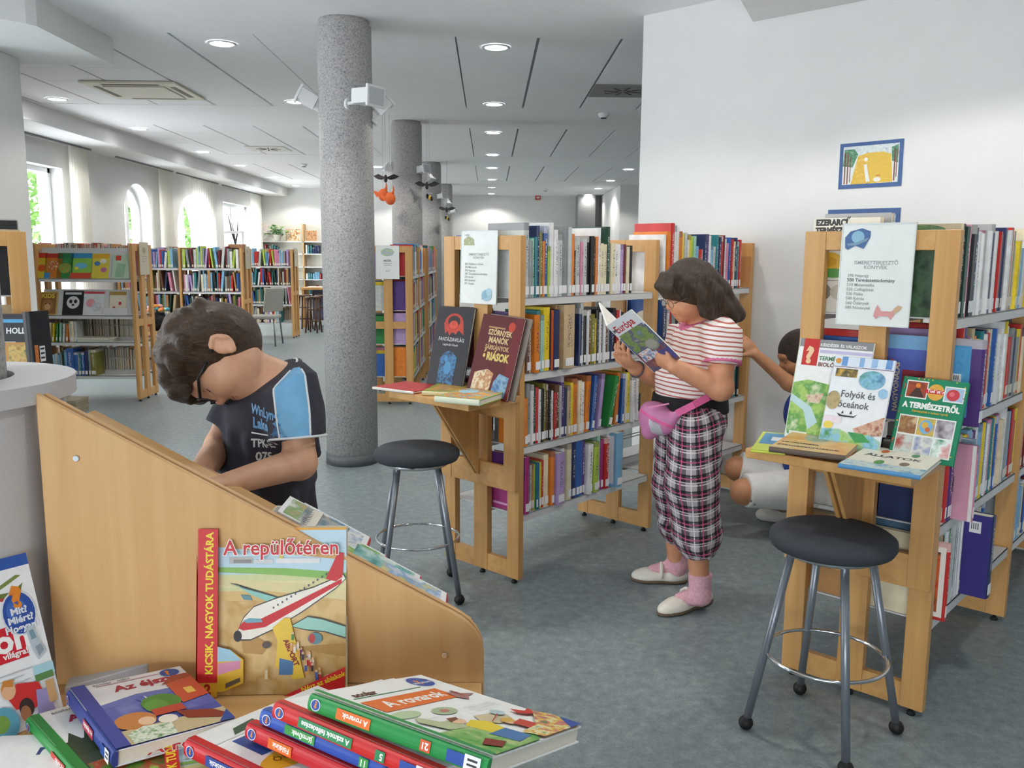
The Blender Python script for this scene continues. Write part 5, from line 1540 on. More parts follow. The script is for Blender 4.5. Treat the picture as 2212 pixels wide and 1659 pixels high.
# open white book under the boy's hands
op = thing('open_book', 'open white book lying on the sloping board before the boy', 'book', (0, 0, 0), group=gs)
d = CAM_R @ Vector(((698 - CX) / FPX, -(1104 - CY) / FPX, -1.0))
p = EYE + d * (1.70 / d.y)
So = Vector((1, 0, -.16)).normalized()
Mo = frame(p - So * .20 + Vector((0, -.13, -.014)), So, (0, 1, 0))
op.matrix_world = Mo
mb = MB()
n = 10
for s0 in (0, .10):
    prof = [(s0 + .10 * i / n, .010 + .005 * math.sin(PI * i / n)) for i in range(n + 1)]
    for j in range(n):
        (x0, z0), (x1, z1) = prof[j], prof[j + 1]
        mb.add([(x0, 0, .003), (x1, 0, .003), (x1, .13, .003), (x0, .13, .003), (x0, 0, z0), (x1, 0, z1), (x1, .13, z1), (x0, .13, z0)], [(4, 5, 6, 7), (0, 1, 5, 4), (2, 3, 7, 6), (0, 3, 2, 1)])
mb.build('pages', M_PAGES, op)
mb = MB(); mb.box((-.004, -.004, 0), (.204, .134, .003)); mb.build('cover', plain('#d8d8cc', .5), op)
art('page_print', op, [('r', .55, .2 + .08 * i, .93, .23 + .08 * i, '#8a8c90') for i in range(8)] + [('r', .08, .15, .42, .85, ('#c8b890', '#7a9ab8', '#b86a4a', 25))], .20, .13, .0155)

# ================================================================== books and signs on the end frames
ZL = .80
gl1 = "books on the ledge of the girl's bookcase"
def lying(label, Opx, Xpx, Ypx, ztop, T, cover, spine=None, items=None, group=None, sp=None):
    M, W, Hb = from3(on_z(*Opx, ztop), on_z(*Xpx, ztop), on_z(*Ypx, ztop), T)
    return display_book(label, M, W, Hb, T, cover, spine, items, group, sp)
def standing(label, Opx, Xpx, Ypx, lean_dy, T, cover, spine=None, items=None, group=None, z=ZL, H=None):
    O = on_z(*Opx, z + .001); Xp = on_z(*Xpx, z + .001); Yp = at(*Ypx, O.y + lean_dy)
    M, W, Hb = from3(O, Xp, Yp, T)
    return display_book(label, M, W, H or Hb, T, cover, spine, items, group)
def stand_on(label, Mc, xb, xt, yl, W, Hb, T, cover, spine, items, group, roll=0.0):
    M = Mc @ frame((xb, yl, ZL + .001), (0, -1, 0), (xt - xb, 0, math.sqrt(Hb * Hb - (xt - xb) ** 2)))
    M = M @ Matrix.Rotation(roll, 4, 'Z') @ Matrix.Translation((0, 0, -T))
    return display_book(label, M, W, Hb, T, cover, spine, items, group)
fant = [('r', 0, 0, 1, 1, '#26272c'), ('e', .5, .80, .26, .12, '#b8382c'), ('e', .5, .82, .17, .07, '#2a2426'), ('e', .5, .78, .12, .05, '#d05038'), ('p', [(.22, .80), (.3, .66), (.36, .70), (.42, .64), (.5, .70), (.6, .66), (.66, .72), (.82, .66), (.76, .82), (.6, .72), (.4, .72)], '#c0402e'), ('e', .5, .80, .05, .03, '#c0402e'),
        ('t', 'FANTÁZIAVILÁG', .5, .575, .0225, '#c9ccce', 0, 'CENTER', .0003, .92), ('t', 'Legendás lények', .5, .52, .014, '#c0c2c4', 0, 'CENTER', .0002), ('p', [(.28, .06), (.72, .05), (.74, .38), (.62, .44), (.5, .46), (.38, .43), (.27, .36)], ('#1f3a5c', '#3f7fb0', '#182840', '#4f92c0', 32)), ('e', .52, .25, .1, .08, '#4a90c0'), ('e', .45, .36, .05, .035, '#4a90c0')]
stand_on('black fantasy-world book with red and blue emblems on the ledge', M_MID, -.095, -.016, .452, .214, .345, .014, '#26272c', '#7a2028', fant, gl1)
szorny = [('r', 0, 0, 1, 1, '#5c1d20'), ('r', .8, 0, 1, 1, '#6d2024'), ('t', 'SZÖRNYEK', .5, .76, .030, '#d8c090', 0, 'CENTER', .001, .85), ('t', 'MANÓK', .5, .665, .034, '#d8c090', 0, 'CENTER', .001, .85), ('t', 'SÁRKÁNYOK', .5, .58, .026, '#c8a878', 0, 'CENTER', .0008, .85), ('t', 'ÓRIÁSOK', .5, .455, .042, '#d8c070', 0, 'CENTER', .0022, .82), ('r', .2, .84, .6, .86, '#b08a60'), ('e', .75, .88, .08, .06, '#c0402e'),
          ('p', [(.08, .05), (.52, .05), (.56, .30), (.40, .34), (.1, .28)], ('#d8c090', '#b87a50', '#e8dcb8', '#8a5a3a', 28)), ('p', [(.58, .04), (.92, .03), (.94, .28), (.7, .31), (.6, .2)], ('#3f6fa0', '#8ab0c8', '#2a4a78', 30))]
stand_on('maroon monsters-and-dragons book with gold lettering on the ledge', M_MID, -.12, -.032, .185, .226, .33, .012, '#5c1d20', '#5c1d20', szorny, gl1, -.05)
stand_on('grey-edged book standing behind the maroon one', M_MID, -.10, -.014, .165, .224, .33, .012, '#8a8078', '#5a5450', None, gl1, -.05)
lying('large red book lying flat at the outer edge of the ledge', (893, 846), (962, 833), (841, 829), ZL + .012, .011, '#b82a30', '#e8e4dc', None, gl1)
lying('cream book with green cover lying in the middle of the ledge', (1000, 848), (1035, 826), (921, 840), ZL + .018, .017, '#8fa040', '#e0d4a8', [('r', .1, .1, .9, .9, ('#b8b848', '#c88a4a', '#6a8a3a', 30))], gl1)
lying('white-edged book with bright jungle cover lying in front on the ledge', (1036, 864), (1097, 845), (966, 848), ZL + .024, .023, '#9ac050', '#e4ead0', [('r', .03, .03, .97, .97, ('#6aa83a', '#e0c040', '#d0783a', '#8ac0d8', '#5a9a3a', 40)), ('e', .7, .7, .2, .2, '#a8d0e0')], gl1)

gl2 = 'books on the ledge of the nearest bookcase'
kerd = [('r', 0, 0, 1, 1, '#e9ebea'), ('r', 0, .92, 1, 1, '#8a8a8c'), ('t', 'KÉRDÉSEK ÉS VÁLASZOK', .29, .935, .0125, '#e8e8e6', 0, 'LEFT', .0003), ('r', .06, .74, .28, 1, '#c42e2a'), ('t', '?', .11, .77, .066, '#e8c49a', 0, 'LEFT', .004), ('r', .3, .87, 1, .90, '#c0b8d8'), ('t', 'TERMÉSZET', .30, .80, .017, '#4a7a5a', 0, 'LEFT', .0005), ('t', 'BIOLÓGIA', .30, .74, .017, '#7a4a44', 0, 'LEFT', .0005),
        ('p', [(0, .12), (0, .56), (.2, .60), (.5, .57), (1, .55), (1, 0), (.3, 0), (.02, .06)], ('#7ab04a', '#a8c86a', '#5a9a44', '#cdd8b0', 20)), ('p', [(0, .45), (.3, .34), (.42, .2), (.3, .12), (.2, .3), (0, .38)], '#b8d4d8'), ('p', [(.2, .45), (.45, .48), (.4, .38), (.25, .38)], ('#c8a080', '#d8c8b0', '#a86a5a', 50)), ('r', .05, .04, .3, .09, '#d8dcd0')]
stand_on('white question-mark book at the back of the nearest ledge', M_RIGHT, -.095, -.014, .428, .222, .315, .012, '#e9ebea', '#c9d4c0', kerd, gl2)
foly = [('r', 0, 0, 1, 1, '#e8ecf0'), ('r', 0, .90, 1, 1, '#d8e4f0'), ('r', .12, .9, .22, 1, '#6f9ad0'), ('r', .42, .9, .5, 1, '#8ab0dc'), ('r', .62, .9, .72, 1, '#9abce0'), ('r', .86, .9, .96, 1, '#6f9ad0'), ('e', .06, .95, .05, .03, '#d89a4a'), ('r', 0, .885, 1, .892, '#7a5a7a'), ('r', .05, .78, .42, .87, ('#d8b050', '#4a4a3a', '#e0c880', 40)), ('e', .68, .77, .22, .10, ('#3a6a9a', '#8ac0d8', '#4a8a6a', 30)),
        ('t', 'Folyók és', .5, .565, .029, '#5a5c60', 0, 'CENTER', .0003, .9), ('t', 'óceánok', .45, .455, .029, '#5a5c60', 0, 'CENTER', .0003, .9), ('p', [(.2, .39), (.3, .37), (.5, .37), (.56, .40), (.5, .355), (.26, .355)], '#22242a'), ('p', [(.28, .39), (.3, .42), (.32, .39)], '#22242a'), ('p', [(.42, .39), (.44, .43), (.46, .39)], '#22242a'), ('e', .10, .52, .12, .10, ('#8a9a7a', '#c0a878', '#6a7a5a', 30)), ('p', [(.52, .24), (1, .40), (1, .20), (.6, .17)], ('#a85a44', '#d8b8a0', '#8a3a30', 40)), ('r', .0, .28, .3, .35, '#e8dce4'), ('e', .1, .25, .08, .04, '#e8d060'),
        ('p', [(0, .02), (0, .2), (.3, .22), (.5, .17), (.8, .2), (1, .14), (1, .02)], ('#6aa850', '#a8cc80', '#8ac0d8', '#4a9048', 22)), ('e', .9, .64, .08, .05, '#9ac4e0'), ('p', [(.45, .2), (.7, .2), (.85, .12), (.6, .1)], '#4a9a58')]
stand_on('white rivers and oceans book standing on the nearest ledge', M_RIGHT, -.135, -.040, .305, .172, .278, .010, '#e8ecf0', '#d0d8e0', foly, gl2)
G = '#1f8560'
term = [('r', 0, 0, 1, 1, G), ('r', .06, .74, .40, .96, '#e8ece8'), ('r', .075, .755, .385, .945, ('#3a2a2c', '#a84a2a', '#5a3a38', 18)), ('p', [(.12, .76), (.22, .88), (.26, .88), (.36, .76)], '#4a3430'), ('e', .24, .90, .04, .03, '#e08030'), ('e', .53, .84, .13, .10, '#e0a848'), ('r', .36, .82, .70, .87, '#c83038'), ('t', 'Tudástár', .53, .833, .0125, '#f0f0ea', 0, 'CENTER', .0004), ('r', .66, .74, .97, .93, '#e8ece8'), ('r', .675, .755, .955, .915, '#a8c0d8'), ('e', .80, .83, .10, .07, '#c8404a'), ('e', .78, .84, .04, .03, '#e0707a'),
        ('t', 'A TERMÉSZETRŐL', .5, .625, .0215, '#f0f2ee', 0, 'CENTER', .0012, .86), ('t', 'Kérdezzünk a tudományról', .5, .575, .0085, '#c8a83a', 0, 'CENTER', .0003),
        ('r', .05, .06, .93, .53, '#e4eae4')]
cells = [('#c8a068', '#8a5a34', '#e0c8a0'), ('#5a90c8', '#d8b050', '#6aa860'), ('#5a5058', '#c8c0c8', '#3a3440'), ('#7a9a7a', '#c8d0c8', '#a84a3a'), ('#3a5aa8', '#d8d8d0', '#2a4488'), ('#2a8a64', '#e8f0ec', '#c83a34')]
for q, c in enumerate(cells):
    cx0, cy0 = .065 + (q % 3) * .287, (.305 if q < 3 else .075)
    term.append(('r', cx0, cy0, cx0 + .272, cy0 + .21, c + (22,)))
term += [('e', .488, .41, .10, .085, '#7ab0d8'), ('e', .47, .43, .05, .04, '#d8b048'), ('e', .52, .38, .04, .03, '#c86a3a')]
random.seed(9)
term += [('e', random.choice((random.uniform(.01, .04), random.uniform(.95, .99))), random.uniform(.05, .98), .010, .008, random.choice(['#d84a3a', '#e0c040'])) for _ in range(16)] + [('e', random.uniform(.05, .95), .98, .010, .008, random.choice(['#d84a3a', '#e0c040'])) for _ in range(8)]
stand_on('green nature book with picture squares standing on the nearest ledge', M_RIGHT, -.105, -.030, .113, .168, .232, .012, G, '#1a7050', term, gl2, -.02)
lying('yellow and blue booklet lying at the ledge corner by the crouching child', (1696, 978), (1716, 938), (1625, 966), ZL + .008, .007, '#c8d84a', None, [('r', .35, .1, .95, .9, '#4a90c0'), ('r', .55, .2, .75, .6, '#e0e8ea')], gl2)
lying('orange dinosaur book lying on the nearest ledge', (1826, 984), (1874, 941), (1662, 964), ZL + .024, .016, '#d08a4a', '#6a5a50', [('r', 0, 0, 1, 1, ('#d8893c', '#e0b878', '#d0c49a', 8)), ('e', .65, .55, .24, .2, ('#b8c0a8', '#8a9a88', '#d0c8a8', 20)), ('e', .7, .3, .18, .16, '#b0bcb4'), ('t', 'Dinoszauruszok', .12, .95, .026, '#5a3a24', -PI / 2, 'LEFT', .0008), ('t', 'világatlasza', .26, .95, .024, '#5a3a24', -PI / 2, 'LEFT', .0008)], gl2)
lying('white animal picture book lying nearest to the camera on the ledge', (1988, 1027), (2040, 985), (1850, 978), ZL + .016, .012, '#dfe8ea', '#5a98c8', [('r', 0, 0, 1, 1, '#e6e4d4'), ('r', .0, .0, .25, 1, ('#8ab8d8', '#c8d8d0', '#5a9ac0', 30)), ('t', 'ÁLLATOK', .55, .88, .036, '#3a3230', -PI / 2, 'LEFT', .0012, .9), ('e', .3, .6, .1, .06, '#5a9a4a'), ('e', .82, .7, .08, .05, '#c8703a'), ('e', .35, .3, .08, .06, '#7a6a58'), ('e', .8, .3, .08, .05, '#4a8a5a')], gl2)

# black books on the ledge at the left edge
gl3 = 'black books on the ledge beside the round counter'
holl = [('r', 0, 0, 1, 1, '#2b2d33'), ('r', 0, .90, 1, .94, '#4a9ac8'), ('t', 'FEHÉR ÉS HOLLÓ', .92, .78, .030, '#dfe2e4', 0, 'RIGHT', .0008, .9), ('r', .3, .68, .7, .69, '#a8acb0'), ('r', .3, .60, .62, .608, '#8a8e92'), ('r', .56, .36, .92, .68, '#b8884a'), ('r', .60, .39, .88, .65, ('#5a6a3a', '#c8a860', '#8a6a34', 30)), ('p', [(0, 0), (1, 0), (1, .34), (.6, .38), (.3, .28), (0, .22)], ('#c87a3a', '#e0a860', '#8a5a5a', '#b86a3a', 30))]
hz = .80
O_ = on_z(-75, 792, hz + .001)
standing('black book with raven title and orange landscape on the ledge', (-78, 872), (83, 870), (-86, 678), .05, .016, '#2b2d33', None, holl, gl3, z=.80)
standing('black book with a barcode label beside the raven book', (84, 872), (122, 862), (76, 673), .03, .03, '#202126', '#202126', [('r', 0, 0, 1, 1, '#222328'), ('r', .32, .45, .62, .62, '#e4e6e8'), ('r', .36, .48, .58, .50, '#222328'), ('r', .36, .53, .58, .55, '#222328'), ('r', .36, .58, .58, .60, '#222328'), ('r', .05, .44, .25, .64, '#c8783a'), ('p', [(.1, 0), (1, 0), (1, .3), (.5, .34), (.15, .2)], ('#2a2c28', '#4a5a34', '#1c1d20', 30))], gl3, z=.80)
bx_ = at(20, 497, 3.45)
o = shelf_book(M_N, .12, .02, 1.43, .16, .2, .05, 'black', 'black box file lying on top of the bookcase by the counter', gl3, 0, False, False)

# printed signs hung on the end frames
M_ACRY = plain('#e4e9e6', .25, var=.02, name='laminated_paper')
def sign(Mcase, y_c, ztop, label, items, w=.21, h=.297, x=-.012):
    M = Mcase @ Matrix.Translation((x, y_c + w / 2, ztop - h)) @ frame((0, 0, 0), (0, -1, 0), (.03, 0, 1))
    t = thing('sign', label, 'sign', M=M, group='printed signs on the bookcase ends')
    mb = MB(); mb.box((0, 0, -.003), (w, h, 0)); mb.build('sheet', M_ACRY, t)
    mb = MB()
    for lo, hi in (((0, 0, -.004), (.003, h, .0015)), ((w - .003, 0, -.004), (w, h, .0015)), ((0, 0, -.004), (w, .003, .0015)), ((0, h - .003, -.004), (w, h, .0015))):
        mb.box(lo, hi)
    mb.build('frame_edge', plain('#d6dcda', .3), t)
    art('print', t, items, w, h, .0003)
ink = '#8f9694'
lines = ['000 Általános művek', '290 Mítoszok', '390 Néprajz', '300 Társadalomtudomány', '370 Iskola', '400 Nyelvek', '391 Viselet']
it = [('t', 'ISMERETTERJESZTŐ', .5, .66, .0135, ink, 0, 'CENTER', .0002), ('t', 'KÖNYVEK', .5, .615, .0135, ink, 0, 'CENTER', .0002)]
it += [('t', s, .12, .53 - .045 * i, .0125, ink, 0, 'LEFT', .0001) for i, s in enumerate(lines)]
it += [('e', .22, .86, .14, .05, ('#d8c890', '#a8a878', '#c8b8a0', 60)), ('p', [(.08, .8), (.38, .8), (.3, .9), (.2, .93), (.12, .88)], ('#c8b880', '#9aa880', '#d8d0a8', 70)), ('t', 'család', .1, .93, .012, ink), ('e', .74, .12, .14, .08, '#9cc0d0'), ('e', .80, .17, .08, .05, '#a8cad8'), ('p', [(.6, .06), (.7, .2), (.78, .1)], '#8ab4c8')]
sign(M_MID, BW / 2 + .005, 1.452, 'printed sign with blue mascot drawing on the girl\'s bookcase end', [a for a in it])
lines = ['390 Néprajz', '500 Természettudomány', '510 Matematika', '520 Csillagászat', '530 Fizika', '540 Kémia', '560 Őslények', '580 Növények']
it = [('t', 'ISMERETTERJESZTŐ', .5, .60, .0145, ink, 0, 'CENTER', .0002), ('t', 'KÖNYVEK', .5, .555, .0145, ink, 0, 'CENTER', .0002)]
it += [('t', s, .12, .475 - .045 * i, .0125 if i != 1 else .0135, ink if i != 1 else '#6a7270', 0, 'LEFT', .0001 + .0002 * (i == 1)) for i, s in enumerate(lines)]
it += [('p', [(.06, .76), (.10, .74), (.2, .78), (.32, .75), (.40, .86), (.40, .92), (.28, .95), (.12, .92), (.05, .86)], '#4a6a9a'), ('e', .23, .865, .09, .06, '#8ab8d0'), ('p', [(.08, .80), (.2, .81), (.38, .86), (.36, .83), (.22, .785), (.1, .78)], '#7a9ab0'),
       ('p', [(.52, .10), (.56, .07), (.60, .10), (.72, .10), (.76, .07), (.80, .12), (.85, .18), (.82, .19), (.76, .15), (.62, .15), (.57, .21), (.54, .16)], '#d89a98'), ('p', [(.80, .13), (.88, .17), (.90, .20), (.84, .21), (.79, .18)], '#cfb08a')]
sign(M_RIGHT, BW / 2 + .0, 1.452, 'printed sign with planet drawing on the nearest bookcase end', it)
sign(M_C, BW / 2 + .0, 1.435, 'printed sign with round colourful picture on the bookcase behind the column', [('e', .5, .80, .28, .12, ('#d8a0a0', '#a0b8d8', '#a8c890', '#e0c890', 50)), ('t', 'MESÉK', .5, .52, .024, '#5a5e62', 0, 'CENTER', .0006), ('r', .3, .46, .7, .47, '#8a8e92'), ('r', .36, .41, .64, .42, '#8a8e92'), ('t', 'A-Z', .5, .22, .02, '#7a7e82', 0, 'CENTER', .0003)])
def side_sign(M, label):
    t = thing('sign', label, 'sign', M=M, group='printed signs on the bookcase ends')
    mb = MB(); mb.box((0, 0, -.003), (.21, .297, 0)); mb.build('sheet', plain('#c9c2ae', .5), t)
    art('print', t, [('e', .5, .75, .2, .1, ('#a08a70', '#b8a890', 40)), ('r', .25, .55, .75, .565, '#8a8478'), ('r', .25, .48, .75, .495, '#8a8478'), ('r', .25, .41, .65, .425, '#8a8478')], .21, .297, .0003)
side_sign(M_L1 @ Matrix.Translation((1.762, .13, 1.155)) @ frame((0, 0, 0), (0, 1, 0), (0, 0, 1)), 'beige sign on the end of the magazine bookcase')
side_sign(M_L2 @ Matrix.Translation((1.652, .13, 1.155)) @ frame((0, 0, 0), (0, 1, 0), (0, 0, 1)), 'beige sign on the end of the bookcase behind the vase')
side_sign(M_L3 @ Matrix.Translation((1.432, .13, 1.155)) @ frame((0, 0, 0), (0, 1, 0), (0, 0, 1)), 'beige sign on the end of the farthest window-side bookcase')

# picture covers seen through the frame of the nearest bookcase: its first books' faces
art_host = [o for o in COL.objects if o.name.startswith('book') and o.get('label', '').endswith("nearest case's back side")]
# framed drawings on the slanted wall
def wall_picture(label, v_left, z0, W, Hh, items, tilt=0.0):
    M = frame(uv(WU - .004, v_left, z0), -V, (0, 0, 1)) @ Matrix.Rotation(tilt, 4, 'Z')
    t = thing('drawing', label, 'picture', M=M)
    mb = MB(); mb.box((0, 0, -.003), (W, Hh, .0)); mb.build('mount', plain('#4f6a9c', .7, var=.05), t)
    art('print', t, items, W, Hh, .0006)
draw = [('r', .06, .09, .94, .92, '#dfe6e4'), ('r', .06, .70, .94, .92, ('#b8d0e0', '#dfe6e4', '#a8bcd0', 40)), ('p', [(.20, .09), (.86, .10), (.82, .70), (.70, .76), (.45, .76), (.30, .70)], '#e0bc4a'), ('p', [(.20, .09), (.5, .09), (.48, .72), (.30, .70)], ('#e4c456', '#d8ae3a', '#e8cc70', 40)),
        ('p', [(.06, .5), (.08, .86), (.24, .86), (.30, .74), (.22, .46)], ('#6aa080', '#3f7a5a', '#9cc4a8', 60)), ('r', .085, .10, .105, .8, '#7a4a3c'), ('r', .13, .10, .15, .78, '#8a4a3a'), ('r', .175, .14, .188, .7, '#7a4a3c'), ('p', [(.84, .55), (.82, .84), (.93, .9), (.93, .5)], ('#6aa080', '#3f7a5a', '#9cc4a8', 60)), ('r', .87, .12, .89, .8, '#7a4038'), ('r', .905, .2, .918, .78, '#8a4a3a'),
        ('e', .43, .62, .03, .04, '#f0eee6'), ('p', [(.40, .50), (.45, .52), (.47, .36), (.51, .14), (.45, .12), (.42, .32)], '#e6e6e2'), ('e', .62, .17, .06, .05, '#ece8e0'), ('r', .6, .24, .67, .27, '#c8904a')]
wall_picture('child\'s drawing with yellow hill in a blue mount on the slanted wall', V.dot(Vector((1.805, 4.513, 0))), 1.703, .314, .227, draw, .008)
wall_picture('second blue-mounted drawing half hidden behind the nearest bookcase', V.dot(Vector((1.772, 4.544, 0))), 1.37, .365, .23, [('r', .06, .09, .94, .86, ('#7aa0c8', '#dfe6e4', '#4a7ab0', 20))])

# ------------------------------------------------------------------ printed faces of books that stand proud or first in their row
def face_art(label_part, items):
    for o in COL.objects:
        if o.get('category') == 'book' and o.type == 'MESH' and label_part in o.get('label', ''):
            ys = [v.co.y for v in o.data.vertices]; zs = [v.co.z for v in o.data.vertices]
            D, Hb = max(ys), max(zs)
            if 'far end' in label_part:
                T_ = max(v.co.x for v in o.data.vertices)
                M = Matrix(((0, 0, 1, T_ + .0003), (1, 0, 0, 0), (0, 1, 0, 0), (0, 0, 0, 1)))
            else:
                M = Matrix(((0, 0, -1, -.0003), (-1, 0, 0, D), (0, 1, 0, 0), (0, 0, 0, 1)))
            art('cover_print', o, items, D, Hb, 0, M=M)['kind'] = 'stuff'
            return
    print('no face', label_part)
BAR = lambda x, y, w=.14, h=.10: [('r', x, y, x + w, y + h, '#e9ebec')] + [('r', x + w * (.15 + .18 * i), y + h * .3, x + w * (.22 + .18 * i), y + h * .85, '#2a2a2e') for i in range(4)]
face_art('purple book, third from its front on second shelf, nearest', [('r', .04, .1, .86, .93, '#4f9fd0'), ('r', .06, .12, .80, .90, ('#4a9ad0', '#5aa8dc', '#4892c8', 30)), ('e', .30, .62, .17, .13, '#dfe8e6'), ('e', .29, .62, .08, .06, '#4a8a4a')] + BAR(.62, .5))
face_art('pink book, seventh from its front on third shelf, nearest', [('r', 0, 0, 1, 1, '#d79aae'), ('t', 'indián', .74, .36, .020, '#5a3a44', PI / 2, 'LEFT', .0006), ('e', .58, .46, .05, .05, '#6a4a54'), ('r', .95, 0, 1, 1, '#ece8e6')])
face_art('navy book, sixteenth from its front on bottom shelf, nearest', [('r', 0, 0, 1, 1, '#3a3480'), ('r', .2, .22, .5, .5, ('#4a4290', '#6a5a80', '#3a3480', 70))] + BAR(.70, .78, .16, .14))
face_art('red book, second from its front on bottom shelf, nearest', [('r', .03, .04, .97, .95, '#ece8e0'), ('r', .1, .1, .9, .88, ('#c8482a', '#d86a34', '#3a2a24', '#b8402a', 14))])
face_art('orange book, fourth from the sign end on second shelf, girl', [('r', .1, .06, .9, .94, '#d98426')] + [('r', .40, .10 + .22 * i, .66, .26 + .22 * i, ('#3a3440', '#8a6a58', '#c8a890', '#2a2a3a', 50)) for i in range(4)] + BAR(.74, .40, .14, .16))
face_art('yellow book, seventh from the sign end on second shelf, girl', [('r', 0, .0, 1, .36, '#1a1a1c'), ('r', .1, .82, .9, .96, '#3a8a3a')])
face_art('navy book, eighth from the sign end on second shelf, girl', [('r', .94, 0, 1, 1, '#d8663a')] + BAR(.62, .1, .14, .18) + BAR(.66, .62, .12, .08))
face_art('beige book, eleventh from the sign end on second shelf, girl', [('r', .0, .0, 1, 1, ('#cbb792', '#bfa77c', '#d4c4a4', 14))] + BAR(.5, .5, .1, .1))
face_art('magenta book, first from the sign end on bottom shelf, girl', [('r', 0, .62, 1, 1, '#6a3a8a'), ('e', .6, .50, .3, .16, ('#e0b04a', '#c85a8a', '#5aa05a', '#e8e0d0', 40)), ('r', .1, .08, .8, .12, '#d8a0c8')])
face_art('lilac book, fourteenth from the sign end on bottom shelf, girl', [('r', .1, .72, .6, .98, ('#6a3a8a', '#c8a060', '#8a5aa0', 50)), ('r', .55, .1, .62, .7, '#6a78c0'), ('r', .7, .2, .78, .6, '#d8a8d0')] + BAR(.15, .08, .14, .18))
face_art('light blue book, twenty-eighth from the sign end on bottom shelf, girl', [('r', .08, .06, .92, .94, '#dfe3e8'), ('p', [(.4, .92), (.5, .92), (.46, .7)], '#c0303a'), ('p', [(.42, .2), (.6, .2), (.56, .42), (.46, .42)], '#c0303a')] + BAR(.66, .74, .14, .12))
face_art('navy book, first from the divider on second shelf, girl', [('r', 0, 0, 1, 1, '#2c5494'), ('e', .5, .66, .25, .14, '#d8d0c0'), ('e', .5, .3, .2, .1, '#c89a7a')])
face_art('cream book, third from the far end on top shelf, nearest', [('r', 0, 0, 1, 1, '#e8e4d6'), ('t', 'EZERARCŰ', .04, .925, .024, '#33342e', 0, 'LEFT', .0016, .9), ('t', 'TERMÉSZET', .04, .84, .024, '#33342e', 0, 'LEFT', .0016, .85), ('e', .3, .78, .2, .04, '#b83a30'), ('e', .7, .79, .2, .03, '#c84a3a'), ('p', [(.1, .78), (.5, .70), (.52, .72), (.12, .82)], '#4a5a8a'), ('e', .65, .74, .22, .05, '#5a8a44'), ('r', 0, .66, 1, .665, '#6a6a64'), ('e', .28, .54, .22, .10, '#e0b030'), ('e', .3, .54, .1, .05, '#d09a24'), ('e', .35, .42, .2, .05, '#5a9a4a'), ('p', [(.6, .62), (.7, .64), (.66, .46), (.58, .48)], '#b84a3a'), ('e', .82, .48, .1, .05, '#c83a34'), ('r', 0, .34, 1, .345, '#6a6a64'), ('e', .2, .22, .14, .09, '#8a8270'), ('e', .52, .22, .2, .09, '#c8c0ac'), ('e', .85, .22, .13, .09, '#c89a34')])
face_art('cream book, first from its front on top shelf, nearest', [('r', 0, 0, 1, 1, ('#2c4a34', '#4a6a4a', '#1f3428', 20)), ('r', 0, .9, 1, 1, '#b0a488'), ('e', .5, .94, .3, .05, ('#6a8a5a', '#3a5a3a', 40))])
face_art('dark green book, first from the far end on top shelf, girl', [('r', 0, 0, 1, 1, ('#2a4a3a', '#4a5a3a', '#3a3428', 24))])
face_art('red book, third from the far end on top shelf, girl', [('r', 0, 0, 1, 1, '#8a2430'), ('r', .05, .12, .95, .9, ('#2a6a7a', '#d8843a', '#c8b04a', '#3a8a5a', 22)), ('t', 'Tündér', .1, .92, .016, '#e8e4e0', 0, 'LEFT', .0006)])
face_art('purple book, first from the sign end on second shelf, girl', [('r', 0, 0, 1, 1, '#4a3568'), ('e', .5, .5, .3, .2, '#5c4480')])
face_art('purple book, first from its front on second shelf, nearest', [('r', 0, 0, 1, 1, '#4f5fae'), ('r', 0, .84, 1, 1, '#6fa0c8'), ('p', [(.2, .52), (.34, .72), (.44, .66), (.32, .46)], '#c8502e'), ('r', .5, .38, .9, .6, '#8a2a34'), ('t', 'NAGYVONALAS', .46, .1, .02, '#d8d0a8', PI / 2, 'LEFT', .0004)])
face_art('dark green book, third from the far end on second shelf, nearest', [('r', 0, .3, 1, 1, '#dfe2e0'), ('t', 'NAGY B', .2, .6, .03, '#3a3c40', 0, 'LEFT', .001), ('r', 0, 0, 1, .2, '#3a7a4a')])
face_art('red book, first from the far end on second shelf, nearest', [('r', 0, 0, 1, .55, ('#3a6ab0', '#2a4a8a', '#4a8a5a', 20))])

# ================================================================== people
def smin(a, b, k):
    h = np.maximum(k - np.abs(a - b), 0) / k
    return np.minimum(a, b) - h * h * k * .25

def sdf_prim(pr, P):
    kind = pr[0]
    if kind in 'cf':                                   # cone with round / flat ends
        a, b = np.array(pr[1]), np.array(pr[2])
        ra, rb = pr[3], pr[4]
        ab = b - a
        L = np.linalg.norm(ab)
        t = ((P - a) @ ab) / (L * L)
        if kind == 'c':
            tc = np.clip(t, 0, 1)
            q = P - (a + tc[..., None] * ab)
            return np.linalg.norm(q, axis=-1) - (ra + (rb - ra) * tc)
        q = P - (a + t[..., None] * ab)
        r = np.linalg.norm(q, axis=-1) - (ra + (rb - ra) * np.clip(t, 0, 1))
        return np.maximum(r, np.maximum((t - 1) * L, -t * L))
    c, rad, Rm = np.array(pr[1]), np.array(pr[2]), np.array(pr[3])
    q = (P - c) @ Rm.T                                 # rows of Rm: local axes
    k0 = np.linalg.norm(q / rad, axis=-1)
    k1 = np.linalg.norm(q / (rad * rad), axis=-1)
    return k0 * (k0 - 1) / np.maximum(k1, 1e-9)

def prim_bounds(pr):
    if pr[0] in 'cf':
        a, b = np.array(pr[1]), np.array(pr[2])
        r = max(pr[3], pr[4])
        return np.minimum(a, b) - r, np.maximum(a, b) + r
    c, r = np.array(pr[1]), max(pr[2])
    return c - r, c + r

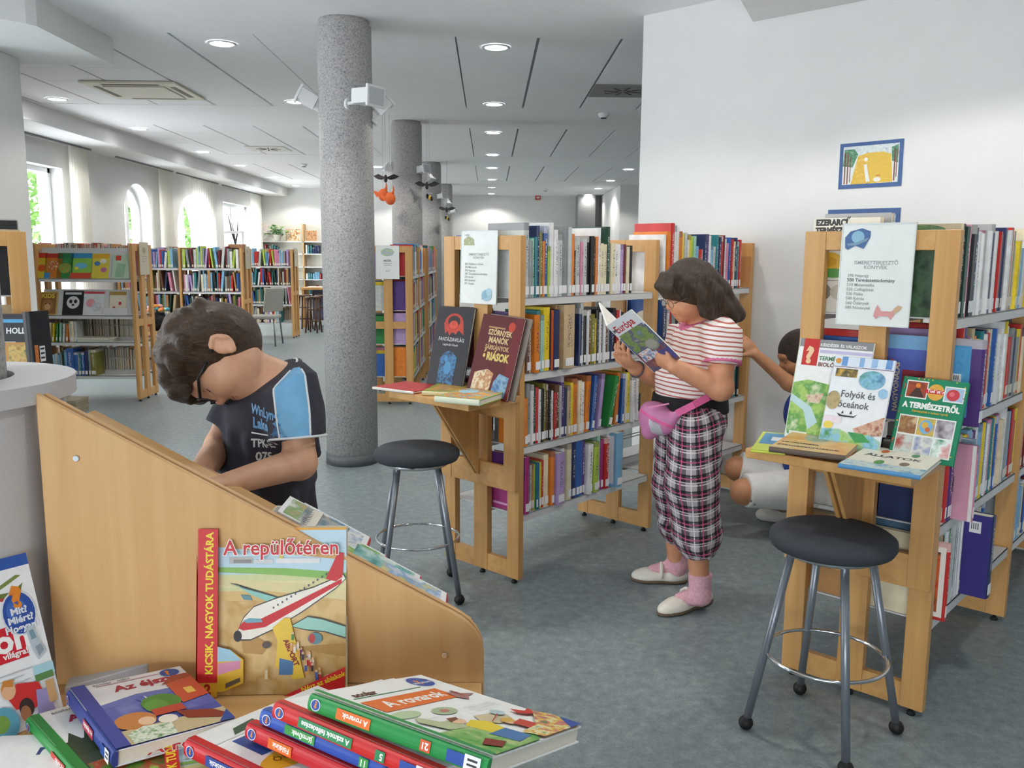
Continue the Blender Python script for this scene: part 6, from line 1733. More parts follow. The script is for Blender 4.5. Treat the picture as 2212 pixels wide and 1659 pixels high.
def sdf_mesh(name, prims, vox=.006, k=.02, cuts=()):
    """prims: ('c'|'f', a, b, ra, rb[, k]) or ('e', centre, radii, axes[, k]); ('-', prim) carves. cuts: half spaces (point, normal) removed on the +normal side"""
    pos = [p for p in prims if p[0] != '-']
    lo = np.min([prim_bounds(p)[0] for p in pos], axis=0) - 3 * vox
    hi = np.max([prim_bounds(p)[1] for p in pos], axis=0) + 3 * vox
    n = np.ceil((hi - lo) / vox).astype(int) + 1
    D = np.full(n, .5)
    ax = [lo[i] + vox * np.arange(n[i]) for i in range(3)]
    for pr in prims:
        sub = pr[0] == '-'
        q = pr[1] if sub else pr
        base = 5 if q[0] in 'cf' else 4
        kk = q[base] if len(q) > base else k
        b0, b1 = prim_bounds(q)
        m = kk + 3 * vox
        i0 = np.clip(np.floor((b0 - m - lo) / vox).astype(int), 0, n)
        i1 = np.clip(np.ceil((b1 + m - lo) / vox).astype(int) + 1, 0, n)
        if np.any(i1 <= i0):
            continue
        sl = tuple(slice(i0[i], i1[i]) for i in range(3))
        P = np.stack(np.meshgrid(*[ax[i][sl[i]] for i in range(3)], indexing='ij'), axis=-1)
        d = sdf_prim(q, P)
        D[sl] = -smin(-D[sl], d, kk) if sub else smin(D[sl], d, kk)
    if cuts:
        P = np.stack(np.meshgrid(*ax, indexing='ij'), axis=-1)
        for c, nn in cuts:
            nn = np.array(nn, float); nn /= np.linalg.norm(nn)
            D = np.maximum(D, (P - np.array(c)) @ nn)
    D[[0, -1]] = .5; D[:, [0, -1]] = .5; D[:, :, [0, -1]] = .5
    ins = D < 0
    cnt = np.zeros(n - 1, int)
    for dx in (0, 1):
        for dy in (0, 1):
            for dz in (0, 1):
                cnt += ins[dx:n[0] - 1 + dx, dy:n[1] - 1 + dy, dz:n[2] - 1 + dz]
    act = (cnt > 0) & (cnt < 8)
    idx = np.full(n - 1, -1)
    ijk = np.argwhere(act)
    idx[act] = np.arange(len(ijk))
    acc = np.zeros((len(ijk), 3)); num = np.zeros(len(ijk))
    C = [(a, b, c) for a in (0, 1) for b in (0, 1) for c in (0, 1)]
    for p in C:
        for axis in range(3):
            if p[axis]:
                continue
            q = list(p); q[axis] = 1
            da = D[ijk[:, 0] + p[0], ijk[:, 1] + p[1], ijk[:, 2] + p[2]]
            db = D[ijk[:, 0] + q[0], ijk[:, 1] + q[1], ijk[:, 2] + q[2]]
            cr = (da < 0) != (db < 0)
            t = np.where(cr, da / np.where(cr, da - db, 1), 0)
            pt = np.array(p, float) + np.zeros((len(ijk), 3))
            pt[:, axis] += t
            acc[cr] += pt[cr]; num[cr] += 1
    V_ = (ijk + acc / num[:, None]) * vox + lo
    faces = []
    for axis in range(3):
        o1, o2 = (axis + 1) % 3, (axis + 2) % 3
        sa = [slice(1, -1)] * 3; sb = [slice(1, -1)] * 3
        sa[axis] = slice(0, -1); sb[axis] = slice(1, None)
        A, B = ins[tuple(sa)], ins[tuple(sb)]
        for flip_, msk in ((False, A & ~B), (True, ~A & B)):
            e = np.argwhere(msk)
            off = np.ones(3, int); off[axis] = 0
            e = e + off
            def cell(d1, d2):
                c = e.copy(); c[:, o1] -= d1; c[:, o2] -= d2
                return idx[c[:, 0], c[:, 1], c[:, 2]]
            q = np.stack([cell(1, 1), cell(0, 1), cell(0, 0), cell(1, 0)], axis=1)
            faces.append(q[:, ::-1] if flip_ else q)
    F_ = np.concatenate(faces)
    # light relaxation
    E = np.concatenate([F_[:, [0, 1]], F_[:, [1, 2]], F_[:, [2, 3]], F_[:, [3, 0]]])
    for _ in range(2):
        s = np.zeros_like(V_); c = np.zeros(len(V_))
        np.add.at(s, E[:, 0], V_[E[:, 1]]); np.add.at(c, E[:, 0], 1)
        V_ = V_ * .5 + .5 * s / np.maximum(c, 1)[:, None]
    me = bpy.data.meshes.new(name)
    me.from_pydata(V_.tolist(), [], F_.tolist())
    me.polygons.foreach_set('use_smooth', [True] * len(me.polygons))
    me.update()
    return me

def paint(me, mats, fn):
    """give faces the material chosen by fn(centre)"""
    for m in mats:
        me.materials.append(m)
    for p in me.polygons:
        p.material_index = fn(p.center)

def v3(p):
    return np.array((p.x, p.y, p.z))

class Head:
    """head frame: f forward (nose), d towards the chin, s towards the person's near side"""
    def __init__(self, c, f, d, sc=1.0, ear=0.0):
        self.ear = ear
        self.c = v3(c); f = np.array(f, float); f /= np.linalg.norm(f)
        d = np.array(d, float); d = d - f * d.dot(f); d /= np.linalg.norm(d)
        self.f, self.d, self.s = f, d, np.cross(d, f)
        self.sc = sc
        self.R = np.stack([f, self.s, d])
    def p(self, a, b, c=0.0):
        return self.c + self.sc * (a * self.f + b * self.d + c * self.s)
    def e(self, a, b, c, ra, rc, rb, k=.02):
        return ('e', self.p(a, b, c), (ra * self.sc, rc * self.sc, rb * self.sc), self.R, k)
    def skin(self):
        P_ = self.p
        L = [self.e(0, -.015, 0, .094, .077, .100), self.e(.026, .032, 0, .062, .060, .066, .03), ('c', P_(.062, .070), P_(.050, .062), .022 * self.sc, .026 * self.sc, .02),
             ('c', P_(.082, -.010), P_(.099, .014), .008 * self.sc, .0115 * self.sc, .012), self.e(.084, .016, 0, .012, .017, .008, .008),
             self.e(.080, .047, 0, .012, .022, .007, .008), self.e(.078, .056, 0, .012, .019, .007, .008), self.e(.078, -.030, 0, .018, .05, .014, .02)]
        for s in (-1, 1):
            L += [self.e(.058, .030, s * .036, .026, .022, .026, .02), ('-', self.e(.090, -.006, s * .032, .016, .018, .011, .012)), self.e(.070, -.006, s * .032, .012, .013, .011, .006)]
            eb = self.ear
            L += [self.e(-.014, .016 + eb, s * .080, .021, .012, .026, .005), self.e(-.030, .013 + eb, s * .091, .0065, .009, .022, .004), self.e(-.015, -.006 + eb, s * .091, .016, .008, .0065, .004), self.e(-.006, .038 + eb, s * .085, .010, .008, .010, .004), ('-', self.e(-.011, .014 + eb, s * .098, .013, .009, .015, .004))]
        return L

def hand(w, tip, nrm, thumb, curl=.5, sc=1.0, spread=.19):
    """five fingers: w wrist, tip: finger direction, nrm: palm normal (fingers curl towards it), thumb: side of the thumb"""
    d = np.array(tip, float); d /= np.linalg.norm(d)
    n = np.array(nrm, float); n -= d * n.dot(d); n /= np.linalg.norm(n)
    t = np.array(thumb, float); t -= d * t.dot(d) + n * t.dot(n); t /= np.linalg.norm(t)
    w = np.array(w)
    L = [('e', w + d * .042 * sc, (.046 * sc, .036 * sc, .015 * sc), np.stack([d, t, n]), .012)]
    for i, (off, ln, r) in enumerate(((.027, .066, .0082), (.009, .074, .0085), (-.010, .069, .0082), (-.027, .054, .0072))):
        b = w + (d * .076 + t * off) * sc - d * abs(off) * .25
        ang = 0.12
        p = b
        dd = d + t * (off * spread * 5)
        dd /= np.linalg.norm(dd)
        for j, fr in enumerate((.45, .32, .23)):
            ang += curl * (.9 if j == 0 else 1.0)
            q = p + (dd * math.cos(ang) + n * math.sin(ang)) * ln * fr * sc
            L.append(('c', p, q, r * sc * (1 - .06 * j), r * sc * (1 - .06 * (j + 1)), .0035))
            p = q
    b = w + (d * .022 + t * .030) * sc
    q = b + (d * .55 + t * .75 + n * .25) * .036 * sc
    r_ = q + (d * .85 + t * .25 + n * .45) * .030 * sc
    L += [('c', w + d * .012 * sc + t * .016 * sc, b, .014 * sc, .012 * sc, .01), ('c', b, q, .012 * sc, .0095 * sc, .006), ('c', q, r_, .0095 * sc, .0078 * sc, .004)]
    return L

def skin_mat(name, col, scale=40):
    m, nt, b = nt_mat(name)
    tc = N(nt, 'ShaderNodeTexCoord'); ns = N(nt, 'ShaderNodeTexNoise'); ns.inputs['Scale'].default_value = scale; ns.inputs['Detail'].default_value = 3
    nt.links.new(tc.outputs['Object'], ns.inputs['Vector'])
    c = srgb(col)
    r = ramp(nt, [(.3, (c[0] * .93, c[1] * .86, c[2] * .84)), (.7, (min(1, c[0] * 1.04), c[1] * 1.03, c[2] * 1.03))])
    nt.links.new(ns.outputs['Fac'], r.inputs[0]); nt.links.new(r.outputs[0], b.inputs['Base Color'])
    b.inputs['Roughness'].default_value = .5
    b.inputs['Subsurface Weight'].default_value = .08
    b.inputs['Subsurface Radius'].default_value = (.01, .004, .002)
    return m

def hair_mat(name, dark, light, direction=(30, 160, 160)):
    m, nt, b = nt_mat(name)
    tc = N(nt, 'ShaderNodeTexCoord'); mp = N(nt, 'ShaderNodeMapping'); mp.inputs['Scale'].default_value = direction
    nt.links.new(tc.outputs['Object'], mp.inputs['Vector'])
    ns = N(nt, 'ShaderNodeTexNoise'); ns.inputs['Scale'].default_value = 1; ns.inputs['Detail'].default_value = 5; ns.inputs['Roughness'].default_value = .65; ns.inputs['Distortion'].default_value = .6
    nt.links.new(mp.outputs[0], ns.inputs['Vector'])
    r = ramp(nt, [(.3, srgb(dark)), (.7, srgb(light))]); nt.links.new(ns.outputs['Fac'], r.inputs[0]); nt.links.new(r.outputs[0], b.inputs['Base Color'])
    b.inputs['Roughness'].default_value = .42
    bp = N(nt, 'ShaderNodeBump'); bp.inputs['Strength'].default_value = 1.0; bp.inputs['Distance'].default_value = .010
    nt.links.new(ns.outputs['Fac'], bp.inputs['Height']); nt.links.new(bp.outputs[0], b.inputs['Normal'])
    return m

def strands(H_, specs, r0=.012, seed=1):
    """locks of hair: list of polylines in head coordinates (a, b, c)"""
    L = []
    for pts, r in specs:
        for (p, q) in zip(pts[:-1], pts[1:]):
            L.append(('c', H_.p(*p), H_.p(*q), r * H_.sc, r * H_.sc * .92, .012))
    return L

def glasses(H_, parent, col, aw=.104, lens_w=.024, lens_h=.016, b0=-.002, thick=.0016, temple=.0022):
    g = MB()
    ring_n = 20
    for s in (-1, 1):
        pts = [Vector(H_.p(aw - .010 * abs(math.cos(2 * PI * i / ring_n)) * .3, b0 + lens_h * math.sin(2 * PI * i / ring_n), s * .032 + lens_w * math.cos(2 * PI * i / ring_n))) for i in range(ring_n)]
        g.tube(pts, thick, 6, closed=True)
    g.tube([Vector(H_.p(aw, b0, -.009)), Vector(H_.p(aw + .004, b0 - .004, 0)), Vector(H_.p(aw, b0, .009))], thick, 6)
    o = g.build('glasses', plain(col, .3), parent)
    for s in (-1, 1):
        t = MB(); t.tube([Vector(H_.p(aw - .004, b0 - .004, s * .056)), Vector(H_.p(.06, b0 - .004, s * .073)), Vector(H_.p(-.005, -.004 + H_.ear, s * .086))], temple, 6); t.build('temple', plain(col, .3), o)
    return o

def face_bits(H_, parent, lip='#b8645c', brow='#4a3424', lid='#c9957a'):
    mb = MB(); R3 = Matrix([list(r) for r in H_.R]).transposed()
    mb.ball(H_.p(.0875, .0465), (.006 * H_.sc, .021 * H_.sc, .0045 * H_.sc), 12, 8, R3); mb.ball(H_.p(.086, .0545), (.006 * H_.sc, .018 * H_.sc, .005 * H_.sc), 12, 8, R3)
    mb.build('lips', plain(lip, .45), parent)
    for s in (-1, 1):
        mb = MB(); mb.tube([Vector(H_.p(.086, -.022, s * .016)), Vector(H_.p(.085, -.027, s * .032)), Vector(H_.p(.074, -.023, s * .048))], .0032, 6); mb.build('eyebrow', plain(brow, .7), parent)
        mb = MB(); mb.ball(H_.p(.0715, -.006, s * .032), .0122 * H_.sc, 12, 8); e = mb.build('eyelid', plain(lid, .5), parent)
        mb = MB(); mb.tube([Vector(H_.p(.078, .001, s * .021)), Vector(H_.p(.0835, .0035, s * .031)), Vector(H_.p(.078, .001, s * .043))], .0013, 6); mb.build('eyelash', plain('#241a14', .6), e)

def person_root(label, loc):
    t = thing('person', label, 'person', loc)
    t.location = (0, 0, 0)
    return t

# ------------------------------------------------------------------ girl reading
def A(px, py, Y):
    return v3(at(px, py, Y))
GS = skin_mat('tanned_skin', '#cf9672')
girl = thing('person', 'girl in striped shirt and plaid trousers reading a magazine in the aisle', 'person', (0, 0, 0))
hg = Head(at(1491, 633, 3.25), (-.90, -.20, -.40), (-.36, -.06, -.92), 1.0)
shL, elL, wrL = A(1562, 728, 3.12), A(1556, 838, 3.07), A(1456, 792, 3.06)
shR, elR, wrR = A(1478, 722, 3.40), A(1450, 835, 3.42), A(1372, 796, 3.27)
neck0 = A(1515, 712, 3.26)
hipL, hipR = A(1508, 915, 3.17), A(1478, 915, 3.36)
knL, anL = A(1500, 1050, 3.135), A(1512, 1275, 3.135)
knR, anR = A(1455, 1055, 3.42), A(1462, 1232, 3.45)
fwd = np.array((-.96, -.28, 0)); lat = np.array((.28, -.96, 0)); upz = np.array((0, 0, 1.))
BR = np.stack([fwd, lat, upz])
body = hg.skin() + [('c', hg.p(-.030, .055), neck0, .046, .052, .025), ('e', A(1520, 770, 3.26), (.10, .13, .13), BR, .03), ('e', A(1492, 850, 3.26), (.11, .13, .12), BR, .03),
                    ('c', shL + (elL - shL) * .25, elL, .046, .047, .02), ('c', elL, wrL, .046, .028, .015), ('c', shR + (elR - shR) * .25, elR, .046, .047, .02), ('c', elR, wrR, .044, .028, .015),
                    ('c', hipL, knL, .08, .062, .03), ('c', knL, anL, .056, .034, .02), ('c', hipR, knR, .08, .062, .03), ('c', knR, anR, .056, .034, .02),
                    ('c', anL, anL + np.array((-.02, -.01, -.03)), .024, .02, .015), ('c', anR, anR + np.array((-.02, .0, -.03)), .024, .02, .015)]
body += hand(wrL, A(1408, 768, 3.12) - wrL, (.25, .75, .55), (-.2, .3, .9), .45, .95)
body += hand(wrR, A(1338, 765, 3.205) - wrR, (.55, .55, .62), (-.75, .1, .5), .30, 1.02)
me = sdf_mesh('body', body, .0052, .02)
me.materials.append(GS)
obj('body', me, None, girl)
face_bits(hg, girl, '#b06a60', '#43301f')
glasses(hg, girl, '#5a5450', thick=.0011, temple=.0012)
# hair: bob with fringe
hp = [hg.e(-.010, -.026, 0, .107, .092, .106, .02)]
for s in (-1, 1):
    hp += strands(hg, [([(.015, -.06, s * .075), (-.005, .00, s * .092), (-.02, .06, s * .088), (-.045, .115, s * .078)], .024),
                       ([(-.03, -.05, s * .075), (-.055, .02, s * .085), (-.075, .09, s * .078), (-.10, .14, s * .062)], .030),
                       ([(-.07, -.04, s * .05), (-.10, .03, s * .055), (-.115, .10, s * .050), (-.135, .145, s * .040)], .034)])
random.seed(31)
for q in range(90):                                    # wavy locks over the surface
    s = random.choice((-1, 1)); a0 = random.uniform(-.10, .03); c0 = s * (.094 - max(0, -a0 - .02) * .55)
    b0 = random.uniform(-.10, .04); ln = random.uniform(.06, .10)
    w = random.uniform(-.012, .012)
    hp += strands(hg, [([(a0, b0, c0 * (.75 if b0 < -.06 else 1)), (a0 - .012 + w, b0 + ln * .5, c0 * 1.06), (a0 - .03 - w, b0 + ln, c0 * .98)], random.uniform(.005, .009))])
hp += strands(hg, [([(-.09, -.03, 0), (-.115, .04, 0), (-.13, .11, 0), (-.15, .15, 0)], .036)])
for q in range(13):                                    # fringe
    c = -.063 + q * .0105
    hp += strands(hg, [([(.06, -.10, c * .8), (.092, -.065, c), (.096 - abs(c) * .35, -.020 + random.uniform(-.005, .006), c * 1.05)], .0085)])
hp += [('-', hg.e(.10, .052, 0, .098, .075, .066, .012))]
me = sdf_mesh('hair', hp, .0052, .015)
me.materials.append(hair_mat('brown_bob_hair', '#1a110a', '#4a3520', (90, 90, 26)))
obj('hair', me, None, girl)
# shirt
def stripe_mat():
    m, nt, b = nt_mat('striped_jersey')
    tc = N(nt, 'ShaderNodeTexCoord'); sx = N(nt, 'ShaderNodeSeparateXYZ'); nt.links.new(tc.outputs['Object'], sx.inputs[0])
    ns = N(nt, 'ShaderNodeTexNoise'); ns.inputs['Scale'].default_value = 9; nt.links.new(tc.outputs['Object'], ns.inputs['Vector'])
    a = N(nt, 'ShaderNodeMath', operation='MULTIPLY_ADD'); a.inputs[1].default_value = .012; nt.links.new(ns.outputs['Fac'], a.inputs[0]); nt.links.new(sx.outputs[2], a.inputs[2])
    x = N(nt, 'ShaderNodeMath', operation='MULTIPLY_ADD'); x.inputs[1].default_value = .09; nt.links.new(sx.outputs[0], x.inputs[0]); nt.links.new(a.outputs[0], x.inputs[2])
    d = N(nt, 'ShaderNodeMath', operation='MULTIPLY'); d.inputs[1].default_value = 1 / .0165; nt.links.new(x.outputs[0], d.inputs[0])
    f = N(nt, 'ShaderNodeMath', operation='FRACT'); nt.links.new(d.outputs[0], f.inputs[0])
    r = ramp(nt, [(0, srgb('#ece6e4')), (.62, srgb('#ece6e4')), (.66, srgb('#b8675e')), (.96, srgb('#b8675e')), (1, srgb('#ece6e4'))]); nt.links.new(f.outputs[0], r.inputs[0])
    nt.links.new(r.outputs[0], b.inputs['Base Color']); b.inputs['Roughness'].default_value = .85
    return m
M_PINK = plain('#d6739c', .8, var=.06, scale=80)
cuffL = shL + (elL - shL) * .50
cuffR = shR + (elR - shR) * .50
sp = [('e', A(1522, 752, 3.26), (.118, .160, .135), BR, .04), ('e', A(1498, 812, 3.25), (.135, .152, .105), BR, .04), ('c', A(1552, 712, 3.16), A(1494, 708, 3.37), .048, .048, .03),
      ('f', A(1496, 800, 3.26), A(1490, 864, 3.26), .135, .134, .03), ('c', shL + np.array((-.012, 0, .012)), shL + (elL - shL) * .3, .066, .064, .03), ('f', shL + np.array((0, 0, .03)), cuffL, .066, .067, .03), ('f', shR + np.array((0, 0, .03)), cuffR, .064, .066, .03), ('c', A(1518, 716, 3.26), neck0 + np.array((0, 0, .012)), .062, .052, .03)]
me = sdf_mesh('shirt', sp, .0055, .03, cuts=[(A(1490, 858, 3.26), (0, 0, -1)), (hg.p(-.02, .11) + np.array((0, 0, .0)), (-.35, -.05, .93))])
nk = np.array(neck0)
vtip = A(1452, 742, 3.17)
def shirt_part(c):
    c = np.array(c)
    d1 = np.linalg.norm((c - (nk + np.array((-.005, 0, .006)))) * np.array((1, 1, 1.35)))
    a, b = A(1478, 702, 3.16), A(1449, 742, 3.13)
    t = np.clip((c - a).dot(b - a) / (b - a).dot(b - a), 0, 1)
    d2 = np.linalg.norm(c - (a + t * (b - a)))
    return 1 if d1 < .082 or d2 < .046 - .030 * t else 0
paint(me, [stripe_mat(), M_PINK], shirt_part)
sh = obj('shirt', me, None, girl)
for s_, c_, e_2 in ((shL, cuffL, elL), (shR, cuffR, elR)):
    ax_ = (c_ - s_) / np.linalg.norm(c_ - s_)
    mb = MB(); mb.tube([Vector(c_ - ax_ * .010), Vector(c_ + ax_ * .006)], .0705, 26, caps=True); mb.build('cuff', M_PINK, sh)
# waistband and trousers
def plaid_mat():
    m, nt, b = nt_mat('plaid_cotton')
    at_ = N(nt, 'ShaderNodeAttribute'); at_.attribute_name = 'plaid'
    sx = N(nt, 'ShaderNodeSeparateXYZ'); nt.links.new(at_.outputs['Vector'], sx.inputs[0])
    def mth(op, a, c):
        n_ = N(nt, 'ShaderNodeMath', operation=op)
        if isinstance(a, (int, float)): n_.inputs[0].default_value = a
        else: nt.links.new(a, n_.inputs[0])
        if c is not None:
            if isinstance(c, (int, float)): n_.inputs[1].default_value = c
            else: nt.links.new(c, n_.inputs[1])
        return n_.outputs[0]
    def band(o, period, off, w):
        return mth('LESS_THAN', mth('FRACT', mth('ADD', mth('MULTIPLY', o, 1 / period), off), None), w)
    U_, V_ = sx.outputs[0], sx.outputs[1]
    g = mth('MULTIPLY', mth('ADD', band(U_, .058, 0, .5), band(V_, .058, .1, .5)), .5)
    rg = ramp(nt, [(0, srgb('#1d1a20')), (.5, srgb('#5d575d')), (1, srgb('#a7a1a6'))]); nt.links.new(g, rg.inputs[0])
    cur = rg.outputs[0]
    for (o, per, off, w, col) in ((U_, .058, .78, .06, '#d9d3d6'), (V_, .058, .80, .07, '#d9d3d6'), (U_, .058, .28, .07, '#c2557f'), (V_, .058, .40, .08, '#c2557f'), (U_, .058, .12, .05, '#17151a'), (V_, .058, .2, .05, '#17151a'), (V_, .058, .62, .05, '#d9d3d6')):
        mx = N(nt, 'ShaderNodeMix', data_type='RGBA'); mx.inputs[7].default_value = srgb(col) + (1,)
        nt.links.new(mth('MULTIPLY', band(o, per, off, w), .85), mx.inputs['Factor']); nt.links.new(cur, mx.inputs[6]); cur = mx.outputs[2]
    nt.links.new(cur, b.inputs['Base Color']); b.inputs['Roughness'].default_value = .9
    ns = N(nt, 'ShaderNodeTexNoise'); ns.inputs['Scale'].default_value = 22; tc = N(nt, 'ShaderNodeTexCoord'); nt.links.new(tc.outputs['Object'], ns.inputs['Vector'])
    bp = N(nt, 'ShaderNodeBump'); bp.inputs['Strength'].default_value = .5; bp.inputs['Distance'].default_value = .02; nt.links.new(ns.outputs['Fac'], bp.inputs['Height']); nt.links.new(bp.outputs[0], b.inputs['Normal'])
    return m
hemL, hemR = A(1512, 1198, 3.13), A(1464, 1166, 3.44)
pt = [('e', A(1488, 905, 3.265), (.132, .150, .09), BR, .04), ('c', A(1502, 925, 3.175), A(1494, 1045, 3.135), .105, .098, .03), ('c', A(1494, 1045, 3.135), A(1506, 1150, 3.13), .098, .094, .03), ('f', A(1506, 1150, 3.13), hemL, .092, .062, .02),
      ('c', A(1472, 925, 3.36), A(1456, 1045, 3.40), .100, .086, .03), ('c', A(1456, 1045, 3.40), A(1462, 1130, 3.43), .086, .076, .03), ('f', A(1462, 1130, 3.43), hemR, .074, .052, .02), ('f', A(1490, 866, 3.262), A(1489, 915, 3.262), .134, .140, .03)]
random.seed(21)
for q in range(16):                                    # loose folds
    zf = random.uniform(0, 1); L_, Rr = ((A(1500, 960, 3.16), A(1508, 1180, 3.13)) if q % 2 else (A(1468, 960, 3.37), A(1463, 1150, 3.43)))
    c = L_ + (Rr - L_) * zf; a = random.uniform(0, 2 * PI)
    dr = np.array((math.cos(a), math.sin(a), 0)) * .082
    pt.append(('c', c + dr + np.array((.02 * math.sin(a), -.02 * math.cos(a), .014)), c + dr * 1.02 - np.array((.025 * math.sin(a), -.025 * math.cos(a), .012)), .016, .012, .02))
me = sdf_mesh('trousers', pt, .0055, .03, cuts=[(A(1490, 868, 3.26), (0, 0, 1))])
at_ = me.attributes.new('plaid', 'FLOAT_VECTOR', 'POINT')
co = np.array([v.co for v in me.vertices])
axL0, axL1, axR0, axR1 = A(1500, 900, 3.17), hemL, A(1474, 900, 3.36), hemR
def ax_at(a, b, z):
    t = (z - a[2]) / (b[2] - a[2])
    return a[None, :] + t[:, None] * (b - a)[None, :]
cl, crr = ax_at(axL0, axL1, co[:, 2]), ax_at(axR0, axR1, co[:, 2])
dl, dr_ = np.linalg.norm((co - cl)[:, :2], axis=1), np.linalg.norm((co - crr)[:, :2], axis=1)
cc = np.where((dl < dr_)[:, None], cl, crr)
rel = co - cc
ang = np.arctan2(rel[:, 0] * lat[1] - rel[:, 1] * lat[0], rel[:, 0] * lat[0] + rel[:, 1] * lat[1])
uvw = np.stack([ang * .092 + .01, co[:, 2] + .012 * np.sin(ang * 2), np.zeros(len(co))], axis=1)
at_.data.foreach_set('vector', uvw.astype(np.float32).ravel())
me.materials.append(plaid_mat())
obj('trousers', me, None, girl)
me = sdf_mesh('waistband', [('f', A(1491, 850, 3.262), A(1489, 886, 3.262), .143, .150, .01)], .006, .01)
# flatten the band to the oval of the waist
me.materials.append(plain('#17161a', .8))
obj('waistband', me, None, girl)
# socks and shoes
M_SOCK = plain('#dba9b4', .9, var=.12, scale=90)
M_SHOE = plain('#e6e2d6', .55, var=.04, scale=40)
M_SOLE = plain('#6a5a4a', .8)
def foot(ank, toe_px, heel_px, sock_z):
    toe, heel = on_z(*toe_px, 0), on_z(*heel_px, 0)
    d = (toe - heel); L = d.length; d.normalize(); s = Vector((-d.y, d.x, 0))
    ank = Vector(ank)
    me = sdf_mesh('sock', [('f', (ank.x, ank.y, .045), (ank.x - .002, ank.y, sock_z), .037, .046, .008), ('c', (ank.x, ank.y, .06), tuple(heel + d * L * .62 + Vector((0, 0, .045))), .038, .024, .02), ('c', tuple(heel + d * .05 + Vector((0, 0, .05))), (ank.x, ank.y, .07), .033, .036, .02)], .0045, .01)
    me.materials.append(M_SOCK); obj('sock', me, None, girl)
    Rf = np.stack([v3(d), v3(s), upz])
    up = [('e', v3(heel + d * L * .72 + Vector((0, 0, .018))), (L * .29, .043, .034), Rf, .02), ('e', v3(heel + d * L * .25 + Vector((0, 0, .022))), (L * .25, .035, .044), Rf, .02), ('c', v3(heel + d * L * .3 + Vector((0, 0, .02))), v3(heel + d * L * .7 + Vector((0, 0, .016))), .034, .036, .02),
          ('-', ('e', v3(heel + d * L * .46 + Vector((0, 0, .075))), (L * .25, .031, .040), Rf, .008))]
    me = sdf_mesh('shoe', up, .0045, .015, cuts=[((0, 0, .012), (0, 0, -1))])
    me.materials.append(M_SHOE); o = obj('shoe', me, None, girl)
    me = sdf_mesh('sole', [('e', v3(heel + d * L * .70 + Vector((0, 0, .006))), (L * .32, .046, .03), Rf, .02), ('e', v3(heel + d * L * .24 + Vector((0, 0, .006))), (L * .25, .037, .03), Rf, .02), ('c', v3(heel + d * L * .25), v3(heel + d * L * .7), .036, .040, .02)], .0045, .015, cuts=[((0, 0, .015), (0, 0, 1)), ((0, 0, .001), (0, 0, -1))])
    me.materials.append(M_SOLE); obj('sole', me, None, o)
    c0 = heel + d * L * .47
    mb = MB(); mb.tube([c0 + s * .040 + Vector((0, 0, .026)), c0 + s * .034 + Vector((0, 0, .058)), c0 + s * .012 + Vector((0, 0, .074)), c0 - s * .012 + Vector((0, 0, .074)), c0 - s * .034 + Vector((0, 0, .058)), c0 - s * .040 + Vector((0, 0, .026))], .0075, 8); mb.build('strap', M_SHOE, o)
foot(anL, (1424, 1331), (1536, 1296), .155)
foot(anR, (1364, 1252), (1484, 1258), .165)
# bracelet
w_ax = (wrR - elR) / np.linalg.norm(wrR - elR)
mb = MB(); mb.tube([Vector(p) for p in mb.ring(wrR - w_ax * .012, w_ax, .0315, 20)], .0035, 6, closed=True); mb.build('bracelet', plain('#4a4450', .4), girl)

# waist bag
bag = thing('waist_bag', 'pink and silver waist bag worn by the reading girl', 'bag', (0, 0, 0))
bc = A(1416, 905, 3.185)
bz = np.stack([np.array((-.62, -.76, .18)), np.array((.70, -.60, -.35)), np.array((.38, -.10, .92))])
bz[0] /= np.linalg.norm(bz[0]); bz[1] -= bz[0] * bz[1].dot(bz[0]); bz[1] /= np.linalg.norm(bz[1]); bz[2] = np.cross(bz[0], bz[1])
me = sdf_mesh('pouch', [('e', bc, (.045, .072, .060), bz, .02), ('e', bc + bz[2] * .022, (.048, .068, .036), bz, .02), ('c', bc - bz[2] * .055, bc + bz[2] * .01, .03, .045, .02), ('c', bc + bz[1] * .05, A(1466, 893, 3.12), .034, .014, .02)], .0045, .02)
def bag_col(c):
    r = (np.array(c) - bc)
    a_, l_, h_ = r.dot(bz[0]), r.dot(bz[1]), r.dot(bz[2])
    if .002 < h_ < .012:
        return 1
    if -.045 < h_ < -.004 and -.005 < l_ + h_ * .6 < .045 and a_ > 0:
        return 2
    return 0
paint(me, [plain('#c37ba6', .45, var=.08), plain('#dd5f97', .4), plain('#c9c6cc', .3, metal=.3)], bag_col)
obj('pouch', me, None, bag)
mb = MB()
path = [A(1462, 893, 3.10), A(1500, 874, 3.07), A(1530, 858, 3.075), A(1552, 850, 3.12), A(1566, 849, 3.22)]
for p_, q_ in zip(path[:-1], path[1:]):
    mb.bar(p_, q_, .006, .026, up=(0, 0, 1))
mb.build('strap', plain('#d35f94', .5), bag)
mb = MB(); mb.bar(A(1400, 880, 3.135), A(1445, 872, 3.12), .006, .005); mb.build('zipper', plain('#e58ab4', .4), bag)

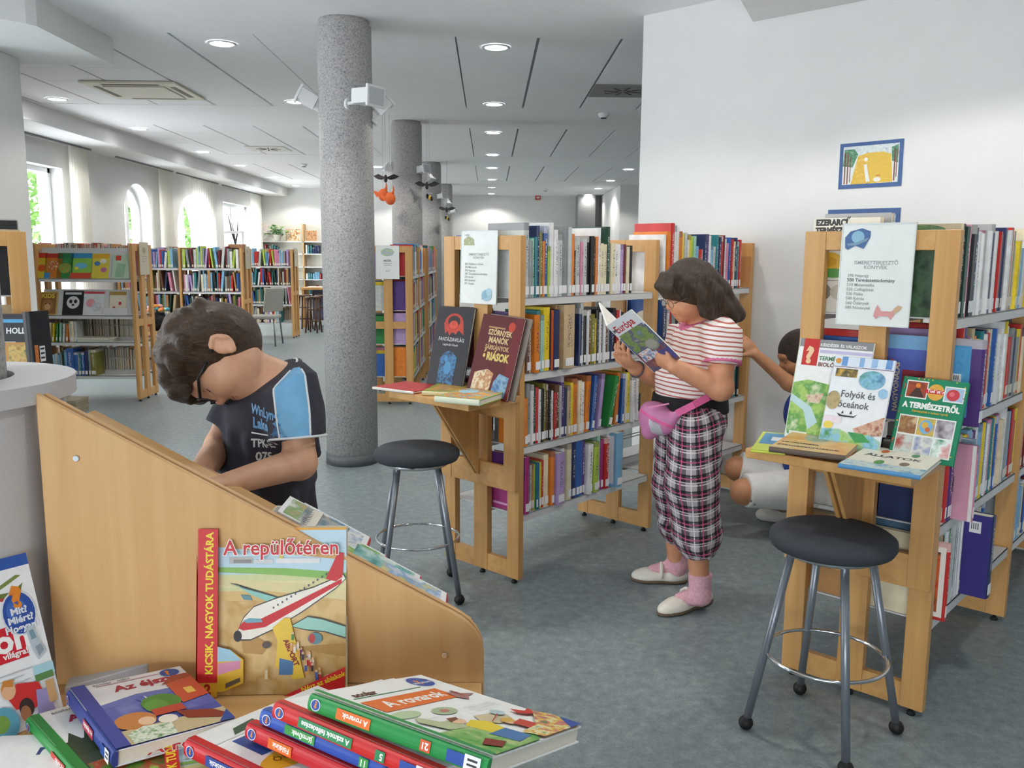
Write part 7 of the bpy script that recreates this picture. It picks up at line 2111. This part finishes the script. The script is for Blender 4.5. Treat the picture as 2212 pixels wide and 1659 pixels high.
# the open magazine
S0, S1 = at(1291, 727, 3.24), at(1413, 804, 3.17)      # spine: top and bottom
F0 = at(1338, 690, 3.10); F1 = at(1466, 776, 3.04)
W_ = (F0 - S0).length; Hh_ = (S1 - S0).length
Mb = frame(S1, F1 - S1, S0 - S1)
bk = thing('magazine', 'open Europe picture magazine held by the reading girl', 'magazine', M=Mb)
cov = [('r', 0, 0, 1, 1, '#5a6a8a'), ('r', 0, .72, 1, 1, '#d8dce0'), ('t', 'Európa', .10, .80, .044, '#b83236', 0, 'LEFT', .0009, .95), ('t', 'MI', .02, .83, .02, '#33363c', 0, 'LEFT', .0006), ('r', .05, .40, .95, .76, ('#7a8a9a', '#6a8a4a', '#8a9a5a', '#5a5a7a', '#a8a890', 22)), ('r', .0, .0, 1, .36, ('#4a4a78', '#6a5a6a', '#8a4a4a', '#3a3a60', 18)),
       ('r', .06, .20, .62, .30, ('#c84a44', '#e8e4dc', '#4a6ab0', '#d8b84a', 60)), ('r', .08, .30, .5, .38, ('#c84a44', '#e8e4dc', '#4a6ab0', 70)), ('e', .68, .40, .20, .10, '#8a8a80'), ('e', .67, .41, .17, .08, '#a4a294'), ('r', .62, .05, 1, .26, '#54508a'), ('r', .2, .06, .6, .16, ('#7a3a3a', '#a86a5a', '#4a3040', 40)), ('r', 0, 0, .012, 1, '#e8e8e6')]
mb = MB(); mb.box((0, 0, -.002), (W_, Hh_, 0)); mb.build('front_cover', plain('#e4e6e6', .35), bk)
art('cover_print', bk, cov, W_, Hh_, .0004)
mb = MB(); mb.box((.0, .003, -.007), (W_ - .003, Hh_ - .003, -.002)); mb.build('pages', M_PAGES, bk)
Bk = Vector((-.01, .17, .075))
Bv = Mb.to_3x3().transposed() @ Bk
mb = MB(); mb.add([(0, 0, 0), (0, Hh_, 0), Bv + Vector((0, Hh_, 0)), Bv, (.004, 0, -.004), (.004, Hh_, -.004), Bv + Vector((.004, Hh_, -.004)), Bv + Vector((.004, 0, -.004))], [(0, 1, 2, 3), (7, 6, 5, 4), (0, 4, 5, 1), (1, 5, 6, 2), (2, 6, 7, 3), (3, 7, 4, 0)]); mb.build('back_half', plain('#e9e9e4', .5), bk)

# ------------------------------------------------------------------ boy at the display stand
BS = skin_mat('fair_skin', '#d8a888')
boy = thing('person', 'boy with glasses in a dark blue-sleeved shirt bending over the display', 'person', (0, 0, 0))
hb = Head(at(472, 768, 1.95), (-.06, -.24, -.965), (.985, -.14, -.05), 1.02, .030)
bf = np.array((-.74, -.67, 0)); bl = np.array((.67, -.74, 0))
BB = np.stack([bf, bl, upz])
nb0 = A(606, 822, 1.985)
sL, eL, wL = A(636, 838, 1.90), A(648, 1000, 1.87), A(490, 1046, 1.70)
sR, eR, wR = A(520, 862, 2.06), A(476, 965, 2.02), A(428, 1025, 1.80)
bod = hb.skin() + [('c', hb.p(.006, .044, .014), nb0, .035, .045, .007), ('e', A(580, 900, 1.99), (.07, .11, .12), BB, .03), ('e', A(575, 1040, 2.0), (.07, .10, .14), BB, .03),
                   ('c', sL + (eL - sL) * .25, eL, .037, .036, .02), ('c', eL, wL, .036, .024, .014), ('c', sR + (eR - sR) * .25, eR, .037, .036, .02), ('c', eR, wR, .036, .024, .014)]
hz_ = np.array(at(575, 1100, 2.0))
for s in (-1, 1):
    hp_ = A(575, 1130, 2.0) + bl * s * .065
    bod += [('c', hp_, np.array((hp_[0], hp_[1], .40)), .07, .05, .03), ('c', np.array((hp_[0], hp_[1], .40)), np.array((hp_[0] + .01, hp_[1] + .02, .07)), .048, .032, .02), ('c', np.array((hp_[0] + .01, hp_[1] + .02, .045)), np.array((hp_[0] - .08, hp_[1] - .07, .03)), .032, .026, .02)]
bod += hand(wL, A(440, 1046, 1.66) - wL, (.1, -.1, -1), (-.3, .9, .1), .25, .92)
bod += hand(wR, A(395, 1022, 1.68) - wR, (0, -.2, -1), (.6, -.5, .2), .3, .92)
me = sdf_mesh('body', bod, .0046, .02)
me.materials.append(BS)
obj('body', me, None, boy)
face_bits(hb, boy, '#b85c54', '#3f2c1c')
glasses(hb, boy, '#1c1a1c', thick=.0018, temple=.0036, lens_w=.025, lens_h=.017)
for s in (-1, 1):
    pass
# hair: thick cap
random.seed(4)
hq = [hb.e(-.030, .045, 0, .052, .074, .036, .02), hb.e(-.014, -.028, 0, .104, .090, .104, .02), hb.e(-.042, .018, 0, .070, .080, .062, .03)]
for q in range(150):                                    # short tufts following the skull
    a = random.uniform(0, 2 * PI); e = random.uniform(.0, 1.45)
    d_ = np.array((math.cos(a) * math.sin(e), math.sin(a) * math.sin(e), -math.cos(e)))   # a, c, b(up is -)
    p0 = (-.012 + .100 * d_[0], -.028 + .100 * d_[2], .086 * d_[1])
    p1 = (p0[0] + .03 * d_[0] + .012, p0[1] + .03 * d_[2] + .030, p0[2] + .022 * d_[1])
    hq += strands(hb, [([p0, ((p0[0] + p1[0]) / 2 * 1.03, (p0[1] + p1[1]) / 2, (p0[2] + p1[2]) / 2 * 1.03), tuple(.90 * np.array(p1))], .0075)])
for q in range(14):                                    # fringe
    c = -.067 + q * .0103
    hq += strands(hb, [([(.065, -.095, c * .85), (.096, -.062, c), (.103 - abs(c) * .35, -.034 + random.uniform(-.006, .008), c * 1.05)], .0085)])
for s in (-1, 1):
    hq += strands(hb, [([(.015, -.04, s * .083), (.014, .0, s * .084), (.012, .030, s * .078)], .009)])
hq += [('-', hb.e(.118, .048, 0, .105, .094, .098, .008)), ('-', hb.e(-.012, .050, .105, .022, .034, .031, .006)), ('-', hb.e(-.012, .050, -.105, .022, .034, .031, .006))]
me = sdf_mesh('hair', hq, .0046, .012)
me.materials.append(hair_mat('short_brown_hair', '#241709', '#543b22', (45, 100, 120)))
obj('hair', me, None, boy)
# shirt
M_CHAR = plain('#3b3b46', .9, var=.22, scale=14)
M_SKY = plain('#78b1d8', .85, var=.06)
M_PIPE = plain('#dfe2e4', .8, var=.02)
cL, cR = sL + (eL - sL) * .66, sR + (eR - sR) * .62
st_ = [('e', A(590, 880, 1.985), (.096, .132, .105), BB, .04), ('e', A(574, 985, 1.995), (.094, .125, .14), BB, .04), ('f', A(574, 1000, 1.995), A(572, 1112, 1.995), .108, .112, .03), ('c', A(628, 822, 1.915), A(545, 838, 2.05), .045, .045, .03), ('c', nb0 + np.array((.012, 0, -.03)), nb0 + np.array((-.016, -.005, .012)), .062, .058, .03),
       ('c', sL + np.array((-.02, 0, .006)), sL + (eL - sL) * .3, .056, .056, .03), ('f', sL + np.array((-.012, 0, .02)), cL, .056, .062, .03), ('f', sR + np.array((.01, 0, .02)), cR, .052, .056, .03)]
random.seed(8)
for q in range(12):
    a = random.uniform(0, 2 * PI); z_ = random.uniform(0, 1)
    c = A(582, 920, 1.99) * (1 - z_) + A(574, 1080, 1.995) * z_
    dr = bf * math.cos(a) * .088 + bl * math.sin(a) * .120
    st_.append(('c', c + dr + np.array((0, 0, .03)), c + dr * 1.0 - np.array((0, 0, .04)) + np.array((.01, 0, 0)), .010, .012, .02))
me = sdf_mesh('shirt', st_, .0036, .03, cuts=[(A(572, 1112, 2.0), (0, 0, -1)), (A(590, 806, 1.975), (-.52, -.22, .83))])
axd = (cL - sL) / np.linalg.norm(cL - sL)
q0, q1 = A(603, 800, 1.93), A(622, 945, 1.80)          # sleeve stripe: front and back piping lines
lineF = (A(592, 826, 1.9), A(616, 945, 1.82)); lineB = (A(622, 800, 1.9), A(655, 938, 1.82))
def px_of(p):
    q = CAM_R.transposed() @ (Vector(p) - EYE)
    return CX - FPX * q.x / q.z, CY + FPX * q.y / q.z
def seg_x(y, pts):
    for (x0, y0), (x1, y1) in zip(pts[:-1], pts[1:]):
        if y0 <= y <= y1:
            return x0 + (x1 - x0) * (y - y0) / (y1 - y0)
    return None
# the sleeve panel is a strip of the near sleeve: measured around the sleeve axis
sdir = np.cross(axd, (0, 0, 1)); 
def boy_part(c):
    c = np.array(c)
    r = c - sL
    if r.dot(bl) < -.06:
        return 0
    t = r.dot(axd)
    if t < -.10:
        return 0
    # angle around the sleeve, 0 = outwards (towards the camera)
    o1 = np.array((.05, -1.0, .10)); o1 -= axd * o1.dot(axd); o1 /= np.linalg.norm(o1)
    o2 = np.cross(axd, o1)
    rr = c - (sL + axd * t)
    a = math.atan2(rr.dot(o2), rr.dot(o1))
    a0, a1 = -.62, .50
    if a0 < a < a1 and rr.dot(o1) > .0:
        return 1
    if np.linalg.norm(c - nb0) < .0:
        return 2
    return 0
paint(me, [M_CHAR, M_SKY, M_PIPE], boy_part)
bsh = obj('shirt', me, None, boy)
for c_, ax_, r_ in ((cL, axd, .0625),):
    mb = MB(); mb.tube([Vector(p) for p in mb.ring(c_, ax_, r_, 28)], .0028, 6, closed=True); mb.build('sleeve_piping', M_PIPE, bsh)
nkd = np.array((-.52, -.22, .83)); nkd = nkd / np.linalg.norm(nkd); ncc = A(592, 812, 1.975)
mb = MB(); mb.tube([Vector(p) for p in mb.ring(ncc - nkd * .006, nkd, .0665, 30)], .0060, 8, closed=True); mb.build('collar', plain('#4c515a', .9), bsh)
mb = MB(); mb.tube([Vector(p) for p in mb.ring(ncc + nkd * .001, nkd, .0640, 30)], .0026, 6, closed=True); mb.build('collar_piping', M_PIPE, bsh)
_bv = None
from mathutils.bvhtree import BVHTree
_bv = BVHTree.FromPolygons([v.co for v in bsh.data.vertices], [tuple(p.vertices) for p in bsh.data.polygons])
_o1 = np.array((.05, -1.0, .10)); _o1 -= axd * _o1.dot(axd); _o1 /= np.linalg.norm(_o1)
_o2 = np.cross(axd, _o1)
for aa in (-.62, .50):
    pts = []
    for q in range(26):
        t_ = -.095 + (np.linalg.norm(cL - sL) + .093) * q / 25
        c_ = sL + axd * t_
        dv = Vector(_o1 * math.cos(aa) + _o2 * math.sin(aa))
        h, nn, i_, dd = _bv.ray_cast(Vector(c_) + dv * .2, -dv)
        if h is not None and dd < .2:
            pts.append(h + dv * .0004)
    if len(pts) > 3:
        mb = MB(); mb.tube(pts, .0024, 6); mb.build('sleeve_piping', M_PIPE, bsh)
# jeans
me = sdf_mesh('jeans', [('e', A(574, 1125, 2.0), (.095, .12, .10), BB, .03)] + [x for s in (-1, 1) for x in (('c', A(575, 1140, 2.0) + bl * s * .062, np.array((*(A(575, 1140, 2.0) + bl * s * .07)[:2], .40)), .082, .066, .03), ('f', np.array((*(A(575, 1140, 2.0) + bl * s * .07)[:2], .42)), np.array((*(A(575, 1140, 2.0) + bl * s * .07)[:2], .09)), .066, .058, .03))], .007, .03)
me.materials.append(plain('#3a4560', .9, var=.1)); obj('jeans', me, None, boy)
for s in (-1, 1):
    hp_ = A(575, 1130, 2.0) + bl * s * .065
    me = sdf_mesh('shoe', [('e', (hp_[0] - .035, hp_[1] - .025, .03), (.12, .045, .05), BB, .02)], .006, .02, cuts=[((0, 0, .002), (0, 0, -1))]); me.materials.append(plain('#8a8c90', .7)); obj('shoe', me, None, boy)
# printed lettering wrapped onto the shirt
from mathutils.bvhtree import BVHTree
bvh = BVHTree.FromPolygons([v.co for v in bsh.data.vertices], [tuple(p.vertices) for p in bsh.data.polygons])
pn = Vector((-.42, -.905, .05)).normalized()             # print plane faces the camera side of the chest
pxx = Vector((.905, -.42, 0)).normalized(); pzz = Vector((0, 0, 1))
porg = at(483, 1000, 1.80)
def shirt_print(name, items, parent):
    tmp = art(name, parent, items, 1, 1, 0, 0)
    me = tmp.data
    n_hit = 0
    for v in me.vertices:
        s = porg + pxx * v.co.x + pzz * v.co.y - pn * -.3
        h, nn, i, dd = bvh.ray_cast(s, -pn)
        v.co = (h + pn * .0016) if h is not None else (s - pn * .42)
    bad = [v.index for v in me.vertices if (v.co - porg).dot(pn) < -.11]
    if bad:
        b_ = bmesh.new(); b_.from_mesh(me); b_.verts.ensure_lookup_table()
        bmesh.ops.delete(b_, geom=[b_.verts[i] for i in bad], context='VERTS'); b_.to_mesh(me); b_.free()
    me.update()
random.seed(17)
swirl = []
for q in range(46):
    t = q / 46
    cx_ = .085 + .018 * math.sin(t * 9) + random.uniform(-.018, .018); cy_ = .075 - .19 * t + random.uniform(-.01, .01)
    a = random.uniform(0, PI); l_, w_ = random.uniform(.008, .022), random.uniform(.002, .005)
    dx, dy = math.cos(a) * l_, math.sin(a) * l_
    swirl.append(('p', [(cx_ - dx, cy_ - dy), (cx_ - dy * w_ / l_ * 1.5, cy_ + dx * w_ / l_ * 1.5), (cx_ + dx, cy_ + dy), (cx_ + dy * w_ / l_ * 1.5, cy_ - dx * w_ / l_ * 1.5)], random.choice(['#4a7fae', '#3d6c98', '#5f93bd'])))
shirt_print('shirt_print', swirl + [('t', 'WinLyng', .0, .098, .030, '#6a9fcf', -.10, 'LEFT', .0010, .82), ('t', 'Lake', .004, .066, .033, '#6a9fcf', -.06, 'LEFT', .0014, .85), ('r', .0, .052, .055, .055, '#d8dcdf'), ('t', 'TPK-ER', .002, .022, .026, '#dfe2e4', 0, 'LEFT', .0008, .72), ('t', '079', .010, -.008, .026, '#dfe2e4', 0, 'LEFT', .0008, .8), ('r', .004, -.018, .055, -.015, '#d8dcdf')] + [('r', .004 + .012 * i, -.032 - .012 * j, .013 + .012 * i, -.025 - .012 * j, '#3f5f80') for i in range(4) for j in range(4)] + [('t', 'tion', .055, -.125, .032, '#6a9fcf', .05, 'LEFT', .0012, .9)], bsh)

# ------------------------------------------------------------------ child crouching by the wall
CSK = skin_mat('tan_skin', '#b98560')
cr_ = thing('person', 'crouching child in white shorts reaching towards the shelf, half hidden', 'person', (0, 0, 0))
hc = Head(at(1728, 770, 4.08), (-.93, .05, -.35), (-.33, 0, -.94), 1.0)
cf = np.array((-1., .1, 0)); clat = np.array((-.1, -1., 0))
CB = np.stack([cf, clat, upz])
sN, eN, wN = A(1752, 852, 3.98), A(1704, 828, 3.97), A(1632, 765, 3.99)
sF = A(1735, 848, 4.24)
pel = A(1738, 1050, 4.10)
kN, kF = A(1606, 1062, 4.0), A(1592, 1012, 4.22)
fN = on_z(1700, 1125, 0); fF = on_z(1690, 1090, 0)
bd = hc.skin() + [('c', hc.p(-.03, .055), A(1745, 845, 4.10), .044, .05, .02), ('e', A(1742, 900, 4.1), (.09, .14, .13), CB, .03), ('e', A(1742, 1000, 4.1), (.10, .14, .14), CB, .03),
                  ('c', sN, eN, .040, .036, .02), ('c', eN, wN, .036, .025, .015), ('c', sF, A(1735, 940, 4.28), .04, .034, .02), ('c', A(1735, 940, 4.28), A(1690, 980, 4.2), .034, .026, .02), ('e', A(1680, 985, 4.18), (.05, .035, .02), CB, .02),
                  ('c', pel + np.array((0, -.07, 0)), kN, .085, .062, .03), ('c', kN, np.array((fN.x, fN.y, .08)), .058, .036, .02), ('c', pel + np.array((0, .08, .01)), kF, .085, .062, .03), ('c', kF, np.array((fF.x, fF.y, .09)), .055, .036, .02),
                  ('c', np.array((fN.x, fN.y, .06)), np.array((fN.x - .12, fN.y, .03)), .034, .026, .02), ('c', np.array((fF.x, fF.y, .06)), np.array((fF.x - .12, fF.y, .03)), .034, .026, .02)]
bd += hand(wN, A(1606, 735, 4.0) - wN, (-.2, .9, -.3), (-.6, 0, .6), .35, .95)
me = sdf_mesh('body', bd, .0058, .02); me.materials.append(CSK); obj('body', me, None, cr_)
face_bits(hc, cr_)
hh_ = [hc.e(-.012, -.026, 0, .106, .090, .106, .02), hc.e(-.05, .02, 0, .065, .076, .06, .03), ('-', hc.e(.115, .060, 0, .108, .090, .090, .010))]
me = sdf_mesh('hair', hh_, .006, .015); me.materials.append(hair_mat('dark_hair', '#1c1512', '#3a2a22')); obj('hair', me, None, cr_)
sh_ = [('e', A(1742, 895, 4.1), (.105, .16, .13), CB, .04), ('e', A(1742, 990, 4.1), (.115, .15, .15), CB, .04), ('c', A(1752, 845, 4.0), A(1742, 843, 4.22), .05, .05, .03), ('f', sN + np.array((.02, 0, .0)), sN + (eN - sN) * .45, .055, .058, .03), ('f', sF, sF + np.array((0, .02, -.12)), .055, .055, .03)]
me = sdf_mesh('shirt', sh_, .007, .03, cuts=[(pel + np.array((0, 0, -.02)), (0, 0, -1))]); me.materials.append(plain('#27408e', .85, var=.1)); obj('shirt', me, None, cr_)
so = [('e', pel, (.13, .16, .10), CB, .03), ('f', pel + np.array((.0, -.07, 0)), kN + np.array((.012, 0, .006)), .108, .082, .03), ('f', pel + np.array((0, .08, .01)), kF + np.array((.012, 0, .006)), .106, .080, .03)]
me = sdf_mesh('shorts', so, .006, .03); me.materials.append(plain('#dcdcda', .85, var=.05, scale=25)); s_o = obj('shorts', me, None, cr_)
for q in range(2):
    p_ = at(1622 + 8 * q, 1082 + 8 * q, 3.91)
    mb = MB(); mb.lathe([(.006, 0), (.006, .003)], 10, M=Matrix.Translation(p_) @ Matrix.Rotation(PI / 2, 4, 'X')); mb.build('snap_button', plain('#6a7470', .4), s_o)
for f_ in (fN, fF):
    me = sdf_mesh('shoe', [('e', (f_.x - .04, f_.y, .032), (.125, .046, .05), CB, .02)], .006, .02, cuts=[((0, 0, .002), (0, 0, -1))]); me.materials.append(plain('#d8d6d0', .6)); obj('shoe', me, None, cr_)
